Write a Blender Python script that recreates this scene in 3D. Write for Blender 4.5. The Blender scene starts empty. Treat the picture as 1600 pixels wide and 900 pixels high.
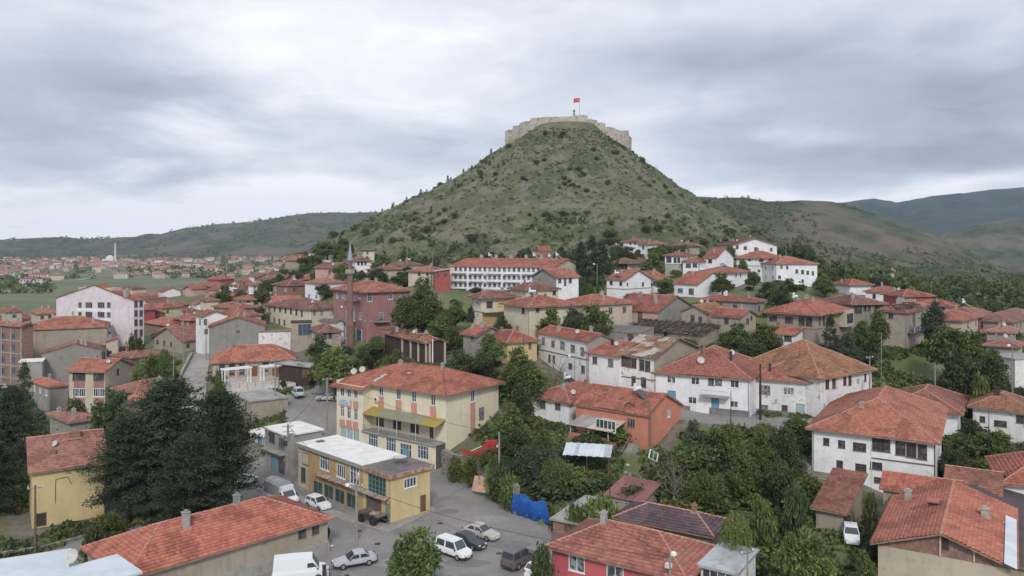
import bpy, math, random
import numpy as np
from mathutils import Vector, Matrix
random.seed(5); np.random.seed(5)
SC = bpy.context.scene; COL = SC.collection
R = math.radians
# ---------------------------------------------------------------- camera
F, HOR, CH = 1230.0, 385.0, 33.0        # focal length in photo pixels, eye level row, drone height
cd = bpy.data.cameras.new("camera"); cam = bpy.data.objects.new("camera", cd); COL.objects.link(cam)
cam.location = (0, 0, CH); cam.rotation_euler = (R(90), 0, 0)
cd.sensor_width = 36; cd.lens = 36*F/1600; cd.shift_y = -(450-HOR)/1600
cd.clip_start = 1; cd.clip_end = 20000
SC.camera = cam
SC.view_settings.view_transform = 'Standard'; SC.view_settings.look = 'None'
SC.view_settings.exposure = 0.42; SC.view_settings.gamma = 1
SC.cycles.max_bounces = 5; SC.cycles.diffuse_bounces = 3; SC.cycles.volume_bounces = 0
SC.cycles.transparent_max_bounces = 8
# ---------------------------------------------------------------- sky and sun
SUN_EL, SUN_AZ = 38.0, 178.0            # azimuth measured clockwise from +Y
W = bpy.data.worlds.new("World"); SC.world = W; W.use_nodes = True
nt = W.node_tree; N = nt.nodes; Lk = nt.links; N.clear()
def nd(t, **k):
    n = N.new(t)
    for a, b in k.items(): setattr(n, a, b)
    return n
def mth(op, a, b=None, c=None, clamp=False):
    n = nd('ShaderNodeMath', operation=op, use_clamp=clamp)
    for i, v in enumerate((a, b, c)):
        if v is None: continue
        if isinstance(v, (int, float)): n.inputs[i].default_value = v
        else: Lk.new(v, n.inputs[i])
    return n.outputs[0]
out = nd('ShaderNodeOutputWorld')
sky = nd('ShaderNodeTexSky', sky_type='NISHITA', sun_disc=False, sun_elevation=R(SUN_EL), sun_rotation=R(SUN_AZ))
bg1 = nd('ShaderNodeBackground'); bg1.inputs[1].default_value = 0.05; Lk.new(sky.outputs[0], bg1.inputs[0])
tc = nd('ShaderNodeTexCoord'); sp = nd('ShaderNodeSeparateXYZ'); Lk.new(tc.outputs['Generated'], sp.inputs[0])
x, y, z = sp.outputs
zz = mth('ADD', mth('MAXIMUM', z, 0.0), 0.16)
cb = nd('ShaderNodeCombineXYZ'); Lk.new(mth('DIVIDE', x, zz), cb.inputs[0]); Lk.new(mth('DIVIDE', y, zz), cb.inputs[1])
def wnoise(scale, det, rough, dist=0.0, off=0.0):
    n = nd('ShaderNodeTexNoise', noise_dimensions='3D'); n.inputs['Scale'].default_value = scale
    n.inputs['Detail'].default_value = det; n.inputs['Roughness'].default_value = rough; n.inputs['Distortion'].default_value = dist
    mp = nd('ShaderNodeMapping'); mp.inputs['Location'].default_value = (off, off*.7, off*.3)
    Lk.new(cb.outputs[0], mp.inputs[0]); Lk.new(mp.outputs[0], n.inputs['Vector']); return n.outputs['Fac']
n1 = wnoise(0.45, 4, .45, .2, 3.1); n2 = wnoise(1.3, 7, .55, .5, 8.3); n3 = wnoise(3.6, 6, .55, .8, 1.7)
az = mth('ARCTAN2', x, y); el = mth('ARCSINE', z)
azd = mth('ADD', az, mth('MULTIPLY', mth('SUBTRACT', n2, .5), .35)); eld = mth('ADD', el, mth('MULTIPLY', mth('SUBTRACT', n1, .5), .16))
v = mth('ADD', 0.67, mth('MULTIPLY', mth('SUBTRACT', n1, .5), 0.9)); v = mth('ADD', v, mth('MULTIPLY', mth('SUBTRACT', n2, .5), .85)); v = mth('ADD', v, mth('MULTIPLY', mth('SUBTRACT', n3, .5), .34))
# cloud masses of the overcast: (azimuth px, row, width px, height px, amount)
for bx, by, bw, bh, am in [(180, 125, 190, 60, -.30), (120, 250, 220, 60, -.16), (420, 60, 200, 90, .12), (700, 215, 150, 45, -.16),
                           (1400, 235, 260, 50, -.30), (1150, 120, 260, 40, -.13), (1480, 150, 160, 35, -.15), (1000, 40, 300, 45, .12), (1150, 288, 130, 18, .48),
                           (1400, 302, 160, 15, .50), (540, 325, 150, 30, .46), (150, 350, 360, 50, .42), (370, 260, 130, 70, .06), (1250, 215, 100, 12, .14)]:
    a0 = math.atan((bx-800)/F); e0 = math.atan((HOR-by)/F*math.cos(a0))
    g = mth('ADD', mth('POWER', mth('ABSOLUTE', mth('DIVIDE', mth('SUBTRACT', azd, a0), bw/F)), 2.0),
            mth('POWER', mth('ABSOLUTE', mth('DIVIDE', mth('SUBTRACT', eld, e0), bh/F)), 2.0))
    v = mth('ADD', v, mth('MULTIPLY', mth('EXPONENT', mth('MULTIPLY', g, -1.0)), am*1.45))
cr = nd('ShaderNodeValToRGB'); e = cr.color_ramp.elements
e[0].position = .15; e[0].color = (.295, .33, .40, 1); e[1].position = 1.02; e[1].color = (.87, .875, .92, 1)
q = cr.color_ramp.elements.new(.42); q.color = (.415, .455, .535, 1)
q = cr.color_ramp.elements.new(.66); q.color = (.595, .63, .70, 1)
q = cr.color_ramp.elements.new(.84); q.color = (.735, .76, .81, 1)
Lk.new(v, cr.inputs[0])
bg2 = nd('ShaderNodeBackground'); bg2.inputs[1].default_value = 1.0; Lk.new(cr.outputs[0], bg2.inputs[0])
mx = nd('ShaderNodeMixShader'); mx.inputs[0].default_value = .94
Lk.new(bg1.outputs[0], mx.inputs[1]); Lk.new(bg2.outputs[0], mx.inputs[2]); Lk.new(mx.outputs[0], out.inputs[0])
sl = bpy.data.lights.new("sun", 'SUN'); sl.energy = 1.5; sl.angle = R(10); sl.color = (1, .965, .91)
so = bpy.data.objects.new("sun", sl); COL.objects.link(so)
a = R(SUN_AZ); d = Vector((math.sin(a)*math.cos(R(SUN_EL)), math.cos(a)*math.cos(R(SUN_EL)), math.sin(R(SUN_EL))))
so.rotation_euler = d.to_track_quat('Z', 'Y').to_euler(); so.location = (-60, -60, 120)
# ---------------------------------------------------------------- materials
MT = {}
def mat(name, c1, c2=None, scale=.6, rough=.9, c3=None, scale3=3.0, f3=.5, bump=0.0, bscale=8, metal=0, streak=0, uvrand=0, island=0, objrand=0, trans=0, spec=.3, thr=(.4, .62), thr3=(.5, .65), alpha=None):
    m = bpy.data.materials.new(name); m.use_nodes = True; t = m.node_tree; b = t.nodes['Principled BSDF']; L = t.links.new
    b.inputs['Roughness'].default_value = rough; b.inputs['Metallic'].default_value = metal; b.inputs['Specular IOR Level'].default_value = spec
    geo = t.nodes.new('ShaderNodeNewGeometry')
    def noise(sc, det=5, stretch=None):
        n = t.nodes.new('ShaderNodeTexNoise'); n.inputs['Scale'].default_value = sc; n.inputs['Detail'].default_value = det; n.inputs['Roughness'].default_value = .6
        if stretch:
            mp = t.nodes.new('ShaderNodeMapping'); mp.inputs['Scale'].default_value = stretch; L(geo.outputs['Position'], mp.inputs[0]); L(mp.outputs[0], n.inputs['Vector'])
        else: L(geo.outputs['Position'], n.inputs['Vector'])
        return n.outputs['Fac']
    def rng(f, lo, hi):
        n = t.nodes.new('ShaderNodeMapRange'); n.inputs['From Min'].default_value = lo; n.inputs['From Max'].default_value = hi; n.interpolation_type = 'SMOOTHSTEP'; L(f, n.inputs['Value']); return n.outputs[0]
    def mix(f, a, bb, k=1.0, mode='MIX'):
        n = t.nodes.new('ShaderNodeMix'); n.data_type = 'RGBA'; n.blend_type = mode
        if k != 1.0:
            q = t.nodes.new('ShaderNodeMath'); q.operation = 'MULTIPLY'; q.inputs[1].default_value = k; L(f, q.inputs[0]); f = q.outputs[0]
        if isinstance(f, float): n.inputs[0].default_value = f
        else: L(f, n.inputs[0])
        for s, vv in ((6, a), (7, bb)):
            if isinstance(vv, tuple): n.inputs[s].default_value = (*vv, 1)
            else: L(vv, n.inputs[s])
        return n.outputs[2]
    c = c1
    if c2: c = mix(rng(noise(scale), *thr), c1, c2)
    if c3: c = mix(rng(noise(scale3, 8 if name in ('hill', 'farhill', 'bluehill') else 5), *thr3), c, c3, f3)
    if streak: c = mix(rng(noise(1.6, 4, (1, 1, .12)), .5, .75), c, tuple(x*.45 for x in c1), streak)
    def hsvr(val, c, dv, dh):
        n = t.nodes.new('ShaderNodeHueSaturation')
        q = t.nodes.new('ShaderNodeMapRange'); q.inputs['To Min'].default_value = 1-dv; q.inputs['To Max'].default_value = 1+dv; L(val, q.inputs['Value']); L(q.outputs[0], n.inputs['Value'])
        q = t.nodes.new('ShaderNodeMapRange'); q.inputs['To Min'].default_value = .5-dh; q.inputs['To Max'].default_value = .5+dh; L(val, q.inputs['Value']); L(q.outputs[0], n.inputs['Hue'])
        if isinstance(c, tuple): n.inputs['Color'].default_value = (*c, 1)
        else: L(c, n.inputs['Color'])
        return n.outputs[0]
    if uvrand:
        u = t.nodes.new('ShaderNodeUVMap'); s = t.nodes.new('ShaderNodeSeparateXYZ'); L(u.outputs[0], s.inputs[0])
        c = hsvr(s.outputs[0], c, uvrand, .012)
    if island: c = hsvr(geo.outputs['Random Per Island'], c, island, .02)
    if objrand:
        o = t.nodes.new('ShaderNodeObjectInfo'); c = hsvr(o.outputs['Random'], c, objrand, .005 if uvrand else .02)
    if isinstance(c, tuple): b.inputs['Base Color'].default_value = (*c, 1)
    else: L(c, b.inputs['Base Color'])
    if bump:
        bn = t.nodes.new('ShaderNodeBump'); bn.inputs['Strength'].default_value = min(1, bump*4); bn.inputs['Distance'].default_value = bump; L(noise(bscale), bn.inputs['Height']); L(bn.outputs[0], b.inputs['Normal'])
    if trans:
        b.inputs['Transmission Weight'].default_value = 0
        tr = t.nodes.new('ShaderNodeBsdfTranslucent'); ms = t.nodes.new('ShaderNodeMixShader'); ms.inputs[0].default_value = trans
        if isinstance(c, tuple): tr.inputs[0].default_value = (*c, 1)
        else: L(c, tr.inputs[0])
        L(b.outputs[0], ms.inputs[1]); L(tr.outputs[0], ms.inputs[2]); L(ms.outputs[0], t.nodes['Material Output'].inputs[0])
    MT[name] = m; return m
def plaster(name, c, d=None, amt=.5, streak=.25):
    d = d or tuple(x*.62 for x in c)
    return mat(name, c, tuple(x*.9 for x in c), .35, .92, d, 1.1, amt, bump=.01, bscale=3, streak=streak, thr3=(.54, .7))
plaster('white', (.80, .80, .82), (.55, .52, .49), .55); plaster('white_old', (.74, .73, .72), (.38, .34, .30), .95, .4); plaster('cream', (.62, .56, .43)); plaster('tan', (.37, .32, .26), None, .6, .4)
plaster('grey', (.29, .275, .25), None, .6, .4); plaster('pink', (.55, .35, .31)); plaster('salmon', (.56, .23, .16), (.42, .18, .13)); plaster('yellow', (.60, .49, .26), (.48, .41, .27))
plaster('schoolcream', (.76, .69, .52), (.62, .56, .43), .3, .12); plaster('schoolpink', (.58, .30, .25)); plaster('red', (.36, .10, .09)); plaster('beige', (.52, .45, .36))
plaster('ochre', (.46, .33, .17), (.3, .22, .12), .8, .4); plaster('hotpink', (.52, .12, .14), (.4, .1, .1)); plaster('lilac', (.70, .63, .66)); plaster('redpink', (.35, .18, .175), (.27, .14, .14))
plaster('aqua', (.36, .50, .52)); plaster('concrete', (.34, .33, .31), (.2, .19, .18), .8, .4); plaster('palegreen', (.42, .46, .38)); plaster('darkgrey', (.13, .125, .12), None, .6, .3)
mat('stone', (.42, .37, .31), (.26, .22, .19), 1.4, .95, (.5, .47, .42), 3, .6, bump=.05, bscale=2.2)
mat('brick', (.27, .15, .12), (.21, .13, .11), 1.2, .95, (.36, .3, .26), 3, .5, bump=.03, bscale=5)
def tiles(name, c, old, amt=.6):
    return mat(name, c, tuple(x*.74 for x in c), .33, .85, old, .9, amt, uvrand=.15, objrand=.13, bump=.01, bscale=10, thr=(.52, .555), thr3=(.52, .70))
tiles('tile_new', (.35, .138, .102), (.28, .135, .105), .5); tiles('tile_mid', (.32, .130, .102), (.21, .12, .10), .65)
tiles('tile_old', (.27, .125, .095), (.16, .11, .085), .85); tiles('tile_dusty', (.32, .155, .125), (.24, .15, .125), .6)
tiles('tile_moss', (.29, .14, .09), (.13, .105, .065), .95); tiles('tile_purple', (.115, .08, .095), (.2, .09, .08), .35)
tiles('tile_bright', (.41, .150, .108), (.35, .15, .115), .4); tiles('tile_brown', (.23, .12, .10), (.16, .11, .09), .6)
mat('ridge', (.46, .25, .19), (.36, .16, .12), 2.5, .9, (.55, .47, .4), 5, .5)
mat('flatroof', (.17, .15, .145), (.12, .11, .105), .5, .95, (.26, .22, .19), 2.2, .5, bump=.02)
mat('whiteroof', (.74, .73, .70), (.66, .64, .60), .5, .8, (.36, .33, .30), 1.0, .5, bump=.01, thr3=(.60, .72))
mat('greyroof', (.34, .33, .31), (.24, .23, .22), .5, .9, (.45, .42, .4), 2, .5)
mat('metalsheet', (.50, .53, .55), (.42, .44, .45), .8, .5, (.30, .20, .14), 1.4, .45, metal=.3, spec=.5)
mat('bluesheet', (.64, .69, .72), (.55, .60, .64), .4, .45, metal=.2, spec=.5)
mat('rustsheet', (.14, .07, .05), (.28, .17, .11), .5, .8, (.45, .43, .40), .32, .9, thr3=(.5, .6))
mat('glass', (.05, .058, .068), (.13, .14, .15), .9, rough=.12, spec=.8, thr=(.5, .58)); mat('glass_blue', (.08, .12, .17), (.05, .07, .1), 1.2, rough=.15, spec=.8)
mat('curtain', (.30, .31, .32), (.05, .06, .07), 1.7, .35, spec=.6, thr=(.45, .55)); mat('glass_green', (.05, .10, .085), (.03, .05, .05), .8, .15, spec=.7)
mat('frame_white', (.72, .73, .74), rough=.5); mat('frame_brown', (.15, .10, .08), (.11, .08, .065), 3, .7); mat('frame_grey', (.22, .22, .22), rough=.6)
mat('frame_green', (.16, .30, .27), rough=.6); mat('door_blue', (.12, .36, .52), (.1, .3, .44), 2, .6); mat('door_aqua', (.36, .52, .56), (.3, .44, .48), 2, .6)
mat('door_brown', (.20, .09, .05), (.15, .07, .04), 3, .7); mat('garage_purple', (.17, .13, .14), (.13, .1, .11), 2, .7)
mat('wood', (.16, .12, .09), (.10, .075, .06), 2, .9, (.24, .21, .18), 5, .5); mat('oldwood', (.10, .078, .062), (.055, .042, .035), 1.2, .95, (.24, .205, .175), 3.0, .6, island=.45)
mat('wood_dark', (.07, .045, .035), (.05, .035, .03), 2, .9); mat('trim', (.20, .15, .12), rough=.8); mat('fascia', (.30, .22, .17), (.2, .15, .12), 2, .85)
mat('pole', (.29, .27, .25), (.23, .215, .2), 2, .9); mat('metal', (.35, .35, .36), rough=.45, metal=.6); mat('metal_white', (.75, .76, .76), rough=.4); mat('metal_dark', (.05, .05, .055), rough=.5)
mat('dish', (.48, .47, .45), rough=.5); mat('tank', (.72, .73, .74), rough=.35); mat('panel', (.02, .025, .045), rough=.15, spec=.8)
mat('brickchim', (.30, .17, .12), (.22, .14, .11), 4, .95); mat('plastchim', (.42, .38, .34), (.3, .26, .23), 3, .95)
mat('street', (.250, .235, .222), (.205, .195, .185), .12, .92, (.30, .28, .26), .55, .5, bump=.012, bscale=6)
mat('pavement', (.34, .32, .29), (.28, .26, .24), .6, .92, (.22, .2, .18), 2.5, .4); mat('plaza', (.52, .46, .40), (.45, .40, .35), .7, .85, (.36, .32, .28), 2.5, .4)
mat('patch_dark', (.17, .16, .152), (.205, .195, .185), .9, .92); mat('patch_pale', (.30, .285, .27), (.25, .24, .225), .9, .92); mat('crack', (.12, .115, .11), rough=.95)
mat('ground', (.095, .125, .045), (.14, .145, .07), .10, .97, (.17, .145, .105), .22, .75, bump=.12, bscale=1.6, thr=(.38, .62), thr3=(.53, .66))
mat('yard', (.20, .175, .145), (.14, .125, .1), .5, .97, (.09, .10, .05), .8, .7, bump=.06, bscale=2)
mat('fieldgreen', (.10, .135, .062), (.15, .155, .090), .02, .98, (.18, .165, .115), .009, .75, thr=(.45, .55), thr3=(.50, .58))
mat('hill', (.128, .128, .076), (.078, .095, .044), .035, .97, (.19, .172, .135), .12, .75, bump=1.3, bscale=.4, thr=(.46, .58), thr3=(.50, .60))
mat('farhill', (.085, .088, .052), (.040, .056, .030), .045, .98, (.15, .118, .090), .010, .85, bump=3, bscale=.08, thr=(.44, .60), thr3=(.46, .62))
mat('bluehill', (.045, .062, .050), (.022, .036, .030), .012, .98, (.07, .075, .06), .006, .6, bump=5, bscale=.03)
mat('castle', (.50, .45, .39), (.43, .38, .33), .25, .95, (.30, .26, .21), .35, .85, bump=.12, bscale=1.2, streak=.4, thr3=(.48, .6))
mat('rock', (.20, .18, .145), (.14, .13, .10), .5, .95, (.13, .13, .08), 1.2, .5, bump=.1)
mat('rubble', (.30, .27, .24), (.22, .19, .17), 1.5, .95, island=.35)
LF = dict(rough=.75, island=.42, objrand=.22, trans=.28, spec=.25)
mat('leaf', (.140, .172, .056), (.102, .132, .046), .5, **LF); mat('leaf_light', (.185, .215, .070), (.14, .17, .055), .5, **LF)
mat('leaf_dark', (.100, .126, .050), (.076, .100, .042), .5, **LF); mat('needle', (.075, .092, .054), (.056, .073, .043), .4, **LF)
mat('leaf_grey', (.105, .125, .075), (.075, .09, .05), .5, **LF); mat('leaf_yellow', (.16, .18, .05), (.12, .14, .04), .5, **LF)
mat('weed', (.13, .17, .055), (.06, .085, .025), .3, .9, (.16, .14, .075), .25, .7, island=.4, trans=.2)
mat('bark', (.12, .09, .07), (.08, .06, .05), 3, .95); mat('twig', (.20, .17, .14), (.13, .11, .09), 2, .95)
for n_, c_ in dict(paint_white=(.74, .75, .77), paint_silver=(.42, .44, .47), paint_dark=(.035, .042, .05), paint_champ=(.45, .43, .40), paint_grey=(.12, .12, .13), paint_blue=(.5, .55, .62)).items():
    mat(n_, c_, rough=.3, spec=.5)
mat('carglass', (.045, .052, .06), rough=.06, spec=.9); mat('tyre', (.025, .025, .025), rough=.85); mat('rim', (.35, .35, .36), rough=.4, metal=.5); mat('plastic', (.05, .05, .052), rough=.6)
mat('lamp_glass', (.75, .76, .72), rough=.15, spec=.8); mat('lamp_red', (.4, .02, .02), rough=.2); mat('plate', (.7, .7, .68), rough=.5)
mat('canvas', (.30, .31, .32), (.25, .26, .27), 1.2, .8, bump=.03, bscale=2); mat('tarp_blue', (.015, .10, .40), (.012, .08, .32), .8, .45, bump=.08, bscale=1.4, spec=.5)
mat('tarp_red', (.46, .035, .045), (.36, .05, .05), 1, .6); mat('board', (.50, .33, .24), (.42, .28, .2), 1.2, .85); mat('bronze', (.045, .045, .05), rough=.6)
mat('flag_red', (.55, .02, .04), rough=.7); mat('flag_white', (.8, .8, .8), rough=.7); mat('awning_yellow', (.42, .32, .09), (.40, .30, .10), 1, .6); mat('awning_green', (.32, .31, .23), (.26, .27, .19), .8, .7)
mat('sign_white', (.6, .64, .7), rough=.5); mat('sign_blue', (.12, .25, .5), rough=.5); mat('rusttrim', (.30, .13, .09), (.42, .34, .28), 1.5, .85); mat('spire', (.30, .36, .40), (.25, .3, .33), 2, .5)
mat('minaret_brick', (.24, .13, .11), (.18, .11, .09), 1.5, .9, (.32, .24, .2), 4, .4); mat('brownsheet', (.075, .055, .055), (.06, .045, .045), .6, .6, (.12, .08, .07), 1.5, .5); mat('farwhite', (.6, .58, .55), rough=.9); mat('fartile', (.30, .14, .11), rough=.9, objrand=.2); mat('farwin', (.06, .06, .07), rough=.5)
mat('skirt', (.22, .21, .20), (.15, .145, .14), .8, .95); mat('roughstone', (.27, .25, .22), (.17, .155, .14), 1.6, .95, bump=.08, bscale=1.8)
# ---------------------------------------------------------------- mesh helpers
def fin(o, parent=None, label=None, cat=None, group=None, kind=None):
    if o.name not in COL.objects: COL.objects.link(o)
    if parent is not None: o.parent = parent
    if label: o['label'] = label
    if cat: o['category'] = cat
    if group: o['group'] = group
    if kind: o['kind'] = kind
    return o
def thing(name, loc, rz, label, cat, group=None):
    o = bpy.data.objects.new(name, None); o.empty_display_size = .3; o.location = loc; o.rotation_euler = (0, 0, rz)
    return fin(o, None, label, cat, group)
def npmesh(name, V, Q, mats, mi=None, uv=None, smooth=False):
    V = np.asarray(V, dtype=np.float32); Q = np.asarray(Q, dtype=np.int32); k = Q.shape[1]
    me = bpy.data.meshes.new(name); me.vertices.add(len(V)); me.vertices.foreach_set('co', V.ravel())
    me.loops.add(Q.size); me.loops.foreach_set('vertex_index', Q.ravel())
    me.polygons.add(len(Q)); me.polygons.foreach_set('loop_start', np.arange(0, Q.size, k, dtype=np.int32)); me.polygons.foreach_set('loop_total', np.full(len(Q), k, dtype=np.int32))
    for m in mats: me.materials.append(MT[m])
    if mi is not None: me.polygons.foreach_set('material_index', np.asarray(mi, dtype=np.int32))
    if smooth: me.polygons.foreach_set('use_smooth', np.ones(len(Q), dtype=bool))
    if uv is not None:
        l = me.uv_layers.new(name='UVMap'); l.data.foreach_set('uv', np.repeat(np.asarray(uv, dtype=np.float32), k, axis=0).ravel())
    me.update(calc_edges=True); me.validate(); return me
class MB:
    def __init__(s): s.V = []; s.Fc = []; s.M = []; s.mats = []
    def mi(s, m):
        if m not in s.mats: s.mats.append(m)
        return s.mats.index(m)
    def face(s, pts, m):
        b = len(s.V); s.V += [tuple(p) for p in pts]; s.Fc.append(list(range(b, b+len(pts)))); s.M.append(s.mi(m)); return s
    def box(s, c, d, m, rz=0, mx=None):
        hx, hy, hz = d[0]/2, d[1]/2, d[2]/2; b = len(s.V); ca, sa = math.cos(rz), math.sin(rz)
        for dx, dy, dz in ((-1, -1, -1), (1, -1, -1), (1, 1, -1), (-1, 1, -1), (-1, -1, 1), (1, -1, 1), (1, 1, 1), (-1, 1, 1)):
            p = Vector((dx*hx, dy*hy, dz*hz))
            if mx is not None: p = mx @ p
            s.V.append((c[0]+p.x*ca-p.y*sa, c[1]+p.x*sa+p.y*ca, c[2]+p.z))
        for f in ((0, 3, 2, 1), (4, 5, 6, 7), (0, 1, 5, 4), (1, 2, 6, 5), (2, 3, 7, 6), (3, 0, 4, 7)): s.Fc.append([b+i for i in f]); s.M.append(s.mi(m))
        return s
    def bb(s, a, b, m): return s.box([(a[i]+b[i])/2 for i in range(3)], [abs(b[i]-a[i]) for i in range(3)], m)
    def tube(s, p0, p1, r0, r1, m, n=8, cap=True):
        p0 = Vector(p0); p1 = Vector(p1); d = (p1-p0).normalized(); u = d.orthogonal().normalized(); w = d.cross(u); b = len(s.V)
        for p, r in ((p0, r0), (p1, r1)):
            for i in range(n):
                a = 2*math.pi*i/n; s.V.append(tuple(p+u*(r*math.cos(a))+w*(r*math.sin(a))))
        for i in range(n):
            j = (i+1) % n; s.Fc.append([b+i, b+j, b+n+j, b+n+i]); s.M.append(s.mi(m))
        if cap: s.Fc.append([b+n+i for i in range(n)]); s.M.append(s.mi(m)); s.Fc.append([b+n-1-i for i in range(n)]); s.M.append(s.mi(m))
        return s
    def path(s, pts, rs, m, n=6):
        for i in range(len(pts)-1): s.tube(pts[i], pts[i+1], rs[i], rs[i+1], m, n, cap=(i == len(pts)-2))
        return s
    def lathe(s, c, prof, m, n=14):
        b = len(s.V)
        for r, zz in prof:
            for i in range(n): a = 2*math.pi*i/n; s.V.append((c[0]+r*math.cos(a), c[1]+r*math.sin(a), c[2]+zz))
        for k in range(len(prof)-1):
            for i in range(n):
                j = (i+1) % n; s.Fc.append([b+k*n+i, b+k*n+j, b+(k+1)*n+j, b+(k+1)*n+i]); s.M.append(s.mi(m))
        s.Fc.append([b+(len(prof)-1)*n+i for i in range(n)]); s.M.append(s.mi(m)); return s
    def prism(s, poly, z0, z1, m, mtop=None):
        n = len(poly); b = len(s.V)
        s.V += [(p[0], p[1], z0) for p in poly]+[(p[0], p[1], z1) for p in poly]
        for i in range(n): j = (i+1) % n; s.Fc.append([b+i, b+j, b+n+j, b+n+i]); s.M.append(s.mi(m))
        s.Fc.append([b+n+i for i in range(n)]); s.M.append(s.mi(mtop or m)); s.Fc.append([b+n-1-i for i in range(n)]); s.M.append(s.mi(m)); return s
    def mesh(s, name, smooth=False):
        me = bpy.data.meshes.new(name); me.from_pydata(s.V, [], s.Fc)
        for m in s.mats: me.materials.append(MT[m])
        me.polygons.foreach_set('material_index', s.M)
        if smooth: me.polygons.foreach_set('use_smooth', [True]*len(s.Fc))
        me.update(); return me
    def build(s, name, parent=None, smooth=False, **k):
        return fin(bpy.data.objects.new(name, s.mesh(name, smooth)), parent, **k)
# lattice noise for terrain
def _h(ix, iy, sd):
    n = (ix*374761393 + iy*668265263 + sd*1442695041) & 0xffffffff
    n = ((n ^ (n >> 13))*1274126177) & 0xffffffff; return ((n ^ (n >> 16)) & 0xffff)/65535.0
def vnoise(x, y, sd=0):
    x = np.asarray(x, float); y = np.asarray(y, float); ix = np.floor(x).astype(np.int64); iy = np.floor(y).astype(np.int64); fx = x-ix; fy = y-iy
    fx = fx*fx*(3-2*fx); fy = fy*fy*(3-2*fy)
    return (_h(ix, iy, sd)*(1-fx)+_h(ix+1, iy, sd)*fx)*(1-fy)+(_h(ix, iy+1, sd)*(1-fx)+_h(ix+1, iy+1, sd)*fx)*fy
def fbm(x, y, sc, oc=5, sd=0, ridge=False):
    t = 0; a = 1; tot = 0
    for o in range(oc):
        n = vnoise(np.asarray(x)*sc*2**o, np.asarray(y)*sc*2**o, sd+o)
        if ridge: n = 1-abs(2*n-1)
        t = t+a*n; tot += a; a *= .5
    return t/tot
def PW(px, py, Z): return Vector(((px-800)/F*Z, Z, CH-(py-HOR)*Z/F))
def zat(py, Z): return CH-(py-HOR)*Z/F
# ---------------------------------------------------------------- buildings
WCACHE = {}
FR = {'w': 'frame_white', 'b': 'frame_brown', 'g': 'frame_grey', 'G': 'frame_green'}
def wmesh(w, h, st):
    key = (round(w, 2), round(h, 2), st)
    if key in WCACHE: return WCACHE[key]
    fm = FR[st[0]]; near = '0' not in st; m = MB(); t = .075; d0, d1 = -.015, .12
    m.bb((-w/2, d0, -h/2), (-w/2+t, d1, h/2), fm).bb((w/2-t, d0, -h/2), (w/2, d1, h/2), fm)
    m.bb((-w/2+t, d0, -h/2), (w/2-t, d1, -h/2+t), fm).bb((-w/2+t, d0, h/2-t), (w/2-t, d1, h/2), fm)
    nv = int(st[1]) if len(st) > 1 and st[1].isdigit() else (1 if w < 1.5 else 2)
    for i in range(nv):
        x = -w/2+w*(i+1)/(nv+1); m.bb((x-.035, .03, -h/2+t), (x+.035, .11, h/2-t), fm)
    if 't' in st:
        zt = h*.18; m.bb((-w/2+t, .035, zt-.03), (w/2-t, .105, zt+.03), fm)
    if 'x' in st:
        for k in (1, 2, 3):
            zt = -h/2+h*k/4; m.bb((-w/2+t, .035, zt-.02), (w/2-t, .105, zt+.02), fm)
    if 'a' in st:    # arched head
        pts = [(-w/2, -.01, h/2)]+[(w/2*math.cos(a), -.01, h/2+w/2*.55*math.sin(a)) for a in np.linspace(math.pi, 0, 9)]; m.face(pts[::-1], 'frame_brown')
    if near: m.bb((-w/2-.06, -.07, -h/2-.07), (w/2+.06, .02, -h/2), fm if st[0] == 'w' else 'trim')
    f = m.mesh('window')
    gm = 'curtain' if 'c' in st else ('glass_blue' if 'u' in st else ('glass_green' if 'e' in st else 'glass'))
    p = MB().face([(-w/2+.01, .08, -h/2+.01), (w/2-.01, .08, -h/2+.01), (w/2-.01, .08, h/2-.01), (-w/2+.01, .08, h/2-.01)], gm).mesh('pane')
    WCACHE[key] = (f, p); return f, p
def dmesh(w, h, mname):
    key = ('d', round(w, 2), round(h, 2), mname)
    if key in WCACHE: return WCACHE[key]
    m = MB(); m.bb((-w/2, -.01, -h/2), (-w/2+.08, .12, h/2), 'trim').bb((w/2-.08, -.01, -h/2), (w/2, .12, h/2), 'trim').bb((-w/2+.08, -.01, h/2-.08), (w/2-.08, .12, h/2), 'trim')
    m.bb((-w/2+.08, .03, -h/2), (w/2-.08, .1, h/2-.08), mname)
    n = max(1, int(w/.6))
    for i in range(n):
        a0 = -w/2+.12+(w-.24)*i/n; a1 = -w/2+.12+(w-.24)*(i+1)/n
        for z0, z1 in ((-h*.42, -h*.05), (.02*h, h*.40)): m.bb((a0+.05, .015, z0), (a1-.05, .03, z1), mname)
    hd = MB().box((w*.32, -.03, -.05), (.12, .05, .04), 'metal').mesh('handle')
    WCACHE[key] = (m.mesh('door'), hd); return WCACHE[key]
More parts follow.
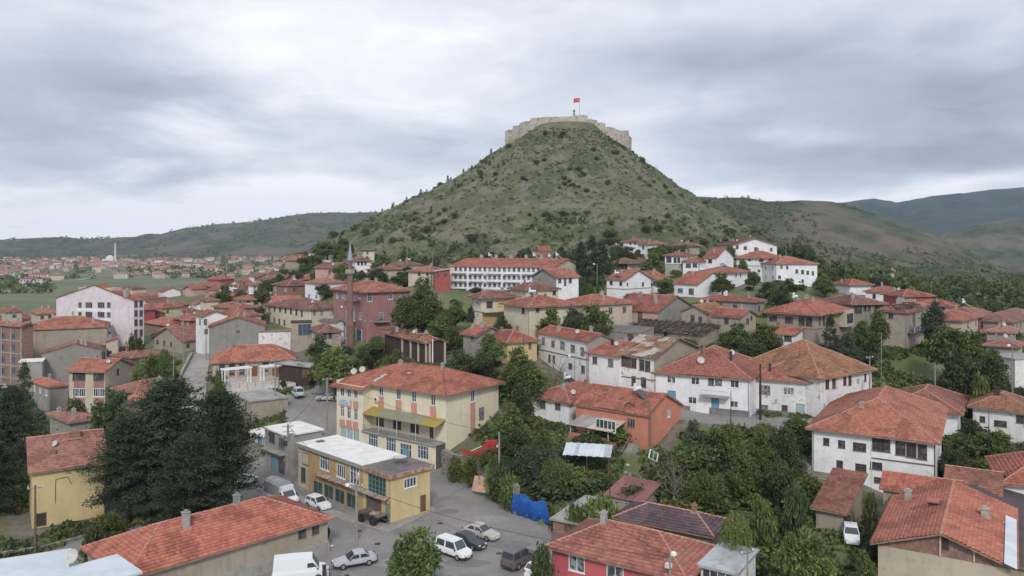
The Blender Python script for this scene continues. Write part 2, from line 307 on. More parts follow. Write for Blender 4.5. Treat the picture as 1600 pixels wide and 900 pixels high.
def wallside(m, p0, dr, L, z0, z1, holes, mt, nrm):
    hs = []
    for a, zc, w, h in holes:
        a0, a1, b0, b1 = a-w/2, a+w/2, zc-h/2, zc+h/2
        if a0 < .02 or a1 > L-.02 or b0 < z0+.01 or b1 > z1-.02: continue
        hs.append((a0, a1, b0, b1))
    us = sorted({0, L, *[q for hh in hs for q in hh[:2]]}); zs = sorted({z0, z1, *[q for hh in hs for q in hh[2:]]})
    P = lambda a, z, d=0: (p0[0]+dr[0]*a-nrm[0]*d, p0[1]+dr[1]*a-nrm[1]*d, z)
    for i in range(len(us)-1):
        ua, ub = us[i], us[i+1]; run = None; um = (ua+ub)/2
        for j in range(len(zs)-1):
            zm = (zs[j]+zs[j+1])/2; inside = any(h_[0] < um < h_[1] and h_[2] < zm < h_[3] for h_ in hs)
            if inside:
                if run is not None: m.face([P(ua, run), P(ub, run), P(ub, zs[j]), P(ua, zs[j])], mt); run = None
            elif run is None: run = zs[j]
        if run is not None: m.face([P(ua, run), P(ub, run), P(ub, z1), P(ua, z1)], mt)
    for a0, a1, b0, b1 in hs:
        D = .14
        m.face([P(a0, b0), P(a0, b0, D), P(a0, b1, D), P(a0, b1)], mt); m.face([P(a1, b0, D), P(a1, b0), P(a1, b1), P(a1, b1, D)], mt)
        m.face([P(a0, b1, D), P(a1, b1, D), P(a1, b1), P(a0, b1)], mt); m.face([P(a0, b0), P(a1, b0), P(a1, b0, D), P(a0, b0, D)], mt)
    return hs
def slopes(x0, y0, x1, y1, ze, pitch, kind, k=1.0):
    tn = math.tan(R(pitch)); Wd, Dp = x1-x0, y1-y0; V = Vector
    if kind == 'hip':
        if Wd >= Dp:
            s = Dp/2; i = min(s*k, Wd/2-.01); zr = ze+s*tn; A = V((x0+i, y0+s, zr)); B = V((x1-i, y0+s, zr))
            return [(V((x0, y0, ze)), V((x1, y0, ze)), B, A), (V((x1, y0, ze)), V((x1, y1, ze)), B, B), (V((x1, y1, ze)), V((x0, y1, ze)), A, B), (V((x0, y1, ze)), V((x0, y0, ze)), A, A)], [(A, B), ((x0, y0, ze), A), ((x0, y1, ze), A), ((x1, y0, ze), B), ((x1, y1, ze), B)]
        s = Wd/2; i = min(s*k, Dp/2-.01); zr = ze+s*tn; A = V((x0+s, y0+i, zr)); B = V((x0+s, y1-i, zr))
        return [(V((x0, y0, ze)), V((x1, y0, ze)), A, A), (V((x1, y0, ze)), V((x1, y1, ze)), B, A), (V((x1, y1, ze)), V((x0, y1, ze)), B, B), (V((x0, y1, ze)), V((x0, y0, ze)), A, B)], [(A, B), ((x0, y0, ze), A), ((x1, y0, ze), A), ((x0, y1, ze), B), ((x1, y1, ze), B)]
    if kind == 'gx':
        s = Dp/2; A = V((x0, y0+s, ze+s*tn)); B = V((x1, y0+s, ze+s*tn))
        return [(V((x0, y0, ze)), V((x1, y0, ze)), B, A), (V((x1, y1, ze)), V((x0, y1, ze)), A, B)], [(A, B)]
    if kind == 'gy':
        s = Wd/2; A = V((x0+s, y0, ze+s*tn)); B = V((x0+s, y1, ze+s*tn))
        return [(V((x1, y0, ze)), V((x1, y1, ze)), B, A), (V((x0, y1, ze)), V((x0, y0, ze)), A, B)], [(A, B)]
    if kind == 'sx':   # rises towards +x
        return [(V((x0, y1, ze)), V((x0, y0, ze)), V((x1, y0, ze+Wd*tn)), V((x1, y1, ze+Wd*tn)))], []
    if kind == 'sy':   # rises towards +y
        return [(V((x0, y0, ze)), V((x1, y0, ze)), V((x1, y1, ze+Dp*tn)), V((x0, y1, ze+Dp*tn)))], []
def sagf(amp, sd):
    return lambda x, y: (fbm(np.asarray(x)+sd*7.3, np.asarray(y)+sd*3.1, .22, 2, 3)-.5)*2*amp
def tilemesh(SL, cw, rh, sag, mname, mess=.012, lift=.11, gaps=0):
    Vs, Qs, UV = [], [], []; base = 0
    for e0, e1, t1, t0 in SL:
        E = (e1-e0); L = E.length
        if L < .3: continue
        E = E/L; st = t0-e0; at = st.dot(E); bt = (t1-e0).dot(E); Sv = st-E*at; H = Sv.length
        if H < .3: continue
        Sv = Sv/H; Nn = E.cross(Sv); Nn = Nn if Nn.z > 0 else -Nn
        xs = np.arange(0, L+cw, cw/2); nc = len(xs); cr = np.where(np.arange(nc) % 2 == 1, .05, 0.)
        for j in range(int(math.ceil(H/rh))):
            s0, s1 = j*rh, min((j+1)*rh, H)
            f0, f1 = s0/H, s1/H; xb = np.clip(xs, at*f0, L+(bt-L)*f0); xt = np.clip(xs, at*f1, L+(bt-L)*f1)
            jt = np.random.uniform(-mess, mess, nc//2+1).repeat(2)[:nc]; jb = jt+np.random.uniform(-mess, mess, nc//2+1).repeat(2)[:nc]*.6
            def P(xx, s, n): return np.outer(xx, E)+np.array(e0+Sv*s)+np.outer(n, Nn)
            sb = s0+np.random.uniform(-mess, mess, nc)
            top = P(xt, s1+.02, cr*.9+jt); bot = P(xb, s0, lift+cr+jb); bot = bot+np.outer(sb-s0, np.array(Sv)); dn = P(xb, s0, cr*0-.01)
            ok = (xb[1:]-xb[:-1] > 1e-4) | (xt[1:]-xt[:-1] > 1e-4)
            if gaps: ok &= ~((fbm(xb[1:]+e0.x*3, np.full(nc-1, s0)+e0.y, .35, 2, 9) < gaps) & (np.random.rand(nc-1) < .6))
            i = np.nonzero(ok)[0]
            if not len(i): continue
            Vs.append(np.vstack([dn, bot, top])); b = base
            Qs.append(np.stack([b+nc+i, b+nc+i+1, b+2*nc+i+1, b+2*nc+i], 1)); Qs.append(np.stack([b+i, b+i+1, b+nc+i+1, b+nc+i], 1))
            rv = np.random.rand(nc//2+2)[(i+1)//2]; UV.append(np.stack([rv, rv], 1)); UV.append(np.stack([rv, rv], 1)); base += 3*nc
    V = np.vstack(Vs); V[:, 2] += sag(V[:, 0], V[:, 1])
    return npmesh('roof_tiles', V, np.vstack(Qs), [mname], uv=np.vstack(UV))
def slab(SL, th, sag, mname, edge):
    m = MB(); ed = {}
    key = lambda p: (round(p[0], 3), round(p[1], 3), round(p[2], 3))
    for S in SL:
        p = [tuple(S[0]), tuple(S[1]), tuple(S[2]), tuple(S[3])]; q = [p[0]]
        for t in p[1:]:
            if key(t) != key(q[-1]) and key(t) != key(q[0]): q.append(t)
        q = [(a[0], a[1], a[2]+float(sag(a[0], a[1]))-.015) for a in q]
        m.face(q, mname); m.face([(a[0], a[1], a[2]-th) for a in q[::-1]], edge)
        for i in range(len(q)): a, b = q[i], q[(i+1) % len(q)]; k2 = tuple(sorted((key(a), key(b)))); ed.setdefault(k2, []).append((a, b))
    for k2, l in ed.items():
        if len(l) == 1: a, b = l[0]; m.face([(a[0], a[1], a[2]-th), (b[0], b[1], b[2]-th), b, a], edge)
    return m
def ridgecaps(lines, sag, lod, mname='ridge'):
    m = MB()
    for A, B in lines:
        A, B = Vector(A), Vector(B); L = (B-A).length
        if L < .5: continue
        n = max(1, int(L/(.42 if lod < 2 else 1.5)))
        for i in range(n):
            p = A.lerp(B, i/n); q = A.lerp(B, (i+1.02)/n)
            p.z += float(sag(p.x, p.y))+.05; q.z += float(sag(q.x, q.y))+.03; j = random.uniform(-.012, .012)
            m.tube(p+Vector((j, j, j)), q, .13, .105, mname, 6 if lod < 2 else 4)
    return m
HOUSES = []; CTRL = []
class House: pass
def H(label, c, Z, xl, xr, th, h, roof='hip', wall='white', tile='tile_mid', pitch=24, o=.55, W=None, D=None, wins=(), auto=None, doors=(), chim=(), dish=(), tank=(), band=(), k=1.0, sag=.07, skirt=None, name='house', cat='house', group=None, deep=2.5, capm='ridge', notile=False, nowall=False, lod=None, gaps=0, roofrect=None, base=None, blankr=False):
    o_ = House(); o_.Z = Z; th = R(th); cs, sn = math.cos(th), math.sin(th); Cx = (c[0]-800)/F*Z; Cy = Z; ze = zat(c[1], Z)
    if W is None: kk = (xr-800)/F; W = (kk*Cy-Cx)/(cs-kk*sn)
    if D is None: kk = (xl-800)/F; D = (Cx-kk*Cy)/(sn+kk*cs)
    if base is not None: h = ze-base
    o_.cs, o_.sn, o_.C, o_.W, o_.D, o_.h, o_.zb, o_.label = cs, sn, (Cx, Cy), W, D, h, ze-h, label
    if not (2 < W < 45 and 2 < D < 45): print('SIZE', label, round(W, 1), round(D, 1), 'base', round(ze-h, 1))
    lod = lod if lod is not None else (0 if Z < 112 else 1 if Z < 170 else 2); o_.lod = lod
    r = thing(name, (Cx, Cy, ze-h), th, label, cat, group); o_.root = r
    rng = random.Random(hash(label) & 0xffff if False else sum(map(ord, label)))
    o_.holes = {'l': [], 'r': []}
    wl = list(wins)
    for w in wl: window(o_, *w)
    for d_ in doors: door(o_, *d_)
    if auto:
        nl, nr, rows, ww, wh, st = auto
        for f, n, L in (('l', nl, D), ('r', nr, W)):
            for rr in range(rows):
                for i in range(n): addwin(o_, f, L*(i+.5)/n if n > 1 else L*.5, h-1.35-rr*2.9, ww, wh, st)
    if lod >= 1 and not nowall and Z < 300 and h > 2.6 and not any(q in label for q in ('blank', 'shed', 'barn', 'ruin', 'kiosk', 'garden wall', 'tarpaulin', 'grey gable house', 'grey gabled house', 'roof hatch', 'flat tan block', 'apartment', 'stone building')):
        for f, L in (('l', D), ('r', W)):
            if o_.holes[f] or L < 4 or (blankr and f == 'r') or 'grey gable and' in label: continue
            st_ = rng.choice(['b1', 'g1', 'w1', 'b1', 'w1t'])
            for rr in range(1 if h < 5.2 else 2):
                for i in range(int(L/3.1)):
                    if rng.random() < .3: continue
                    addwin(o_, f, L*(i+.5)/int(L/3.1)+rng.uniform(-.3, .3), h-1.45-rr*2.8, rng.uniform(.8, 1.2), rng.uniform(1.0, 1.4), st_)
    hl, hr = o_.holes['l'], o_.holes['r']
    if not nowall:
        m = MB(); wallside(m, (0, D), (0, -1), D, -deep, h, [(D-a, z, w, hh) for a, z, w, hh in hl], wall, (-1, 0))
        wallside(m, (0, 0), (1, 0), W, -deep, h, hr, wall, (0, -1)); wallside(m, (W, 0), (0, 1), D, -deep, h, [], wall, (1, 0)); wallside(m, (W, D), (-1, 0), W, -deep, h, [], wall, (0, 1))
        tn = math.tan(R(pitch))
        if roof == 'gx':
            for x in (0, W): m.face([(x, 0, h), (x, D, h), (x, D/2, h+D/2*tn-.02)], wall)
        if roof == 'gy':
            for y in (0, D): m.face([(0, y, h), (W, y, h), (W/2, y, h+W/2*tn-.02)], wall)
        if roof == 'sx':
            m.face([(W, 0, h), (W, D, h), (W, D, h+W*tn), (W, 0, h+W*tn)], wall)
            for y in (0, D): m.face([(0, y, h), (W, y, h), (W, y, h+W*tn-.02)], wall)
        if roof == 'sy':
            m.face([(0, D, h), (W, D, h), (W, D, h+D*tn), (0, D, h+D*tn)], wall)
            for x in (0, W): m.face([(x, 0, h), (x, D, h), (x, D, h+D*tn-.02)], wall)
        m.face([(0, 0, h-.03), (W, 0, h-.03), (W, D, h-.03), (0, D, h-.03)], wall); m.build('wall', r)
    if lod <= 1 and wall in ('white', 'white_old', 'cream', 'tan') and not nowall and h > 4 and rng.random() < .75:
        v_ = rng.choice([.12, D-.15]); MB().tube((-.07, v_, -.5), (-.07, v_, h-.15), .05, .05, 'metal', 6).tube((-.07, v_, h-.15), (-o*.8, v_, h-.05), .05, .05, 'metal', 6).build('drainpipe', r)
    if skirt: MB().bb((-.04, -.04, -deep), (W, D, skirt[0]), skirt[1]).build('wall_base', r)
    for b in band: MB().bb((-.05, -.05, b-.09), (W+.05, 0, b+.09), 'trim').bb((-.05, 0, b-.09), (0, D, b+.09), 'trim').build('timber_band', r)
    sd = rng.random()*50; sg = sagf(sag, sd); o_.sag = sg
    if roof == 'flat':
        m = MB().bb((-o, -o, h), (W+o, D+o, h+.22), tile); ro = m.build('roof', r)
    elif roof:
        rc = roofrect or (-o, -o, W+o, D+o)
        SL, RL = slopes(rc[0], rc[1], rc[2], rc[3], h+.06-(o*math.tan(R(pitch)) if not roofrect else 0), pitch, roof, k); o_.SL = SL
        ro = slab(SL, .16, sg, tile, 'fascia').build('roof', r)
        if not notile:
            cw, rh = ((.28, .42), (.36, .46), (.55, .6))[lod]
            fin(bpy.data.objects.new('roof_tiles', tilemesh(SL, cw, rh, sg, tile, mess=(.014 if sag < .1 else .022), lift=.11 if lod < 2 else .12, gaps=gaps)), ro, kind='stuff')
            if RL: ridgecaps(RL, sg, lod, capm).build('ridge_cap', ro, kind='stuff')
    o_.roof = ro if roof else r
    if not chim and roof and roof not in ('flat',) and 118 < Z < 300 and not notile:
        for _ in range(rng.choice([1, 1, 2, 2, 3])): chimney(o_, rng.uniform(.15, .85), rng.uniform(.15, .85), rng.uniform(.5, 1.2), rng.uniform(.35, .6), rng.choice(['brickchim', 'plastchim', 'plastchim', 'greyroof']))
        if rng.random() < .25 and not dish: dishp(o_, rng.uniform(.1, .5), rng.uniform(.1, .6), .4, .6)
        if rng.random() < .22 and not tank and W > 6 and D > 6: tankp(o_, rng.uniform(.3, .7), rng.uniform(.3, .7))
    for q in chim: chimney(o_, *q)
    for q in dish: dishp(o_, *q)
    for q in tank: tankp(o_, *q)
    HOUSES.append(o_)
    mx_, my_ = W/2, D/2; CTRL.append((Cx+mx_*cs-my_*sn, Cy+mx_*sn+my_*cs, ze-h)); CTRL.append((Cx-cs*.5+sn*.0, Cy-sn*.5, ze-h))
    return o_
def p2f(o, face, px, py, off=0):
    """photo pixel -> (distance along the face, height above the base); off = how far the face stands out"""
    kk = (px-800)/F; Cx, Cy = o.C; cs, sn = o.cs, o.sn
    if face == 'r': Cx, Cy = Cx-off*-sn, Cy-off*cs; t = (kk*Cy-Cx)/(cs-kk*sn); Y = Cy+t*sn
    else: Cx, Cy = Cx-off*cs, Cy-off*sn; t = (Cx-kk*Cy)/(sn+kk*cs); Y = Cy+t*cs
    return t, zat(py, Y)-o.zb
def addwin(o, face, a, z, w, h, st, off=0, kind='window', hole=True):
    if hole: o.holes[face].append((a, z, w, h))
    f, p = wmesh(w, h, st) if kind == 'window' else dmesh(w, h, st)
    ob = bpy.data.objects.new(kind, f); ob.location = (a, -off, z) if face == 'r' else (-off, a, z)
    ob.rotation_euler = (0, 0, 0 if face == 'r' else -math.pi/2); fin(ob, o.root)
    fin(bpy.data.objects.new('pane' if kind == 'window' else 'handle', p), ob); return ob
def window(o, face, px, py, w, h, st='w', off=0):
    a, z = p2f(o, face, px, py, off); L = o.W if face == 'r' else o.D
    if not off:
        if a-w/2 < .1 or a+w/2 > L-.1: a = min(max(a, w/2+.12), L-w/2-.12)
        z = min(z, o.h-h/2-.12)
        if a-w/2 < .05: print('WIN', o.label, face, px); return
    addwin(o, face, a, z, w, h, st, off, hole=not off)
def door(o, face, px, py, w, h, mname, off=0):
    a, z = p2f(o, face, px, py, off); L = o.W if face == 'r' else o.D
    if not off: a = min(max(a, w/2+.12), L-w/2-.12)
    addwin(o, face, a, z, w, h, mname, off, 'door', hole=not off)
def row(face, x0, y0, x1, y1, n, w, h, st='w'):
    return [(face, x0+(x1-x0)*i/max(1, n-1), y0+(y1-y0)*i/max(1, n-1), w, h, st) for i in range(n)]
def roofz(o, u, v):
    """height of the roof above (u, v)"""
    best = None
    for e0, e1, t1, t0 in getattr(o, 'SL', []):
        n = (e1-e0).cross((t0 if (t0-e0).length > .01 else t1)-e0)
        if abs(n.z) < 1e-6: continue
        zz = e0.z-((u-e0.x)*n.x+(v-e0.y)*n.y)/n.z
        best = zz if best is None else min(best, zz)
    return best if best is not None else o.h+.2
def chimney(o, fu, fv, hh=1.1, w=.55, m='plastchim'):
    u, v = fu*o.W, fv*o.D; z = roofz(o, u, v); b = MB().bb((u-w/2, v-w/2, z-.5), (u+w/2, v+w/2, z+hh), m).bb((u-w/2-.06, v-w/2-.06, z+hh), (u+w/2+.06, v+w/2+.06, z+hh+.1), m)
    b.bb((u-w/4, v-w/4, z+hh+.1), (u+w/4, v+w/4, z+hh+.28), m)
    b.bb((u-w/2-.12, v-w/2-.16, z-.12), (u+w/2+.12, v+w/2+.1, z+.06), 'ridge'); b.build('chimney', o.roof)
def dishp(o, fu, fv, r=.5, up=.5):
    u, v = fu*o.W, fv*o.D; z = roofz(o, u, v); b = MB().tube((u, v, z-.2), (u, v, z+up), .03, .03, 'metal')
    ax = Vector((-.75, -.45, .5)).normalized(); a = ax.orthogonal().normalized(); c = ax.cross(a); ctr = Vector((u, v, z+up))+ax*.1
    rings = [(0.02, 0), (r*.5, .04*r/.5), (r*.85, .12*r/.5), (r, .18*r/.5)]; n = 12
    for (r0, d0), (r1, d1) in zip(rings, rings[1:]):
        for i in range(n):
            A0, A1 = 2*math.pi*i/n, 2*math.pi*(i+1)/n; f = lambda rr, dd, A: tuple(ctr+ax*dd+a*(rr*math.cos(A))+c*(rr*math.sin(A)))
            b.face([f(r0, d0, A0), f(r1, d1, A0), f(r1, d1, A1), f(r0, d0, A1)], 'dish')
    b.tube(ctr-c*r*.8+ax*.1, ctr+ax*r*.9, .02, .02, 'metal', 5); b.build('satellite_dish', o.roof)
def tankp(o, fu, fv):
    u, v = fu*o.W, fv*o.D; z = roofz(o, u, v); b = MB()
    for s in (-.5, .5): b.tube((u+s, v, z-.2), (u+s, v, z+1.0), .03, .03, 'metal', 5)
    b.tube((u-.75, v, z+1.2), (u+.75, v, z+1.2), .27, .27, 'tank', 10).tube((u-.5, v+.1, z+1.5), (u-.5, v+.1, z+2.0), .2, .2, 'tank', 8)
    b.build('water_tank', o.roof)
    MB().face([(u-.9, v-1.5, z+.1), (u+.9, v-1.5, z+.1), (u+.9, v-.25, z+.95), (u-.9, v-.25, z+.95)], 'panel').bb((u-.9, v-1.52, z+.04), (u+.9, v-1.47, z+.12), 'metal').build('solar_panel', o.roof)
def L2W(o, u, v, z=0): return Vector((o.C[0]+u*o.cs-v*o.sn, o.C[1]+u*o.sn+v*o.cs, o.zb+z))

def sidewall(o, face, m, tn=None):
    """render of another colour over one whole gable side, standing 2 cm proud"""
    W, D, h = o.W, o.D, o.h; t = tn if tn is not None else 0
    if face == 'r': MB().face([(0, -.02, -2.5), (W, -.02, -2.5), (W, -.02, h), (W/2, -.02, h+W/2*t-.03), (0, -.02, h)], m).build('gable_wall', o.root)
    else: MB().face([(-.02, D, -2.5), (-.02, 0, -2.5), (-.02, 0, h), (-.02, D/2, h+D/2*t-.03), (-.02, D, h)], m).build('gable_wall', o.root)
# ================================================================ the houses, near to far
def near_houses():
    o = H('long tan building with bright red tiled roof and two pale chimneys, lower left', (199, 899), 70.5, 137, 512, 46.5, None, 'hip', 'tan', 'tile_bright', 23, .5, base=0.2,
          wins=[('r', 472, 834, .95, .95, 'b'), ('r', 493, 828, .9, .9, 'b')], name='long_house', sag=.03, lod=0)
    chimney(o, .62, .5, .9, .55, 'greyroof'); chimney(o, .33, .36, 1.5, .6, 'greyroof')
    m = MB(); m.bb((3, -.7, -2), (o.W-.2, 0, .9), 'concrete'); m.build('plinth', o.root)
    Hse['long'] = o
    # yellow house behind the pines
    o = H('yellow plastered house with a worn red tiled roof beside the pines, far left', (50, 735), 92, 52, 163, 33, None, 'gx', 'yellow', 'tile_dusty', 26, .45, base=0.0, D=11,
          doors=[('r', 63, 812, 1.3, 1.6, 'wood_dark')], name='yellow_house', lod=0, sag=.1)
    chimney(o, .62, .42, .7, 1.2, 'brickchim'); chimney(o, .3, .18, .6, .4, 'brickchim'); dishp(o, .35, .3, .4, .4); MB().bb((-.2, -.18, o.h-.25), (o.W+.2, -.02, o.h-.1), 'fascia').build('eaves_board', o.root)
    m = MB(); P = []
    for q in ((86, 738+48), (87, 750), (90, 748), (106, 745), (112, 757)):
        t, zz = p2f(o, 'r', *q); P.append((t, -.03, zz))
    m.path(P, [.035]*5, 'metal_dark', 4); m.build('cable', o.root)
    # yellow shop block
    Z = 93.6; o = H('two storey ochre and yellow shop block with white flat roof between square and school', (610, 746), Z, 466, 672, 45, None, None, 'ochre', 'whiteroof', base=0, nowall=True, name='shop_block', cat='shop building')
    D, Wd, h = o.D, o.W, o.h; s1, s2 = 5.7, 18.6
    o.holes = {'l': [], 'r': []}
    window(o, 'l', 478, 717, 1.7, 1.6, 'b3t'); window(o, 'l', 507, 722.7, 2.3, 1.9, 'w3t'); window(o, 'l', 533, 736.5, 2.0, 1.7, 'w3'); window(o, 'l', 554, 742, 2.1, 2.35, 'w2t')
    window(o, 'l', 589, 759, 3.7, 2.35, 'G4xe'); window(o, 'r', 641, 754, 1.9, 1.15, 'w3')
    door(o, 'r', 661, 786.5, .9, 2.1, 'door_brown'); door(o, 'l', 584, 792, 3.2, 2.4, 'garage_purple'); door(o, 'l', 605.5, 802, .8, 2.3, 'frame_green')
    for px, py in ((496.6, 765), (513.5, 771), (530.5, 778), (549, 785)): window(o, 'l', px, py, 2.25, 2.2, 'g1e')
    window(o, 'l', 474, 742, 1.2, 2.0, 'b1e')
    door(o, 'l', 483, 749, .9, 2.2, 'wood_dark')
    hl = o.holes['l']
    for nm, v0, v1, mt in (('yellow_bay', 0, s1, 'yellow'), ('ochre_bay', s1, s2, 'ochre'), ('beige_bay', s2, D, 'beige')):
        m = MB(); wallside(m, (0, v1), (0, -1), v1-v0, -2, h, [(v1-a, z, w, hh) for a, z, w, hh in hl if v0 < a < v1], mt, (-1, 0))
        if v0 == 0: wallside(m, (0, 0), (1, 0), Wd, -2, h, o.holes['r'], 'yellow', (0, -1))
        m.face([(Wd, v0, -2), (Wd, v1, -2), (Wd, v1, h), (Wd, v0, h)], mt); m.face([(0, v0, h-.02), (Wd, v0, h-.02), (Wd, v1, h-.02), (0, v1, h-.02)], mt)
        if v1 == D: m.face([(Wd, D, -2), (0, D, -2), (0, D, h), (Wd, D, h)], mt)
        m.build('wall', o.root)
    MB().bb((-.35, -.35, h), (Wd+.3, s1, h+.28), 'flatroof').bb((-.42, -.42, h-.1), (Wd+.35, -.35, h+.34), 'rusttrim').bb((-.42, -.35, h-.1), (-.35, s1, h+.34), 'rusttrim').bb((Wd+.3, -.35, h-.1), (Wd+.36, s1, h+.34), 'rusttrim').build('grey_roof', o.root)
    MB().bb((-.3, s1, h), (Wd+.35, D+.3, h+.36), 'whiteroof').bb((-.36, s1, h-.05), (-.3, D+.3, h+.42), 'concrete').bb((2, D-2, h+.36), (3, D-1.2, h+.5), 'flatroof').build('white_roof', o.root)
    m = MB()
    for i in range(34):
        v = .4+i*.47
        m.box((-.4, v, 2.92+random.uniform(-.05, .05)), (.85, .42, .07), 'rusttrim' if random.random() < .6 else 'greyroof', mx=Matrix.Rotation(R(-12+random.uniform(-3, 3)), 3, 'Y'))
    m.build('awning', o.root, kind='stuff'); MB().bb((-.12, -.03, .1), (0, .05, h-.1), 'rusttrim').build('drainpipe', o.root)
    MB().bb((-.55, -.55, -.5), (Wd+.4, -.01, .16), 'pavement').build('door_step', o.root)
    o.SL = []; b = MB().lathe((Wd*.62, s1*.55, h+.28), [(.9, .9), (.8, .8), (.3, .68), (.05, .66)], 'dish'); b.tube((Wd*.62, s1*.55, h+.2), (Wd*.62, s1*.55, h+1), .04, .04, 'metal').build('satellite_dish', o.root)
    Hse['shop'] = o
    # sheds at the other end of the row
    o = H('two storey grey corner shop with white flat roof behind the tarpaulin truck', (449, 682), 113, 414, 503, 43, None, 'flat', 'concrete', 'whiteroof', base=0, o=.25, wins=[('l', 425, 684, 1.8, 1.5, 'b2'), ('l', 440, 693, 2.0, 1.6, 'g3')],
          doors=[('l', 427, 725, 1.3, 2.2, 'door_blue'), ('l', 440, 731, 2.0, 2.3, 'glass_blue')], name='corner_shop', cat='shop building')
    MB().bb((-.9, .5, 2.9), (0, o.D-.5, 3.05), 'greyroof').build('canopy', o.root)
    o = H('low white roofed shop with blue shutters adjoining the grey corner shop', (421, 686), 124, 390, 470, 43, None, 'flat', 'white_old', 'whiteroof', base=1.2, o=.4, W=9, doors=[('l', 397, 686, 1.6, 2.0, 'door_blue'), ('l', 406, 693, 1.6, 2.1, 'door_blue'), ('l', 414, 700, 1.5, 2.1, 'door_aqua')], name='small_shop', cat='shop building')
    o = H('blank tan block with a weathered grey flat roof below the plaza', (391, 629), 141, 366, 450, 35, None, 'flat', 'tan', 'greyroof', base=1.2, o=.2, wins=[('l', 373, 628, 1.2, 2.0, 'gu'), ('l', 384, 636, 1.2, 1.8, 'gu')], name='flat_roofed_block')
    # the school
    Z0 = 116.6; th = R(53); cs, sn = math.cos(th), math.sin(th); kx = (681-800)/F*Z0; off = 2.1
    Cx, Cy = kx+off*cs, Z0+off*sn; ze = 11.0
    o = H('long cream school with pink window strips, balcony and big red hip roof', (800+Cx/Cy*F, HOR+(CH-ze)*F/Cy), Cy, 0, 779, 53, None, 'hip', 'schoolcream', 'tile_new', 20, .9, base=0, D=22.1, nowall=True, name='school_building', cat='school', sag=.02, capm='tile_new', lod=0)
    D, Wd, h = o.D, o.W, o.h; w0 = 15.8
    for px, py in ((595.6, 610), (623, 615.6), (647, 619.4), (677, 624.5)): window(o, 'l', px, py, 1.0, 1.75, 'w1t')
    for px, py, w, hh in ((575, 653, 1.4, 1.5), (594, 657, 1.7, 1.7), (620.6, 662, 1.8, 1.7), (648, 668, 1.8, 1.6)): window(o, 'l', px, py, w, hh, 'b2t')
    door(o, 'l', 675.5, 675.6, 1.1, 2.0, 'door_brown')
    window(o, 'r', 738.6, 617, .95, 2.2, 'w1t'); window(o, 'r', 752.3, 646, 1.25, 1.9, 'g2tc')
    m = MB(); wallside(m, (0, w0), (0, -1), w0, 3.4, h, [(w0-a, z, w, hh) for a, z, w, hh in o.holes['l']], 'schoolcream', (-1, 0))
    wallside(m, (0, 0), (1, 0), Wd, -1, h, o.holes['r'], 'schoolcream', (0, -1)); m.face([(Wd, 0, -1), (Wd, D, -1), (Wd, D, h), (Wd, 0, h)], 'schoolcream'); m.face([(Wd, D, -1), (-off, D, -1), (-off, D, h), (Wd, D, h)], 'schoolcream'); m.build('wall', o.root)
    o.holes = {'l': [], 'r': []}; f2 = House(); f2.__dict__.update(o.__dict__)
    # front ground floor, flush with the balcony edge, and the three storey wing
    for px, py, w, hh in ((583, 688, 2.2, 2.0), (611, 695, 2.2, 2.0), (661, 707, 2.3, 2.0)):
        a, z = p2f(o, 'l', px, py, off); addwin(o, 'l', a, min(z, 2.2), w, hh, 'w3tu', off)
    a, z = p2f(o, 'l', 634, 702, off); addwin(o, 'l', a, 1.5, 2.5, 2.7, 'w3tu', off)
    dd = bpy.data.objects.new('door', dmesh(1.0, 2.2, 'door_blue')[0]); dd.location = (-off-.03, a, 1.15); dd.rotation_euler = (0, 0, -math.pi/2); fin(dd, o.root)
    wing = []
    for px, py, w, hh in ((535, 605, .95, 1.9), (545.4, 606.5, .95, 1.9), (556, 608, .95, 1.9), (535, 642, .95, 1.9), (545.4, 645, .95, 1.9), (556, 647.5, .95, 1.9)):
        a, z = p2f(o, 'l', px, py, off); addwin(o, 'l', a, min(z, h-1.6), w, hh, 'w1t', off)
    for px, py in ((537, 676), (547, 678.5), (557, 681)): a, z = p2f(o, 'l', px, py, off); addwin(o, 'l', a, max(z, 1.35), 1.1, 2.4, 'door_aqua', off, 'door')
    hl = o.holes['l']; m = MB()
    wallside(m, (-off, w0), (0, -1), w0, -1, 3.4, [(w0-a, z, w, hh) for a, z, w, hh in hl if a < w0], 'schoolcream', (-1, 0)); m.build('ground_floor_wall', o.root)
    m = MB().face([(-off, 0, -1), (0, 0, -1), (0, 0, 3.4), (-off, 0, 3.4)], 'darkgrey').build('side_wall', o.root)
    m = MB(); wallside(m, (-off, D), (0, -1), D-w0, -1, h-.45, [(D-a, z, w, hh) for a, z, w, hh in hl if a > w0], 'schoolcream', (-1, 0))
    m.face([(-off, w0, 3.4), (0, w0, 3.4), (0, w0, h), (-off, w0, h-.45)], 'schoolcream'); m.build('wing_wall', o.root)
    MB().bb((-off-.35, -.1, 3.4), (0, w0, 3.62), 'greyroof').build('balcony_floor', o.root)
    m = MB()
    for i in range(34): v = .1+i*(w0-.3)/33; m.tube((-off-.2, v, 3.6), (-off-.2, v, 4.55), .018 if i % 4 else .035, .018 if i % 4 else .035, 'metal', 4)
    for z in (3.75, 4.15, 4.55): m.tube((-off-.2, 0, z), (-off-.2, w0, z), .025, .025, 'metal', 4)
    m.tube((-off-.2, 0, 4.55), (0, 0, 4.55), .03, .03, 'metal_white', 4); m.build('balcony_railing', o.root)
    m = MB()
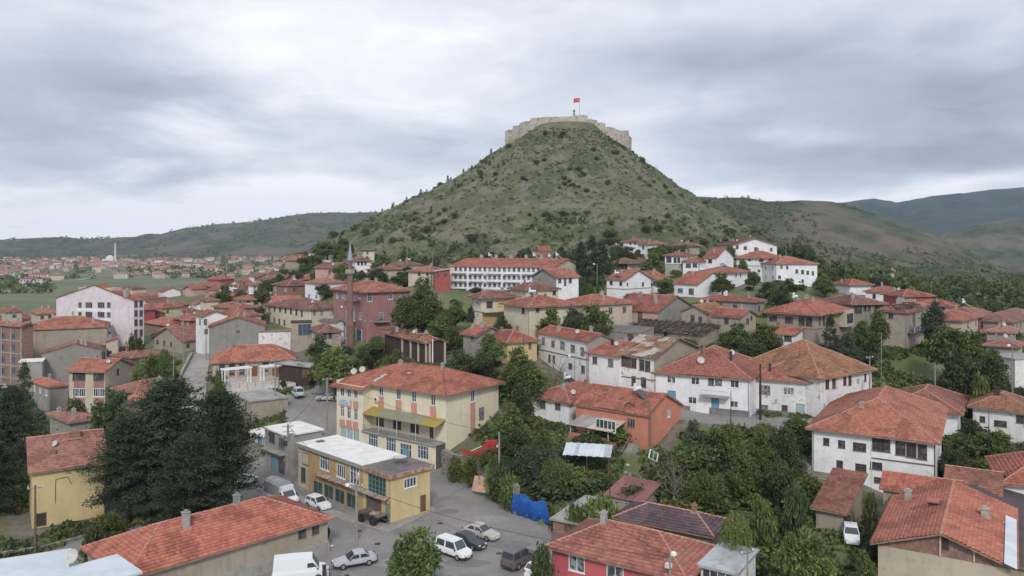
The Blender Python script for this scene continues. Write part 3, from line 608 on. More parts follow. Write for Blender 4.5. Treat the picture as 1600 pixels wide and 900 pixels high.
    for i in range(60):
        v0, v1 = -.2+i*(w0+.1)/60, -.2+(i+1)*(w0+.1)/60; mt = 'awning_yellow' if (v0 < 3 or v0 > w0-3.2) else 'awning_green'; dz = .05*(i % 2)
        m.face([(-off-.3, v0, 6.25+dz), (-off-.3, v1, 6.25+dz), (-.02, v1, 7.05+dz), (-.02, v0, 7.05+dz)], mt)
        m.face([(-.02, v0, 6.98), (-.02, v1, 6.98), (-off-.3, v1, 6.18), (-off-.3, v0, 6.18)], mt)
    m.build('balcony_canopy', o.root)
    m = MB()
    for v in (.2, 4, 8, 12, w0-.2): m.tube((-off-.15, v, 3.6), (-off-.15, v, 6.25), .04, .04, 'metal_white', 5)
    m.build('canopy_post', o.root)
    for a, z, w, hh in [q for q in f2.holes['l'] if q[1] > 7]: pass
    for px, py in ((595.6, 610), (623, 615.6), (647, 619.4), (677, 624.5)):
        a, z = p2f(o, 'l', px, py); z = min(z, h-.12-.875)
        MB().bb((-.05, a-.62, 7.1), (-.003, a+.62, z-.97), 'schoolpink').bb((-.05, a-.62, z+.93), (-.003, a+.62, h-.05), 'schoolpink').build('pink_panel', o.root)
    a, z = p2f(o, 'r', 738.6, 617); MB().bb((a-.6, -.05, 3.0), (a+.6, -.003, z-1.2), 'schoolpink').build('pink_panel', o.root)
    for px in (535, 545.4, 556):
        a, _ = p2f(o, 'l', px, 645, off)
        MB().bb((-off-.05, a-.6, 3.3), (-off-.003, a+.6, 4.65), 'schoolpink').bb((-off-.05, a-.6, 6.75), (-off-.003, a+.6, 8.0), 'schoolpink').build('pink_panel', o.root)
    a0, a1 = p2f(o, 'l', 529, 620, off)[0], p2f(o, 'l', 548, 622, off)[0]
    sgn = MB().bb((-off-.16, a1, 7.15), (-off-.06, a0, 8.1), 'sign_white').build('name_sign', o.root)
    m = MB()
    for k, (z, n) in enumerate(((7.85, 3), (7.6, 9), (7.38, 7))):
        for i in range(n): w = (a0-a1-.8)/max(n, 5); c = (a0+a1)/2+(i-(n-1)/2)*w; m.bb((-off-.175, c-w*.38, z-.06), (-off-.162, c+w*.38, z+.06), 'sign_blue')
    m.build('sign_lettering', sgn)
    sl_ = [(Vector((-off-.8, D+.9, h-.95)), Vector((-off-.8, w0-.7, h-.95)), Vector((-.6, w0-.7, h-.14)), Vector((-.6, D+.9, h-.14)))]
    ro = slab(sl_, .14, sagf(0, 0), 'tile_new', 'fascia').build('wing_roof', o.root); fin(bpy.data.objects.new('roof_tiles', tilemesh(sl_, .24, .36, sagf(0, 0), 'tile_new')), ro, kind='stuff')
    m = MB()   # mortar patch beside the valley
    for i in range(6): m.box((.0+i*.42, w0-.6+random.uniform(-.15, .15), h+.06-.9*math.tan(R(20))+(i*.42+.9)*math.tan(R(20))+.14), (.45, .6, .05), 'metalsheet', mx=Matrix.Rotation(R(-20), 3, 'Y'))
    m.build('roof_patch', o.root)
    MB().tube((-.08, -.08, 3.4), (-.08, -.08, h-.2), .06, .06, 'metal_white', 6).tube((-off-.08, w0-.1, 0), (-off-.08, w0-.1, h-.6), .06, .06, 'metal_white', 6).build('drainpipe', o.root)
    dishp(o, .1, .98, .55, .7); dishp(o, .2, .95, .55, .7); MB().box((3.6, 11, roofz(o, 3.6, 11)+.1), (.7, .3, .12), 'whiteroof').build('skylight', o.roof)
    ac = MB().bb((-.45, w0-1.6, 8.0), (-.02, w0-.7, 8.7), 'metal_white').tube((-.46, w0-1.15, 8.35), (-.455, w0-1.15, 8.35), .26, .26, 'metal_dark', 10).build('air_conditioner', o.root)
    Hse['school'] = o
    # orange house with porch, and the white one it adjoins
    o = H('orange-red gabled house with broken tiled roof, porch and outside stair', (1012, 648), 111, 900, 1064, 49, None, 'gy', 'salmon', 'tile_new', 25, .35, base=4.2, lod=0, sag=.12, gaps=.2,
          wins=[('l', 986, 661, 1.3, 1.2, 'g2'), ('r', 1045, 646, .75, 1.1, 'w1'), ('l', 944, 668, 2.4, 1.5, 'w4')], name='orange_house')
    chimney(o, .12, .06, 1.1, .5, 'brickchim'); chimney(o, .35, .75, .5, .5, 'brickchim'); chimney(o, .2, .45, .4, .4, 'brickchim'); tankp(o, .35, .3)
    MB().bb((.15, -.3, -3), (.55, -.003, o.h+.9), 'brickchim').build('flue', o.root)
    # porch on the street side
    m = MB(); pd = 3.2
    for v in (4.6, 8.0, 11.2): m.tube((-pd+.1, v, -.5), (-pd+.1, v, 2.7), .07, .07, 'frame_white', 6)
    m.build('porch_post', o.root); MB().bb((-pd, 4.3, -2.5), (-.003, 11.6, .8), 'salmon').bb((-pd+.2, 4.5, .8), (-.01, 11.4, .86), 'greyroof').build('porch_base', o.root)
    m = MB()
    for i in range(11): v = 3.9+i*.7; m.box((-pd/2-.2, v, 3.15+random.uniform(-.03, .03)), (pd+.9, .66, .06), 'greyroof' if i > 5 else 'beige', mx=Matrix.Rotation(R(-13), 3, 'Y'))
    m.build('porch_roof', o.root); MB().bb((-pd, 4.4, .86), (-pd+.08, 11.5, 1.5), 'salmon').build('porch_parapet', o.root)
    window(o, 'l', 946, 665, 3.4, 1.6, 'w4', pd-.1)
    m = MB(); n = 12
    for i in range(n): m.bb((-1.0-i*.33, .9, -4), (-1.33-i*.33, 2.3, .9-i*.25), 'pavement')
    m.build('stair', o.root); m = MB().tube((-1.0, .9, 1.8), (-5, .9, -1.2), .03, .03, 'metal', 5).tube((-1, 2.3, 1.8), (-5, 2.3, -1.2), .03, .03, 'metal', 5)
    for i in range(7): m.tube((-1-i*.65, .9, .7-i*.5), (-1-i*.65, .9, 1.8-i*.49), .02, .02, 'metal', 4)
    m.build('stair_railing', o.root); Hse['orange'] = o
    o = H('small white house with red hip roof joined to the left end of the orange house', (889, 627), 122, 829, 960, 50, None, 'hip', 'white', 'tile_mid', 22, .6, base=5.2, W=12, wins=[('l', 848, 627, 1.1, 1.7, 'g1t'), ('l', 871.5, 631.5, 1.1, 1.5, 'g1t')], lod=0, name='house')
    # white row
    o = H('white house with blue door, balcony and lopsided tiled roof in the centre row', (1171, 591), 118, 1024, 1100, 62, None, 'hip', 'white', 'tile_mid', 25, .5, base=7.6, W=16, sag=.14, lod=0,
          wins=[('l', 1049, 593, 1.35, 1.1, 'w1c'), ('l', 1086.5, 595.5, 1.3, 1.1, 'w1'), ('l', 1148, 600, 1.3, 1.15, 'w1'), ('l', 1082, 625.5, 1.3, 1.1, 'w1'), ('l', 1147, 631.5, 1.2, 1.0, 'w1'), ('l', 1111, 596, .9, 1.2, 'g1'), ('l', 1122.5, 596, 1.1, 1.2, 'g1c')],
          doors=[('l', 1117.5, 634, 1.15, 2.4, 'door_blue'), ('l', 1049.5, 617, 1.3, 1.3, 'door_blue')])
    chimney(o, .25, .25, 1.4, .35, 'metal_dark'); chimney(o, .3, .55, 1.6, .35, 'brickchim'); dishp(o, .15, .55, .6, .6); dishp(o, .5, .3, .45, .5)
    a, z = p2f(o, 'l', 1117, 618); MB().bb((-1.3, a-2.2, z-.1), (0, a+2.0, z+.08), 'greyroof').build('balcony_floor', o.root)
    m = MB()
    for i in range(13): v = a-2.1+i*.33; m.tube((-1.2, v, z), (-1.2, v, z+.9), .018, .018, 'metal', 4)
    m.tube((-1.2, a-2.1, z+.9), (-1.2, a+1.9, z+.9), .03, .03, 'metal', 4); m.build('balcony_railing', o.root); Hse['row1'] = o
    MB().bb((-.06, 0, -1), (-.003, 6, .7), 'skirt').bb((-.06, 9, -1), (-.003, o.D, .6), 'skirt').build('grey_plinth', o.root)
    o = H('white house with flaking plaster and plain red tiled roof in the centre row', (1279, 597), 118, 1175, 1300, 60, None, 'hip', 'white_old', 'tile_mid', 27, .5, base=7, W=13, sag=.12, lod=0,
          wins=[('l', 1194.5, 609, 1.7, 1.4, 'g3c'), ('l', 1232.5, 611, 1.6, 1.2, 'w2c'), ('l', 1266, 607, .9, 1.2, 'b1'), ('l', 1193.5, 637, 1.3, .9, 'g2c'), ('l', 1226, 637.5, .9, .9, 'b1')], doors=[('l', 1250.5, 645, 1.2, 2.7, 'door_aqua')])
    MB().bb((-.06, 2.6, -1), (-.003, o.D-.3, .75), 'skirt').build('grey_plinth', o.root); chimney(o, .3, .7, .8, .4, 'brickchim'); chimney(o, .1, .75, 1.2, .3, 'metal_dark')
    o = H('patched white house with dark shuttered windows under the mossy end roof', (1281, 589), 117, 1215, 1362, 36, None, 'hip', 'white_old', 'tile_moss', 30, .6, base=8.2, D=15, sag=.18, lod=0, gaps=.12,
          wins=[('r', 1292.5, 599, .95, 1.7, 'b1t'), ('r', 1303, 598, .95, 1.7, 'b1t'), ('r', 1320, 594, .85, 1.6, 'b1t'), ('r', 1328, 594, .85, 1.6, 'b1t'), ('r', 1341, 596, .7, 1.1, 'w1'), ('r', 1352, 590, .6, 1.2, 'b1')])
    chimney(o, .2, .35, .9, .4, 'brickchim')
    # white house, lower right
    o = H('large white three level house with dark windows and wide rust red hip roof, right side', (1460, 687), 95, 1269, 1474, 59, None, 'hip', 'white', 'tile_new', 24, .7, base=1.8, lod=0, sag=.09, deep=4,
          wins=[('l', 1291, 690, .75, .95, 'b1'), ('l', 1315, 694, .85, 1.0, 'b1'), ('l', 1343, 698.5, 1.55, 1.05, 'b2t'), ('l', 1376, 692, 2.2, 2.1, 'b3x'), ('l', 1407, 700.5, 1.15, 1.75, 'b1x'), ('l', 1424, 703.5, 1.15, 1.85, 'b1x'), ('l', 1441, 706.5, 1.05, 1.85, 'b1x'),
                ('l', 1312, 725.5, .8, 1.0, 'b1'), ('l', 1345, 731, 1.3, 1.0, 'b1t'), ('l', 1369, 728, 1.4, .95, 'b1'), ('l', 1371, 750, .8, .7, 'b1'), ('r', 1467, 703, .8, 1.7, 'b1')], name='white_house')
    t0, zb = p2f(o, 'l', 1362, 715); MB().bb((-.09, 0, zb-.1), (0, t0, zb+.05), 'trim').bb((-.07, t0-.05, -3), (0, t0+.05, o.h), 'white_old').bb((-.1, -.1, -3), (0, 0, o.h-.1), 'wood_dark').build('timber_beam', o.root)
    chimney(o, .2, .62, .5, .5, 'plastchim'); chimney(o, .12, .8, .5, .45, 'brickchim'); chimney(o, .4, .72, .3, .5, 'brickchim')
    Hse['whiteR'] = o
    o = H('white cottage with red hip roof half hidden behind the large white house', (1496, 643), 113, 1385, 1506, 57, None, 'hip', 'white', 'tile_old', 23, .8, base=4.0, wins=[('l', 1457, 651.5, 1.5, 1.0, 'w2'), ('l', 1420, 643, .6, .6, 'b1')], lod=0, name='house')
    o = H('crumbling white house with sagging patched roof and lower balcony at the right edge', (1612, 642), 112, 1520, 1650, 56, None, 'hip', 'white_old', 'tile_moss', 24, .7, base=2.4, W=9, sag=.2, lod=0, gaps=.25, wins=[('l', 1563, 662, 1.6, .9, 'b2'), ('l', 1535, 655, .7, .9, 'b1'), ('l', 1594, 655, 1.0, 1.2, 'b1')], name='house')
    MB().bb((-1.2, 1, 1.2), (0, 7, 1.35), 'greyroof').bb((-1.2, 1, 1.35), (-1.1, 7, 2.1), 'beige').build('balcony', o.root); chimney(o, .3, .6, 1.2, .7, 'wood_dark')
    # bottom right brick house
    o = H('tan and brick gabled house with wide new red roof, bottom right corner', (1578, 881), 66, 1372, 1640, 57.5, None, 'gy', 'brick', 'tile_bright', 20, .55, base=1.5, W=0.1+0, D=None, deep=5) if False else None
    th = 57.5; Z = 66
    o = H('tan and brick gabled house with wide new red roof, bottom right corner', (1578, 883), 66, 1372, 1600, 57.5, None, None, 'brick', 'tile_bright', base=1.5, W=17.0, nowall=True, name='brick_house', deep=5)
    D, Wd, h = o.D, o.W, o.h; tn = math.tan(R(19)); o.holes = {'l': [], 'r': []}
    MB().prism([(0, 0), (Wd, 0), (Wd, D), (0, D)], -5, h-.35, 'beige').build('wall', o.root)
    m = MB().face([(-.003, 0, h-.35), (-.003, D, h-.35), (-.003, D, h), (-.003, D/2, h+D/2*tn), (-.003, 0, h)][::-1], 'brick').bb((0, 0, h-.4), (Wd, .2, h), 'brick').bb((0, D-.2, h-.4), (Wd, D, h), 'brick').face([(Wd, 0, h-.35), (Wd, D, h-.35), (Wd, D/2, h+D/2*tn)], 'brick')
    m.build('brick_gable', o.root)
    MB().bb((-.1, D*.5-.55, h+.35), (-.01, D*.5-.1, h+1.35), 'wood_dark').build('gable_window', o.root); MB().bb((-.12, D*.5+.02, h-.3), (-.01, D*.5+.16, h+1.7), 'beige').bb((-.12, D*.25, h-.3), (-.01, D*.25+.13, h+.9), 'beige').build('brick_pier', o.root)
    V = Vector; oo = .6; SL = []
    s0 = (V((-oo, D+oo, h-oo*tn)), V((-oo, -oo*0+D/2, h+D/2*tn)))
    SL = [(V((-oo, D+oo, h+.08-oo*tn))*1, V((-oo, D+oo, 0)), None, None)]
    x0, x1 = -oo, Wd+.4; zr = h+.1+D/2*tn; zl = h+.1-oo*tn
    SL = [(V((x1, D+oo, zl)), V((x0, D+oo, zl)), V((x0, D/2, zr)), V((x1, D/2, zr))), (V((x0, -oo, zl)), V((x1, -oo, zl)), V((x1, D/2, zr)), V((x0, D/2, zr)))]
    o.SL = SL; sg = sagf(.08, 4); ro = slab(SL, .16, sg, 'tile_bright', 'fascia').build('roof', o.root); o.roof = ro
    fin(bpy.data.objects.new('roof_tiles', tilemesh(SL, .24, .36, sg, 'tile_bright')), ro, kind='stuff'); ridgecaps([(V((x0, D/2, zr)), V((x1, D/2, zr)))], sg, 0).build('ridge_cap', ro, kind='stuff')
    MB().box((Wd*.55, D*.62, roofz(o, Wd*.55, D*.62)+.02), (1.3, 1.0, .5), 'wood_dark').box((Wd*.55, D*.62+.1, roofz(o, Wd*.55, D*.62)+.35), (1.7, 1.1, .08), 'tile_bright').build('roof_hatch', ro)
    chimney(o, .72, .88, 1.0, .6, 'plastchim'); chimney(o, .58, .2, .8, .7, 'plastchim')
    m = MB()
    for i in range(9): m.box((-.2+i*1.55, -.05, roofz(o, 1, -.05)+.16), (1.5, .95, .05), 'bluesheet', mx=Matrix.Rotation(R(19), 3, 'X'))
    m.build('valley_flashing', ro); Hse['brickR'] = o
    o = H('red tiled annex roof rising behind the brick gabled house', (1496, 778), 82, 1380, 1600, 57.5, None, 'gy', 'tan', 'tile_bright', 17, .4, base=2, W=6, lod=0, name='annex')
    o = H('long lean-to with dark brown sheet roof along the brick house', (1650, 905), 66, 1600, 1700, 58, None, 'sy', 'tan', 'brownsheet', 12, .3, base=1.5, W=26, D=6.5, notile=True, lod=0, name='lean_to')
    o = H('narrow tile roofed outbuilding running up behind the brown lean-to', (1560, 812), 82, 1500, 1640, 57.5, None, 'gy', 'brick', 'tile_old', 20, .4, base=2.5, W=16, D=5, lod=0, name='outbuilding')
    o = H('pale stone house with steep red roof and stacked timber beside it, right edge', (1569, 752), 88, 1543, 1690, -24, None, 'hip', 'white_old', 'tile_bright', 27, .5, base=1.0, lod=0, W=8, D=11, name='stone_house')
    m = MB()
    for i in range(60): m.box((random.uniform(1.5, 5), -.9+random.uniform(-.5, .5), random.uniform(.1, 3.0)), (random.uniform(1.5, 3.2), .09, .09), 'oldwood', rz=random.uniform(-.2, .2))
    m.build('stacked_timber', o.root, kind='stuff')
    o = H('low garage with rough brown tiled roof below the large white house', (1318, 800), 84, 1275, 1352, 52, None, 'sx', 'tan', 'tile_old', 16, .5, base=3.1, W=7.5, lod=0, sag=.15, doors=[('l', 1300, 812, 3.6, 1.9, 'wood_dark')], name='garage', cat='garage')
    # pink house, bottom centre
    o = H('hot pink house with brown-red ribbed hip roof, bottom centre', (1069, 899), 68.5, 863, 1116, 57, None, 'hip', 'hotpink', 'tile_mid', 24, .6, base=0.0, lod=0, sag=.07, wins=[('l', 901, 881, 1.7, 1.5, 'w1c'), ('l', 961, 899, 1.7, 1.8, 'w1c')], name='pink_house')
    chimney(o, .45, .72, 1.0, .55, 'greyroof'); Hse['pink'] = o
    m = MB().tube((-.5, 1.2, o.h-1), (-.5, 1.2, o.h+1.6), .05, .05, 'metal', 5).box((-.6, 1.2, o.h+.8), (.5, .5, .35), 'metal_white').build('roof_mast', o.root)
    o = H('house with dark purple slate-coloured tiles and red hip end behind the pink house', (1110, 833), 79, 968, 1133, 57, None, 'hip', 'tan', 'tile_purple', 22, .6, base=0.6, lod=0, sag=.08, name='house')
    chimney(o, .5, .25, .7, .45, 'brickchim'); Hse['purple'] = o
    o = H('small pinkish orange roofed shed behind the purple tiled house', (1003, 782), 90, 948, 1014, 57, None, 'sx', 'tan', 'tile_dusty', 8, .3, base=2.2, W=5, lod=0, notile=True, name='shed', cat='shed')
    o = H('grey flat roofed shed above the blue tarpaulin', (905, 820), 86, 864, 960, 60, None, 'flat', 'brick', 'greyroof', base=0.0, o=.3, W=9, lod=0, name='shed', cat='shed')
    o = H('white glazed annex with grey sheet roof at the right end of the pink house', (1150, 897), 69, 1095, 1172, 57, None, 'flat', 'white', 'metalsheet', base=0, o=.3, lod=0, W=6, wins=[('l', 1118, 888, 2.8, 1.4, 'w3')], name='annex')
    # metal roofed sheds bottom left
    o = H('pale blue sheet metal roof at the bottom left corner', (-201, 968.6), 56.9, -60, 118, 27, None, 'flat', 'grey', 'bluesheet', base=0, o=.3, lod=0, W=12, D=8, name='metal_roof_shed', cat='shed')
    o = H('light metal roof wedge with satellite dish beside the long red roof', (92, 934), 60.5, 121, 199, 47, None, 'flat', 'grey', 'bluesheet', 10, .2, base=0, lod=0, W=6, D=5, name='metal_roof_shed', cat='shed'); dishp(o, .45, 1.02, .6, .8)
Hse = {}
def mid_houses():
    # stone bath house with arched openings
    o = H('low stone building with arched windows and long red roof facing the paved terrace', (332, 565), 164, 320, 459, 18, None, 'hip', 'stone', 'tile_new', 24, .6, base=5.2, D=11, k=.8, sag=.05, lod=1,
          wins=[('r', 347, 579, 1.2, 2.2, 'b1a0'), ('r', 362.5, 575, 1.2, 1.5, 'b1a0'), ('r', 378, 574, 1.2, 1.5, 'b1a0'), ('r', 415.5, 569, 1.2, 1.3, 'b1a0'), ('r', 447, 569, 1.1, 1.2, 'b1a0'), ('r', 362.5, 584, 1.1, .7, 'b1'), ('r', 378, 583, 1.1, .7, 'b1'), ('r', 416, 579, .9, .6, 'b1'), ('r', 446, 577.5, .9, .6, 'b1')],
          doors=[('r', 397, 580, 1.4, 2.2, 'door_brown'), ('r', 431, 581, 1.5, 1.7, 'door_brown')], name='stone_bath_house', cat='stone building')
    dm = MB(); dm.lathe((o.W*.55, 5.5, o.h+1.6), [(.5, 0), (.45, .5), (.2, .9), (0.02, 1.0)], 'plastchim', 10); dm.build('roof_vent', o.roof); Hse['bath'] = o
    H('small wooden kiosk row with pale flat roof at the right end of the terrace', (484, 574), 158, 456, 492, 58, None, 'flat', 'wood_dark', 'greyroof', base=5.0, o=.5, D=9, W=3, doors=[('l', 469, 577, 2, 2.0, 'wood'), ('l', 478, 582, 2, 2.0, 'door_brown')], name='kiosk', cat='kiosk')
    H('large grey plastered gable house with a red slope beside the climbing road', (327, 511), 186, 322, 414, 18, None, 'gy', 'grey', 'tile_new', 19, .3, base=6.6, D=10, wins=[('r', 372, 518, .9, .7, 'g1')], name='gable_house')
    H('white roughcast garden wall house with brick coping between grey gable and cream hall', (404, 520), 188, 403, 454, 16, None, 'flat', 'white_old', 'brick', base=7.4, o=.05, D=4, name='walled_yard', cat='outbuilding')
    H('ruined shed with blue wall and bare beams below the cream hall', (455, 505), 186, 452, 487, 16, None, 'flat', 'tan', 'wood_dark', base=7.5, o=.1, D=5, wins=[('r', 477, 515, 3, 2.6, 'gu')], name='ruined_shed', cat='shed')
    H('small stone cottage with brown hipped roof below the cream hall', (500, 518), 180, 486, 533, 28, None, 'hip', 'stone', 'tile_brown', 24, .5, base=9.4, D=9, wins=[('r', 508, 525, .9, 1.5, 'b1'), ('r', 516, 524, .9, 1.5, 'b1')], name='cottage')
    H('grey roofed shed tucked against the red minaret house', (524, 503), 186, 500, 537, 50, None, 'gy', 'white_old', 'darkgrey', 20, .4, base=11, notile=True, D=6, name='shed', cat='shed')
    o = H('long cream two storey hall with regular dark windows and brown-red hip roof', (485, 482), 213, 416, 537, 47, None, 'hip', 'cream', 'tile_brown', 17, .7, base=9.5, sag=.03, name='cream_hall',
          wins=row('l', 420.6, 480, 471.6, 489.5, 7, .9, 1.7, 'b1')+row('l', 420.6, 499, 444.5, 504, 4, .8, 1.6, 'b1')+[('r', 491.6, 489.6, 1.1, 1.5, 'w2'), ('r', 503, 489.6, 1.1, 1.5, 'w2'), ('r', 521.5, 489, 1.7, 1.5, 'w3')])
    MB().tube((-.1, -.1, 0), (-.1, -.1, o.h), .1, .1, 'metal_white', 6).build('drainpipe', o.root)
    o = H('tall dusky red building with balconies and red hip roofs beside the minaret', (572, 455), 190, 521, 641, 38, None, 'hip', 'redpink', 'tile_mid', 18, .8, base=9.8, sag=.03, name='red_building',
          wins=[('l', 527, 461, 1.2, 1.6, 'w1'), ('l', 536.5, 461, 1.2, 1.6, 'w1'), ('l', 562, 461, 1.1, 1.7, 'w1'), ('r', 578, 464, 1.2, 2.2, 'w1'), ('r', 610, 463, 1.4, 1.5, 'w2'), ('l', 542, 492, 1.1, 1.8, 'w1'), ('l', 553, 494, 1.0, 2.2, 'w1'), ('l', 563, 494, 1.1, 1.8, 'w1'), ('r', 595.5, 495, 1.1, 2.2, 'w1'), ('r', 630, 461, 1.2, 1.4, 'w1')])
    for f, px, py, w in (('l', 553, 468, 7), ('l', 548, 501, 6), ('r', 595, 502, 4)):
        a, z = p2f(o, f, px, py); m = MB()
        def q(a0, d0, z0, a1, d1, z1, mt): m.bb((a0, -d0, z0), (a1, -d1, z1), mt) if f == 'r' else m.bb((-d0, a0, z0), (-d1, a1, z1), mt)
        q(a-w/2, 0, z-.2, a+w/2, 1.1, z, 'greyroof'); q(a-w/2, 1.05, z, a+w/2, 1.1, z+.12, 'metal'); q(a-w/2, 1.05, z+.8, a+w/2, 1.1, z+.9, 'metal')
        for i in range(9): q(a-w/2+i*w/8-.03, 1.05, z, a-w/2+i*w/8+.03, 1.1, z+.85, 'metal')
        m.build('balcony', o.root)
    m = MB()
    for i in range(5): m.bb((-.12, 2+i*3.0, -1), (-.01, 2.2+i*3.0, 3), 'metal_white')
    for i in range(4): m.bb((-.08, 2.3+i*3.0, .2), (-.01, 4.9+i*3.0, 2.7), 'glass_blue')
    m.build('shop_front', o.root)
    # white apartment row
    o = H('long white three storey apartment row with balconies and red roof below the castle hill', (866, 418), 222, 703, 907, 66, None, 'gy', 'white', 'tile_mid', 11, .4, base=17.4, W=None, sag=.06, name='apartment_row', cat='apartment building',
          wins=[('l', x, yy+(x-704)*.012, .85, 1.15, 'g1c' if (int(x)*7+int(yy)) % 3 == 0 else 'g1') for yy in (420, 432.5, 444.5, 456) for x in np.arange(712, 864, 7.6)])
    for i, yy in enumerate((427, 439.5, 451.5)):
        _, z = p2f(o, 'l', 780, yy)
        for s0, s1 in ((.02, .17), (.19, .34), (.36, .51), (.53, .68), (.70, .97)):
            v1, v0 = o.D*(1-s0)-.2, o.D*(1-s1); m = MB().bb((-1.2, v0, z-.15), (0, v1, z), 'white')
            for k in range(int((v1-v0)/.6)): m.bb((-1.18, v0+k*.6, z), (-1.14, v0+k*.6+.05, z+.85), 'metal')
            m.bb((-1.2, v0, z+.82), (-1.12, v1, z+.9), 'metal' if s0 < .6 else 'aqua'); m.build('balcony', o.root)
    for fv in (.1, .25, .4, .55, .7, .85): chimney(o, .5, fv, 1.0, .8, 'plastchim')
    tankp(o, .55, .78); tankp(o, .5, .1); tankp(o, .6, .2); Hse['apt'] = o
    o.wallpale = MB().face([(-.0, -.02, -2), (o.W, -.02, -2), (o.W, -.02, o.h), (o.W/2, -.02, o.h+o.W/2*math.tan(R(11))-.05), (0, -.02, o.h)], 'cream').build('gable_wall', o.root)
    H('grey gabled house with white flank and small balcony in front of the apartment row', (869, 433), 188, 832, 904, 36, None, 'gx', 'white', 'tile_mid', 22, .4, base=18.6, wins=[('r', 874.5, 438, 1.0, 1.3, 'g1'), ('r', 891, 438, 1.0, 1.3, 'g1'), ], doors=[('r', 883, 441, .8, 1.9, 'garage_purple')], name='house'); sidewall(HOUSES[-1], 'l', 'grey', math.tan(R(22)))
    H('cream house with low brown-red roof just below the apartment row', (822, 452), 178, 797, 872, 28, None, 'hip', 'cream', 'tile_brown', 20, .6, base=16.8, wins=[('r', 866, 458, .9, .9, 'b1')], auto=None, name='house')
    o = H('old house with yellow and cream enclosed balcony under a wide brown roof', (752, 463), 164, 738, 806, 28, None, 'hip', 'cream', 'tile_brown', 20, 1.0, base=16.2, band=(3.1,), wins=[('r', 765, 476, 1.4, 1.4, 'b2'), ('r', 781, 475, .9, 1.1, 'g1'), ('r', 795, 474, 1.3, 1.3, 'b1'), ('r', 765, 495, .8, 1.0, 'g1')], name='house')
    MB().bb((o.W*.45, -.06, 3.0), (o.W, -.003, o.h-.2), 'yellow').build('yellow_bay', o.root)
    a, z = p2f(o, 'r', 765, 476); MB().bb((.1, -1.2, 2.95), (o.W, -.06, 3.1), 'trim').bb((.1, -1.2, 3.1), (o.W, -1.1, 3.8), 'cream').build('balcony', o.root); MB().bb((o.W*.02, -.09, .1), (o.W*.5, -.01, 2.5), 'ochre').build('lower_wall', o.root)
    H('cream walled house with broad red roof behind the three garden trees', (827, 478), 153, 806, 900, 30, None, 'hip', 'cream', 'tile_mid', 18, .8, base=14.4, wins=[('l', 817.5, 485, 1.1, 1.3, 'b1'), ('r', 840, 484, .9, 1.0, 'g1')], D=10, name='house')
    H('wide red tiled roof joining on the right of the cream house', (920, 476), 160, 896, 988, 35, None, 'hip', 'beige', 'tile_mid', 17, .5, base=15, D=10, name='house')
    H('grey cottage with orange red roof among trees, left of the row with five windows', (746, 523), 146, 724, 778, 42, None, 'gy', 'grey', 'tile_new', 24, .5, base=12.2, W=6, wins=[('l', 738, 526, .9, 1.2, 'g1')], name='cottage')
    H('yellow cottage with red hip roof and pale ridge among trees', (793, 533), 142, 762, 839, 30, None, 'hip', 'yellow', 'tile_new', 23, .6, base=12, D=9, name='cottage', wins=[('r', 828, 540, .6, 1.2, 'g1')])
    o = H('old open timber barn with pale posts and patchy collapsed roof', (668, 534), 148, 601, 696, 32, None, 'gy', 'wood_dark', 'tile_moss', 20, .5, base=11.2, sag=.3, gaps=.35, lod=1, name='timber_barn', cat='barn')
    m = MB()
    for v in (.1, 3.5, 7, 11): m.bb((-.3, v, -1), (-.03, v+.35, o.h), 'beige')
    for u in (.2, o.W-.4): m.bb((u, -.3, -1), (u+.35, -.03, o.h), 'beige')
    m.build('pale_post', o.root)
    m = MB()
    for i in range(50):
        u, v = random.uniform(0, o.W), random.uniform(2, o.D); m.box((u, v, roofz(o, u, v)+.2), (random.uniform(1, 3), .1, .1), 'oldwood', rz=random.uniform(0, 3))
    m.build('loose_timber', o.root, kind='stuff')
    o = H('white two storey house with five upper windows and red roof, middle of the slope', (918, 533), 133, 841, 957, 29, None, 'gy', 'white_old', 'tile_new', 22, .35, base=10.8, lod=1, band=(3.0,),
          wins=[('l', 849, 533, 1.05, 1.25, 'g1c'), ('l', 864, 537, 1.2, 1.25, 'g1c'), ('l', 879, 539.5, 1.5, 1.4, 'g2c'), ('l', 895, 544.5, 1.3, 1.3, 'g1c'), ('l', 910, 549, 1.15, 1.4, 'g1c'), ('l', 858.5, 560, .7, 1.4, 'b1'), ('l', 865.5, 561, .7, 1.3, 'b1'), ('l', 891, 572, 1.1, 1.0, 'b1'), ('l', 911, 577, 1.1, 1.3, 'g1')], name='house', cat='house', blankr=True); sidewall(o, 'r', 'grey', math.tan(R(22)))
    o = H('white house with two windows under a sunken red roof between five-window house and rusty roof', (967, 556), 128, 918, 995, 40, None, 'gy', 'white', 'tile_new', 20, .45, base=9.6, lod=1, W=9, wins=[('l', 929.5, 563, 1.1, 1.2, 'g2'), ('l', 954, 567, 1.2, 1.3, 'g1c')], name='house'); chimney(o, .3, .55, .9, .4, 'metal_dark')
    o = H('old white house with paired timber windows under a rusty sheet metal roof', (1022, 557), 124.5, 967, 1098, 50, None, 'gy', 'white_old', 'rustsheet', 17, .55, base=8.6, lod=1, band=(3.2,), W=15, notile=True, sag=.04,
          wins=[('l', 974.5, 564.5, .95, 1.6, 'b1x'), ('l', 982.3, 566, .95, 1.6, 'b1x'), ('l', 990.5, 567.5, .95, 1.6, 'b1x'), ('l', 1003, 570.5, .95, 1.7, 'b1x'), ('l', 1012, 572.5, .95, 1.7, 'b1x'), ('l', 990, 595, .8, 1.5, 'b1'), ('l', 1005.5, 597.5, .95, 1.6, 'b1')], name='house', blankr=True); sidewall(o, 'r', 'tan', math.tan(R(17)))
    m = MB(); SLr = o.SL[1]
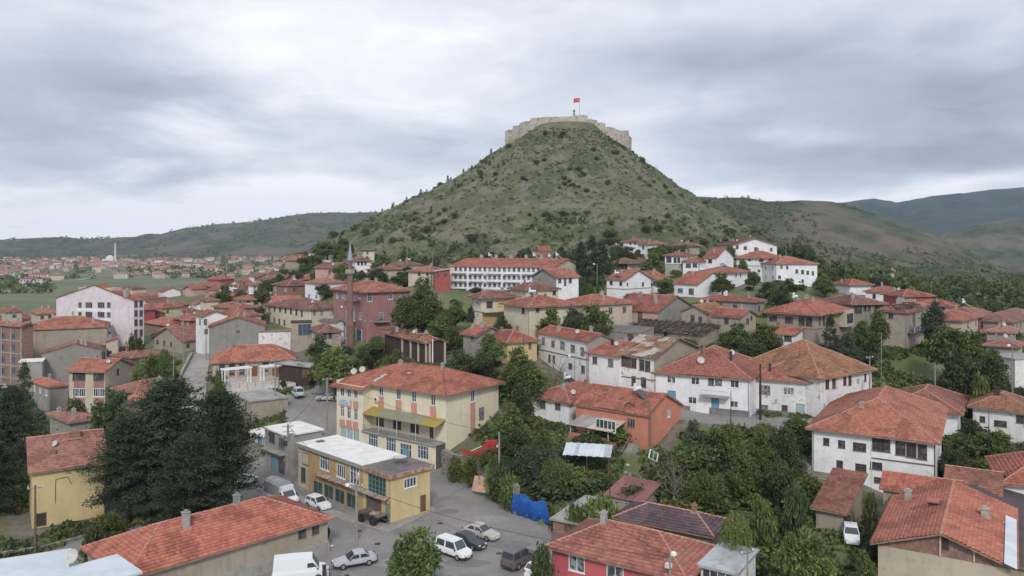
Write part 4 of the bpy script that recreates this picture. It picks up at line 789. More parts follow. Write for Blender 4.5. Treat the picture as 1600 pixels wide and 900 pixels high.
    for i in range(11):
        for S in o.SL: f = i/10; a = S[0].lerp(S[1], f); b = S[3].lerp(S[2], f); m.tube(a+Vector((0, 0, .05)), b+Vector((0, 0, .05)), .035, .035, 'rustsheet', 4)
    m.build('sheet_seam', o.roof)
    # long ruined barn with the stick covered roof
    o = H('long tan ruin with a collapsed roof of loose grey planks', (1098, 522), 148, 1003, 1143, 48, None, 'gy', 'tan', 'oldwood', 15, .5, base=14, W=9, D=16, lod=1, notile=True, sag=.3, wins=[('l', 1040, 520, .9, 1.0, 'b1')], name='ruined_barn', cat='barn')
    m = MB()
    for i in range(620):
        u, v = random.uniform(-.6, o.W+.6), random.uniform(-.8, o.D+.8); g = random.gauss(0, .22); al = random.random() < .72
        m.box((u, v, roofz(o, u, v)+random.uniform(.02, .35)), (random.uniform(1.2, 3.4), random.uniform(.08, .2), .07), 'oldwood', rz=(0 if al else math.pi/2)+g, mx=Matrix.Rotation(R((-12 if u < o.W/2 else 12) if al else 0)+random.gauss(0, .05), 3, 'Y'))
    m.build('loose_plank', o.roof, kind='stuff')
    H('roofless grey walls and low shed behind the sunken red roof', (1000, 521), 144, 926, 1040, 55, None, 'sx', 'grey', 'flatroof', 6, .1, base=13, W=6, notile=True, wins=[('l', 985, 527, 1.3, 1.2, 'b1')], name='ruined_shed', cat='shed')
    o = H('pinkish house with long red roof and grey gable above the plank covered ruin', (1028, 486), 163, 958, 1084, 47, None, 'gy', 'pink', 'tile_mid', 21, .4, base=15.5, wins=[('l', 968, 492, .8, 1.4, 'w1')], doors=[('l', 1000, 494, 1.2, 2.2, 'wood')], name='house'); chimney(o, .3, .3, 1.2, .5, 'plastchim')
    MB().face([(0, -.02, -2), (o.W, -.02, -2), (o.W, -.02, o.h), (o.W/2, -.02, o.h+o.W/2*math.tan(R(21))-.03), (0, -.02, o.h)], 'grey').build('gable_wall', o.root)
    H('tan house with a red gable roof slope and mossy ridge beside the pinkish house', (1104, 488), 158, 1066, 1122, 52, None, 'gx', 'tan', 'tile_moss', 25, .4, base=15.2, wins=[('l', 1082, 498, .9, 1.5, 'b1'), ('l', 1094, 500, .8, 1.4, 'b1')], W=10, name='house')
    H('tan house with bright red roof and two barred windows above the round trees', (1157, 495), 149, 1111, 1181, 46, None, 'gy', 'tan', 'tile_new', 20, .4, base=15.4, wins=[('l', 1135, 500.5, .95, 1.4, 'b1'), ('r', 1168, 502, 1.2, 1.1, 'b2'), ('r', 1174, 487, .8, .8, 'b1')], name='house')
    H('low grey house with wide dusty red roof behind the bright red roof', (1180, 471), 172, 1103, 1194, 50, None, 'hip', 'grey', 'tile_mid', 17, .5, base=18, D=13, wins=[('r', 1186, 482, .9, 1.3, 'b1')], name='house')
    o = H('large tan mansion with many dark windows and broad ragged red roof, right of centre', (1275, 489), 149, 1198, 1324, 46, None, 'hip', 'tan', 'tile_new', 21, 1.0, base=14.4, sag=.16, band=(2.9,), lod=1, capm='tile_new',
          wins=[('l', 1205, 498, .8, 1.1, 'b1'), ('l', 1211, 497, .8, 1.1, 'b1'), ('l', 1232.5, 500, 1.6, 1.3, 'b3'), ('l', 1252.5, 501, 1.25, 1.9, 'b1x'), ('l', 1264, 502, 1.25, 1.9, 'b1x'), ('r', 1280.5, 501, .8, 1.7, 'b1'), ('r', 1287, 500, .9, 1.8, 'b1x'), ('r', 1314, 498, 1.0, 2.2, 'b1')], name='mansion')
    chimney(o, .55, .55, .8, .6); MB().bb((o.W*.72, -1.3, 2.6), (o.W+.1, -.02, o.h-.2), 'beige').bb((o.W*.76, -1.4, 3.3), (o.W*.96, -1.31, 5.2), 'glass').build('bay', o.root)
    H('small white lean-to with red roof at the left foot of the tan mansion', (1242, 523), 147, 1196, 1248, 50, None, 'sx', 'white', 'tile_mid', 12, .3, base=14, W=4, wins=[('l', 1231, 529, 1.5, 1.1, 'g2')], name='lean_to')
    H('grey-tan house with brown roof and open upper gallery right of the mansion', (1331, 474), 163, 1318, 1381, 16, None, 'hip', 'grey', 'tile_brown', 18, .7, base=15, D=10, wins=[('r', 1340, 480, 2.2, 2.0, 'b3'), ('r', 1351.5, 481, .8, 1.4, 'b1'), ('r', 1358, 480, .8, 1.6, 'b1'), ('r', 1371, 482, 1.6, 1.5, 'b2')], name='house')
    o = H('half collapsed house with broken roof and blue-grey balcony above the green bank', (1417, 486), 153, 1376, 1444, 50, None, 'hip', 'tan', 'tile_old', 18, .5, base=13.2, sag=.4, gaps=.4, wins=[('l', 1392, 494, .9, 1.0, 'b1'), ('r', 1428, 497, 2.4, 1.8, 'gu'), ('r', 1429, 520, 1.2, 2.2, 'w1')], name='ruined_house')
    m = MB()
    for i in range(70):
        u, v = random.uniform(0, o.W), random.uniform(0, o.D); m.box((u, v, roofz(o, u, v)+.25), (random.uniform(1, 3), .12, .1), 'oldwood', rz=random.uniform(0, 3))
    m.build('loose_timber', o.roof, kind='stuff')
    MB().bb((.3, -1.3, 2.9), (o.W, -.02, 3.05), 'trim').bb((.3, -1.3, 3.05), (o.W, -1.2, 4.0), 'aqua').bb((.4, -1.25, -2), (.6, -1.1, 5.6), 'wood').bb((o.W-.3, -1.25, -2), (o.W-.1, -1.1, 5.6), 'wood').build('balcony', o.root)
    # white houses under the castle hill
    H('white gable ended house with low wing left of the street lamp gap', (977, 437), 213, 948, 1017, 44, None, 'gy', 'white', 'tile_mid', 22, .4, base=18.8, band=(2.6,), wins=[('l', 955, 442, 1.0, 1.1, 'b1'), ('l', 970, 443, 1.0, 1.1, 'b1'), ('r', 980.5, 444, .7, .9, 'g1'), ('r', 1004.5, 444, .9, 1.2, 'b1')], tank=((.1, .6),), name='house')
    H('red roofed wing with two windows behind the white gable house', (1024, 437), 221, 1005, 1046, 32, None, 'gx', 'white', 'tile_mid', 20, .4, base=20, D=12, wins=[('r', 1024+6, 442, 1.0, 1.1, 'b1'), ('r', 1041, 443, .8, 1.0, 'b1')], name='house')
    H('plain white barn-like house with tall blank gable and bright roof', (1090, 444), 199, 1053, 1137, 40, None, 'gy', 'white', 'tile_new', 24, .35, base=20.2, W=None, wins=[('l', 1063, 454, 1.6, 1.2, 'Gc'), ('l', 1080, 455.5, 1.6, 1.6, 'g2x'), ('r', 1114.5, 452, .6, 1.3, 'b1')], name='house')
    H('white house with very low spreading red roof above the blank gable', (1146, 425), 224, 1092, 1168, 52, None, 'hip', 'white', 'tile_mid', 15, .8, base=20.5, D=None, wins=[('l', 1113, 427, .7, .9, 'g1'), ('r', 1150, 430, .7, 1.1, 'g1'), ('r', 1157, 430, .7, 1.1, 'g1')], name='house')
    o = H('white corner house with arched upper window and pale green ground floor', (1065, 399), 236, 1039, 1086, 56, None, 'hip', 'white', 'tile_brown', 18, .5, base=24.6, band=(3.0,), wins=[('l', 1045, 405.5, 1.6, 1.8, 'b2'), ('l', 1055, 406.5, .9, 1.6, 'b1'), ('l', 1060.5, 406.5, .9, 1.6, 'b1')], name='house'); MB().bb((-.07, 0, -1), (-.003, o.D, 2.9), 'palegreen').build('lower_wall', o.root)
    H('white house with grouped windows and long roof right of the arched window house', (1090, 408), 232, 1067, 1102, 60, None, 'hip', 'white', 'tile_mid', 20, .5, base=24.4, wins=[('l', 1075.5, 415, 1.6, 1.3, 'g3'), ('l', 1087, 414.5, 1.4, 1.2, 'b2')], W=10, name='house')
    H('tan gabled house with small white front and steep red roof on the upper terrace', (1119, 402), 236, 1100, 1146, 48, None, 'gy', 'white', 'tile_mid', 26, .4, base=25, wins=[('l', 1109.5, 408, 1.3, 1.2, 'b2')], name='house')
    o = H('big white gabled house crowning the upper right of the village', (1144, 382), 268, 1139, 1214, 4, None, 'gy', 'white', 'tile_brown', 17, .9, base=30, D=13, wins=[('r', 1152, 386, 1.0, 1.3, 'b1'), ('r', 1164.5, 387.5, 1.2, 1.2, 'b1'), ('r', 1181, 389, 1.2, 1.2, 'b1'), ('r', 1205, 390, .9, 1.2, 'b1')], notile=False, name='house')
    H('white house with red pyramid roof below the crowning gabled house', (1201, 402), 243, 1151, 1219, 62, None, 'hip', 'white', 'tile_new', 20, .8, base=22.6, wins=[('l', 1159.5, 406, 1.3, 1.0, 'b3'), ('l', 1171, 405.5, .9, .9, 'b1'), ('l', 1189.5, 406.5, 1.3, 1.1, 'b3'), ('l', 1186, 423, .7, .7, 'b1')], band=(4.3,), name='house')
    H('tall white house with five small windows at the right end of the upper village', (1213, 412), 236, 1202, 1277, 12, None, 'hip', 'white', 'tile_mid', 19, .5, base=20.8, D=12, wins=[('r', 1230, 418, .8, 1.0, 'g1'), ('r', 1245, 424, 1.0, 1.2, 'b1'), ('r', 1254, 425, 1.0, 1.3, 'b1'), ('r', 1262, 426, .9, 1.2, 'b1'), ('r', 1270, 427, .8, 1.3, 'b1'), ('r', 1254, 440, .8, 1.4, 'b1'), ('r', 1221, 417, .8, 1.0, 'g1'), ('r', 1218, 433, 1.0, 1.0, 'g1'), ('r', 1236, 437, .6, .4, 'g1')], name='house')
    H('old house with deep shadowed porch and broad faded roof beside the dark conifers', (985, 410), 243, 951, 1020, 58, None, 'hip', 'beige', 'tile_brown', 19, 1.0, base=24, wins=[('l', 972, 415, 3.5, 2.4, 'b3'), ('l', 960, 415, 1.6, 2.0, 'g1')], D=None, name='house')
    H('white terrace house with small windows at the top left of the upper village', (1000, 377), 290, 974, 1018, 55, None, 'hip', 'white', 'tile_brown', 18, .7, base=29, wins=[('l', 985, 380, .8, 1.1, 'b1'), ('l', 992, 380, .8, 1.1, 'b1')], name='house')
    H('white house with pinkish red roof in front of the top left terrace house', (1014, 381), 276, 997, 1040, 35, None, 'hip', 'white', 'tile_mid', 20, .6, base=28, wins=[('l', 1005, 387, .9, 1.3, 'b1'), ('r', 1030, 385, .8, 1.1, 'b1')], name='house')
    H('tan stone house with brown pyramid roof below the rocky slope', (1062, 383), 282, 1050, 1093, 30, None, 'hip', 'stone', 'tile_brown', 22, .8, base=28, wins=[('r', 1070, 387, .8, 1.5, 'w1'), ('l', 1055, 387, .8, 1.3, 'w1')], name='house')
    H('brown roofed cottage mostly hidden by trees beside the conifers', (965, 388), 270, 949, 981, 45, None, 'hip', 'stone', 'tile_brown', 22, .7, base=28, name='cottage')
    # houses on the left and around the red building
    H('low white house with two dark windows on the wooded slope above the barn', (628, 414), 262, 610, 659, 52, None, 'hip', 'white', 'tile_brown', 18, .6, base=24.6, wins=[('l', 615, 419, 1.2, 1.3, 'b1'), ('l', 624, 419, 1.2, 1.3, 'b1')], name='house')
    H('cream house with long red roof left of the apartment row', (672, 424), 237, 638, 704, 55, None, 'hip', 'cream', 'tile_mid', 19, .6, base=22, wins=[('l', 655, 428, 1.0, 1.1, 'b1'), ('l', 668, 428, 1.0, 1.1, 'b1')], W=9, name='house')
    H('house with closed red timber balcony at the left end of the apartment row', (680, 424), 228, 676, 703, 10, None, 'sx', 'red', 'greyroof', 8, .4, base=20, D=7, notile=True, wins=[('r', 685, 430, 1.1, 1.0, 'b1'), ('r', 696, 430, 1.0, 1.0, 'b1')], name='house')
    H('two small joined cottages with faded red roofs below the hill trees', (830, 398), 300, 806, 848, 40, None, 'hip', 'tan', 'tile_dusty', 22, .6, base=27, name='cottage')
    H('narrow brick red house standing upright among the hill foot trees', (842, 392), 306, 839, 861, 15, None, 'gx', 'brick', 'tile_mid', 35, .2, base=27, D=5, name='cottage')
    H('bright red walled house with red hip roof left of the minaret', (470, 436), 268, 457, 522, 30, None, 'hip', 'red', 'tile_new', 18, .7, base=20, wins=[('l', 463, 443, 1.0, 1.4, 'g1')], name='house')
    H('small red roofed house behind the bright red one', (465, 430), 290, 455, 484, 35, None, 'hip', 'tan', 'tile_mid', 20, .6, base=19, name='house')
    H('low house with red roof and white windows just left of the minaret spire', (522, 429), 270, 509, 540, 40, None, 'hip', 'red', 'tile_mid', 20, .6, base=20.5, wins=[('r', 528, 433, 1.0, 1.2, 'w1')], name='house')
    H('white timber framed house with dark windows directly behind the minaret', (555, 407), 286, 538, 580, 28, None, 'hip', 'white', 'tile_brown', 20, .7, base=22.4, wins=[('r', 560, 411, .9, 1.6, 'b1'), ('r', 565.5, 411, .9, 1.6, 'b1'), ('r', 571, 411, .9, 1.6, 'b1')], name='house')
    H('small red tiled house at the foot of the white timber house', (560, 430), 262, 548, 582, 30, None, 'hip', 'beige', 'tile_dusty', 20, .6, base=21.5, name='house')
    H('cream cube house with flat dark eaves above the minaret', (568, 392), 318, 564, 585, 20, None, 'flat', 'cream', 'wood_dark', base=25, o=.5, D=6, wins=[('r', 574, 395, .8, 1.2, 'b1')], name='house')
    H('white cottage with mossy pale roof among trees left of the spire', (514, 409), 300, 495, 525, 55, None, 'hip', 'white', 'palegreen', 16, .5, base=25.5, notile=True, wins=[('l', 505, 411, 1.3, .9, 'b1')], name='cottage')
    H('white cottage with reddish roof high on the left slope', (494, 394), 330, 482, 502, 40, None, 'gy', 'white', 'tile_dusty', 22, .5, base=28, name='cottage')
    H('white faced house with red roof and pole among left slope trees', (405, 446), 268, 388, 424, 42, None, 'hip', 'white', 'tile_mid', 18, .5, base=15.4, wins=[('l', 398, 448, 1.2, 1.2, 'b1')], name='house')
    H('cream cottage with pointed red pyramid roof on the left slope', (382, 467), 236, 366, 396, 42, None, 'hip', 'cream', 'tile_new', 26, .8, base=14, wins=[('r', 388, 470, 1, .9, 'b1')], D=6, name='cottage')
    H('square cream cottage with grey-brown hip roof at the meadow edge', (325, 469), 250, 313, 341, 42, None, 'hip', 'cream', 'tile_brown', 22, .6, base=12, wins=[('l', 320, 471, .9, .9, 'b1')], name='cottage')
    H('long low house with dusty brown roof behind the grey gable', (372, 481), 216, 328, 398, 52, None, 'hip', 'tan', 'tile_dusty', 18, .6, base=12, D=12, name='house')
    H('low brown roofed row reaching to the cream hall', (398, 482), 222, 366, 416, 50, None, 'hip', 'tan', 'tile_brown', 18, .6, base=11.5, D=10, name='house')
    H('red roofed house directly behind the grey gable house', (362, 494), 205, 330, 408, 48, None, 'hip', 'beige', 'tile_new', 18, .5, base=10, D=10, name='house')
    H('narrow tall white house with black window frames beside the climbing road', (317, 494), 192, 306, 330, 40, None, 'gy', 'white', 'tile_mid', 20, .4, base=6.8, W=6, wins=[('l', 312.5, 503, .8, 1.4, 'b1'), ('r', 321, 503, .8, 1.4, 'b1'), ('r', 322, 518, .8, 1.2, 'b1')], name='house')
    H('red walled low house with white gutter behind the narrow white house', (296, 500), 236, 272, 310, 48, None, 'hip', 'red', 'tile_mid', 20, .6, base=7, W=8, name='house')
    H('jumble house with several dusty roofs right of the white apartment block', (300, 522), 214, 246, 312, 52, None, 'hip', 'tan', 'tile_dusty', 18, .7, base=6, W=8, sag=.25, name='house')
    H('brown plastered cottage with broken dusty roof above the hedge', (285, 532), 200, 241, 300, 50, None, 'gx', 'tan', 'tile_dusty', 20, .5, base=5.6, W=7, sag=.2, name='cottage')
    H('wide low brick house with red roof right of the apartment block', (262, 508), 240, 226, 272, 50, None, 'hip', 'brick', 'tile_new', 18, .6, base=4.8, W=8, wins=[('l', 250, 511, .8, .9, 'b1')], name='house')
    for i, (cx, cy, Z, xl, xr, wl, lab) in enumerate(((250, 478, 300, 226, 262, 'white', 'white fronted house with pale red roof beyond the apartment block'), (275, 476, 310, 250, 295, 'red', 'pink walled house with red roof at the meadow edge'), (300, 486, 262, 284, 312, 'beige', 'small red roof poking above the jumble of roofs'), (340, 447, 330, 330, 352, 'beige', 'tiny reddish roof on the lane by the meadow'),
                                                        (440, 437, 300, 428, 462, 'cream', 'long red roof among trees left of the bright red house'))):
        H(lab, (cx, cy), Z, xl, xr, 52, 3.2, 'hip', wl, 'tile_mid', 20, .5, wins=(), name='house')
    # pale apartment block
    o = H('tall white and lilac five storey apartment block on the left', (209, 470), 214, 88, 225, 68, None, 'gx', 'lilac', 'tile_new', 15, .15, base=5, W=None, name='apartment_block', cat='apartment building', sag=.02,
          wins=[('r', x, y, 1.1, 1.7, 'b1') for y in (474, 489.5, 504, 519.5) for x in (212.5, 220.5)]+[('l', x, y, w, 1.5, 'g2' if w > 2 else 'g1') for y in (476.5, 491.5, 506.5, 521.5) for x, w in ((125, 1.3), (139, 2.6), (158, 2.6), (170, 1.3))])
    a0, a1 = p2f(o, 'l', 174, 480)[0], p2f(o, 'l', 119, 480)[0]; MB().bb((.3, a0+.5, o.h-1), (4, a1-.5, o.h+3.2), 'beige').build('stair_head', o.root)
    for i in range(4):
        _, z = p2f(o, 'l', 145, 484+i*15); MB().bb((-.06, a0+.2, z-.5), (-.003, a1-.2, z+.35), 'white').build('spandrel', o.root)
    for f, w_ in ((.1, .7), (.3, .7), (.9, .9)): chimney(o, f, .1+f*.1, 1.4, .9)
    H('red roofed house block behind and left of the white apartment block', (60, 490), 238, 26, 96, 40, None, 'hip', 'beige', 'tile_mid', 20, .5, base=3, D=12, wins=[('r', 66, 496, 1, 1, 'g1'), ('r', 78, 495, 1, 1, 'g1')], chim=((.3, .5), (.6, .5)), name='house')
    H('small tiled house with ochre gable at the far left edge', (10, 487), 250, -14, 34, 40, None, 'hip', 'palegreen', 'tile_mid', 20, .5, base=3, D=10, name='house')
    o = H('unfinished brick and concrete frame block at the left edge', (34, 509), 180, -60, 56, 62, None, 'gy', 'brick', 'tile_new', 16, .6, base=-.5, W=2.6, D=16, name='frame_block', wins=[('l', x, y, 2.0, 1.6, 'gu') for y in (525, 543, 562, 580) for x in (4, 20)], cat='apartment building')
    m = MB()
    for i in range(5): m.bb((-.12, i*3.9, -1), (-.003, i*3.9+.4, o.h), 'concrete')
    for i in range(5): m.bb((-.14, 0, i*2.9), (-.003, o.D, i*2.9+.3), 'concrete')
    m.build('concrete_frame', o.root)
    H('broad tan blank walled house with red hip roof left of the apartment block', (39, 515), 196, 34, 167, 25, None, 'hip', 'tan', 'tile_mid', 20, .4, base=1.5, D=13, chim=((.3, .45), (.55, .5), (.82, .2)), name='house')
    H('tan blank gable wall with stained plaster in front of the broad tan house', (66, 553), 178, 62, 166, 25, None, 'gy', 'grey', 'tile_old', 17, .15, base=-.5, D=8, chim=((.6, .1), (.66, .1)), name='gable_house')
    H('white roofed shed with tank left of the stained gable wall', (30, 567), 172, 28, 66, 25, None, 'flat', 'concrete', 'whiteroof', base=0, o=.2, D=5, name='shed', cat='shed')
    H('beige corner house with narrow window between stained gable and lilac block', (166, 535), 186, 163, 184, 24, None, 'sx', 'beige', 'tile_mid', 18, .2, base=0, D=6, wins=[('r', 171, 552, 1, 1.2, 'b1')], name='house')
    H('low red-brown hip roof right of the beige corner house', (206, 558), 176, 176, 214, 56, None, 'hip', 'brick', 'tile_old', 18, .5, base=1.6, W=7, name='house')
    H('small house with bright red hip roof and pale ridges in front of the stained gable', (78, 604), 155, 50, 106, 48, None, 'hip', 'grey', 'tile_bright', 20, .4, base=.4, name='house')
    o = H('narrow three storey house with maroon panels and shop glazing, left', (164, 580), 152, 108, 187, 84, None, 'gy', 'beige', 'tile_mid', 21, .5, base=-.6, W=9, name='panel_house', sag=.03,
          wins=[('l', x, y, 1.35, 1.6, 'b2' if y < 600 else 'w2') for y in (588.5, 613.5) for x in (118.5, 128.5, 151, 160)]+[('l', 122, 640.5, 3.2, 1.7, 'g3u'), ('l', 152, 640.5, 2.5, 1.7, 'g3u'), ('r', 184, 572, .7, 1.3, 'b1')])
    for x0, x1 in ((115, 133), (146, 163)):
        for y in (601, 627):
            a, z = p2f(o, 'l', (x0+x1)/2, y); w = (x1-x0)/8.1; MB().bb((-.05, a-w/2, z-.62), (-.003, a+w/2, z+.62), 'redpink').build('maroon_panel', o.root)
    chimney(o, .45, .4, 1.4, .5, 'metal_dark')
    H('dark grey walled cottage with wide red-brown roof beside the narrow three storey house', (213, 612), 148, 176, 268, 62, None, 'hip', 'darkgrey', 'tile_old', 19, .5, base=1.2, W=11, wins=[('l', 188.5, 621, 1.7, 1.2, 'w2')], name='cottage', chim=((.55, .2),))
    H('small red roofed extension in front of the dark grey cottage', (214, 626), 140, 205, 244, 50, None, 'sx', 'brick', 'tile_new', 18, .3, base=1.6, W=6, D=4, name='extension')
    H('faded pinkish hip roof low among the trees behind the yellow house', (110, 659), 122, 68, 152, 48, None, 'hip', 'grey', 'tile_dusty', 16, .5, base=0, name='house', D=9)
    # right valley edge
    H('white house with red hip roof above the green valley on the right', (1328, 444), 228, 1322, 1361, 12, None, 'hip', 'white', 'tile_mid', 20, .8, base=19.5, D=9, name='house')
    H('pair of white fronted houses with long red roof stepping down to the right', (1380, 455), 213, 1352, 1400, 52, None, 'hip', 'white', 'tile_mid', 20, .6, base=16, wins=[('r', 1387, 459, .9, 1.1, 'b1'), ('r', 1395, 459, .8, 1.1, 'b1')], name='house')
    H('red walled house with pale windows at the valley edge', (1412, 462), 198, 1406, 1458, 10, None, 'hip', 'red', 'tile_new', 19, .6, base=13.5, D=8, wins=[('r', 1416, 466, 1.4, .9, 'wc'), ('r', 1426, 466, 1.4, .9, 'wc')], name='house')
    H('pink and red roof directly below the red walled house', (1430, 482), 172, 1408, 1446, 55, None, 'hip', 'red', 'tile_dusty', 20, .5, base=14, name='house', D=6)
    H('white fronted cottage with rusty red roof beside the round bush, right', (1484, 478), 186, 1462, 1498, 42, None, 'hip', 'white', 'tile_mid', 20, .6, base=14, D=8, wins=[('l', 1473, 482, 1, 1, 'b1')], name='cottage')
    H('house with two stepped red roofs on the right slope', (1502, 500), 168, 1472, 1528, 46, None, 'hip', 'beige', 'tile_new', 19, .6, base=13.8, D=8, name='house')
    H('red walled house with dusty roof behind the stepped roofs', (1530, 494), 178, 1500, 1545, 52, None, 'hip', 'red', 'tile_dusty', 19, .6, base=13.5, D=8, name='house')
    H('low tan house with pale ridged red roof near the right edge', (1585, 519), 160, 1542, 1600, 56, None, 'hip', 'tan', 'tile_dusty', 17, .6, base=12.4, W=8, name='house')
    H('grey-brown roof behind the low tan house, right edge', (1580, 502), 175, 1552, 1625, 45, None, 'hip', 'tan', 'tile_brown', 19, .6, base=13, D=8, name='house')
    H('cluster of faded orange roofs above the white wall at the right edge', (1590, 541), 146, 1541, 1625, 52, None, 'hip', 'tan', 'tile_dusty', 18, .6, base=11, sag=.2, W=8, name='house')
    H('white walled shed cut off by the right edge below the faded roofs', (1586, 562), 138, 1580, 1640, 15, None, 'flat', 'white_old', 'greyroof', base=8, o=.2, D=6, name='shed', cat='shed')
near_houses(); mid_houses()
# ---------------------------------------------------------------- terrain
def CP(px, py, Z): CTRL.append(((px-800)/F*Z, Z, zat(py, Z)))
def C3(x, y, z): CTRL.append((x, y, z))
for x in range(-60, 70, 12): C3(x, 58, 0); C3(x, 68, 0)
for px, Z in ((300, 88), (360, 100), (420, 105), (400, 88), (560, 85), (650, 95), (700, 105), (740, 90), (820, 88), (620, 86), (560, 78), (760, 80), (700, 76), (520, 100), (470, 110), (350, 118), (250, 105), (200, 100), (100, 86), (30, 90), (0, 110), (150, 120)): C3((px-800)/F*Z, Z, 0)
C3(PW(430, 0, 124).x, 124, 1.0); C3(PW(490, 0, 130).x, 130, 1.6); C3(PW(480, 0, 140).x, 140, 3.2); C3(PW(500, 0, 152).x, 152, 4.6); C3(PW(465, 0, 153).x, 153, 4.5); C3(PW(520, 0, 165).x, 165, 6.5)
for px in (345, 380, 420, 460): C3(PW(px, 0, 157).x, 157, 4.4); C3(PW(px, 0, 163).x, 163, 4.6)
for px, py, Z in ((272, 590, 150), (290, 560, 162), (310, 545, 178), (325, 530, 190), (262, 600, 138), (240, 570, 160)): C3(PW(px, 0, Z).x, Z, {150: 3, 162: 4, 178: 5.5, 190: 7, 138: 2, 160: 2.5}[Z])
for px, Z, z in ((780, 120, 5), (850, 105, 2.2), (900, 100, 2.4), (960, 100, 2.6), (830, 99, 1.0), (1060, 105, 4.5), (1100, 112, 5.6), (1090, 116, 7.6), (1180, 114, 7.4), (1260, 112.5, 7.0), (1140, 115, 7.5), (1230, 113, 7.1), (985, 106, 3.4), (980, 102, 2.2), (975, 98, 1.6), (990, 108, 4.0), (1130, 106, 5), (740, 113, 3.9), (765, 112, 3.9), (720, 118, 4), (800, 108, 3.4), (1220, 108, 5.0), (1150, 105, 4.2), (1200, 110, 5), (1240, 100, 3.0), (1140, 92, 2.2), (1200, 88, 1.4), (1250, 82, 1.0), (1180, 78, .4), (1290, 76, .8), (1340, 84, 1.3), (1500, 100, 2.4), (1520, 90, 1.6),
                 (1400, 125, 7.2), (1450, 128, 6.4), (1380, 138, 10.5), (1430, 140, 9.8), (1500, 140, 8.5), (1540, 125, 5.0), (1580, 130, 6.5), (1460, 118, 4.6), (1250, 135, 10.8), (1300, 140, 11.8), (1180, 136, 11.5), (740, 135, 8.5), (700, 150, 10.5), (650, 170, 12.2), (560, 160, 6.6), (700, 180, 14.5),
                 (930, 215, 19), (920, 190, 17), (600, 240, 19), (560, 250, 20), (760, 260, 23), (900, 270, 25), (1100, 260, 28), (1200, 280, 29), (1300, 250, 22), (1320, 290, 20), (1000, 310, 29), (700, 300, 24), (560, 300, 22)): C3(PW(px, 0, Z).x, Z, z)
for px, Z, z in ((380, 300, 9), (300, 300, 4), (200, 280, 2.5), (100, 280, 2), (0, 280, 2), (440, 340, 12), (-100, 200, 0), (-100, 120, 0), (-200, 160, 0), (500, 380, 18), (250, 400, 1), (100, 400, 0), (0, 400, 0), (350, 500, 2), (200, 550, 0), (0, 550, -1), (420, 600, 4), (300, 800, 0), (100, 800, 0), (450, 900, 6), (250, 1100, 3), (0, 1100, 3), (200, 1500, 6), (0, 1500, 6), (450, 1500, 10),
                 (1400, 300, 13), (1500, 260, 9), (1600, 220, 8), (1700, 180, 6), (1750, 130, 4), (1700, 90, 2), (1800, 300, 3), (1500, 400, 4), (1350, 420, 9), (1650, 400, 1), (1250, 420, 14), (1400, 600, 2), (1600, 600, -2), (1500, 900, 0), (1700, 900, -2), (1300, 900, 4), (800, 700, 10), (1000, 700, 10), (700, 1000, 8), (1000, 1200, 8), (1550, 1400, 5), (800, 1800, 8), (2200, 700, 0), (-700, 700, 0), (2500, 1500, 5), (-700, 1500, 6)): C3(PW(px, 0, Z).x, Z, z)
# paved areas: the ground sheet dips a little under them and they are draped on the terrain
def inpoly(x, y, P):
    r = np.zeros(len(x), bool); j = len(P)-1
    for i in range(len(P)):
        xi, yi, xj, yj = *P[i], *P[j]; c = ((yi > y) != (yj > y)) & (x < (xj-xi)*(y-yi)/((yj-yi) or 1e-9)+xi); r ^= c; j = i
    return r
def gpt(px, Z): return ((px-800)/F*Z, Z)
def gpy(px, py, z=0): Z = (CH-z)*F/(py-HOR); return ((px-800)/F*Z, Z)
SQUARE = [gpt(-100, 60), gpt(1000, 60), gpy(900, 880), gpy(858, 822), gpy(800, 790), gpy(770, 768), gpy(735, 756), gpy(706, 747), (-9.5, 117), (-14, 122), gpt(575, 132), gpt(528, 150), gpt(525, 168), gpt(505, 172), gpt(490, 156), gpt(448, 152), gpt(449, 146), gpt(440, 132), gpt(425, 122), gpt(400, 122), gpt(370, 130), gpt(350, 128), gpt(352, 112), gpt(300, 96), gpt(130, 90), gpt(40, 82), gpt(-100, 80)]
CT = np.array(CTRL)
def terr(x, y):
    x = np.atleast_1d(np.asarray(x, float)); y = np.atleast_1d(np.asarray(y, float)); o = np.zeros(len(x))
    for i in range(0, len(x), 20000):
        a = slice(i, i+20000); d2 = (x[a, None]-CT[None, :, 0])**2+(y[a, None]-CT[None, :, 1])**2
        s = np.clip(y[a]/26.0, 3.2, 60)[:, None]; w = 1/(d2+s*s)**2.2; o[a] = (w*CT[None, :, 2]).sum(1)/w.sum(1)
    return o
def streetz(y): return np.interp(y, [0, 119, 131, 153, 165, 172], [0, 0, 1.6, 4.5, 6.2, 7.2])
terr0 = terr
def terr(x, y):
    x = np.atleast_1d(np.asarray(x, float)); y = np.atleast_1d(np.asarray(y, float)); z = terr0(x, y); return np.where(inpoly(x, y, SQUARE), streetz(y), z)
def T(x, y): return float(terr(x, y)[0])
PLAZA = [gpt(338, 172), gpt(462, 173), gpt(465, 158.5), gpt(412, 155), gpt(358, 150.5)]
ROAD = [gpt(266, 150), gpt(262, 138), gpt(300, 128), gpt(345, 122), gpt(352, 112), gpt(385, 118), gpt(330, 146), gpt(322, 160), gpt(326, 180), gpt(330, 196), gpt(316, 198), gpt(300, 190), gpt(276, 166)]
LANE = [gpt(1056, 118), gpt(1100, 115.4), gpt(1180, 112.8), gpt(1240, 111.6), gpt(1290, 110.8), gpt(1290, 116), gpt(1180, 120), gpt(1024, 126)]
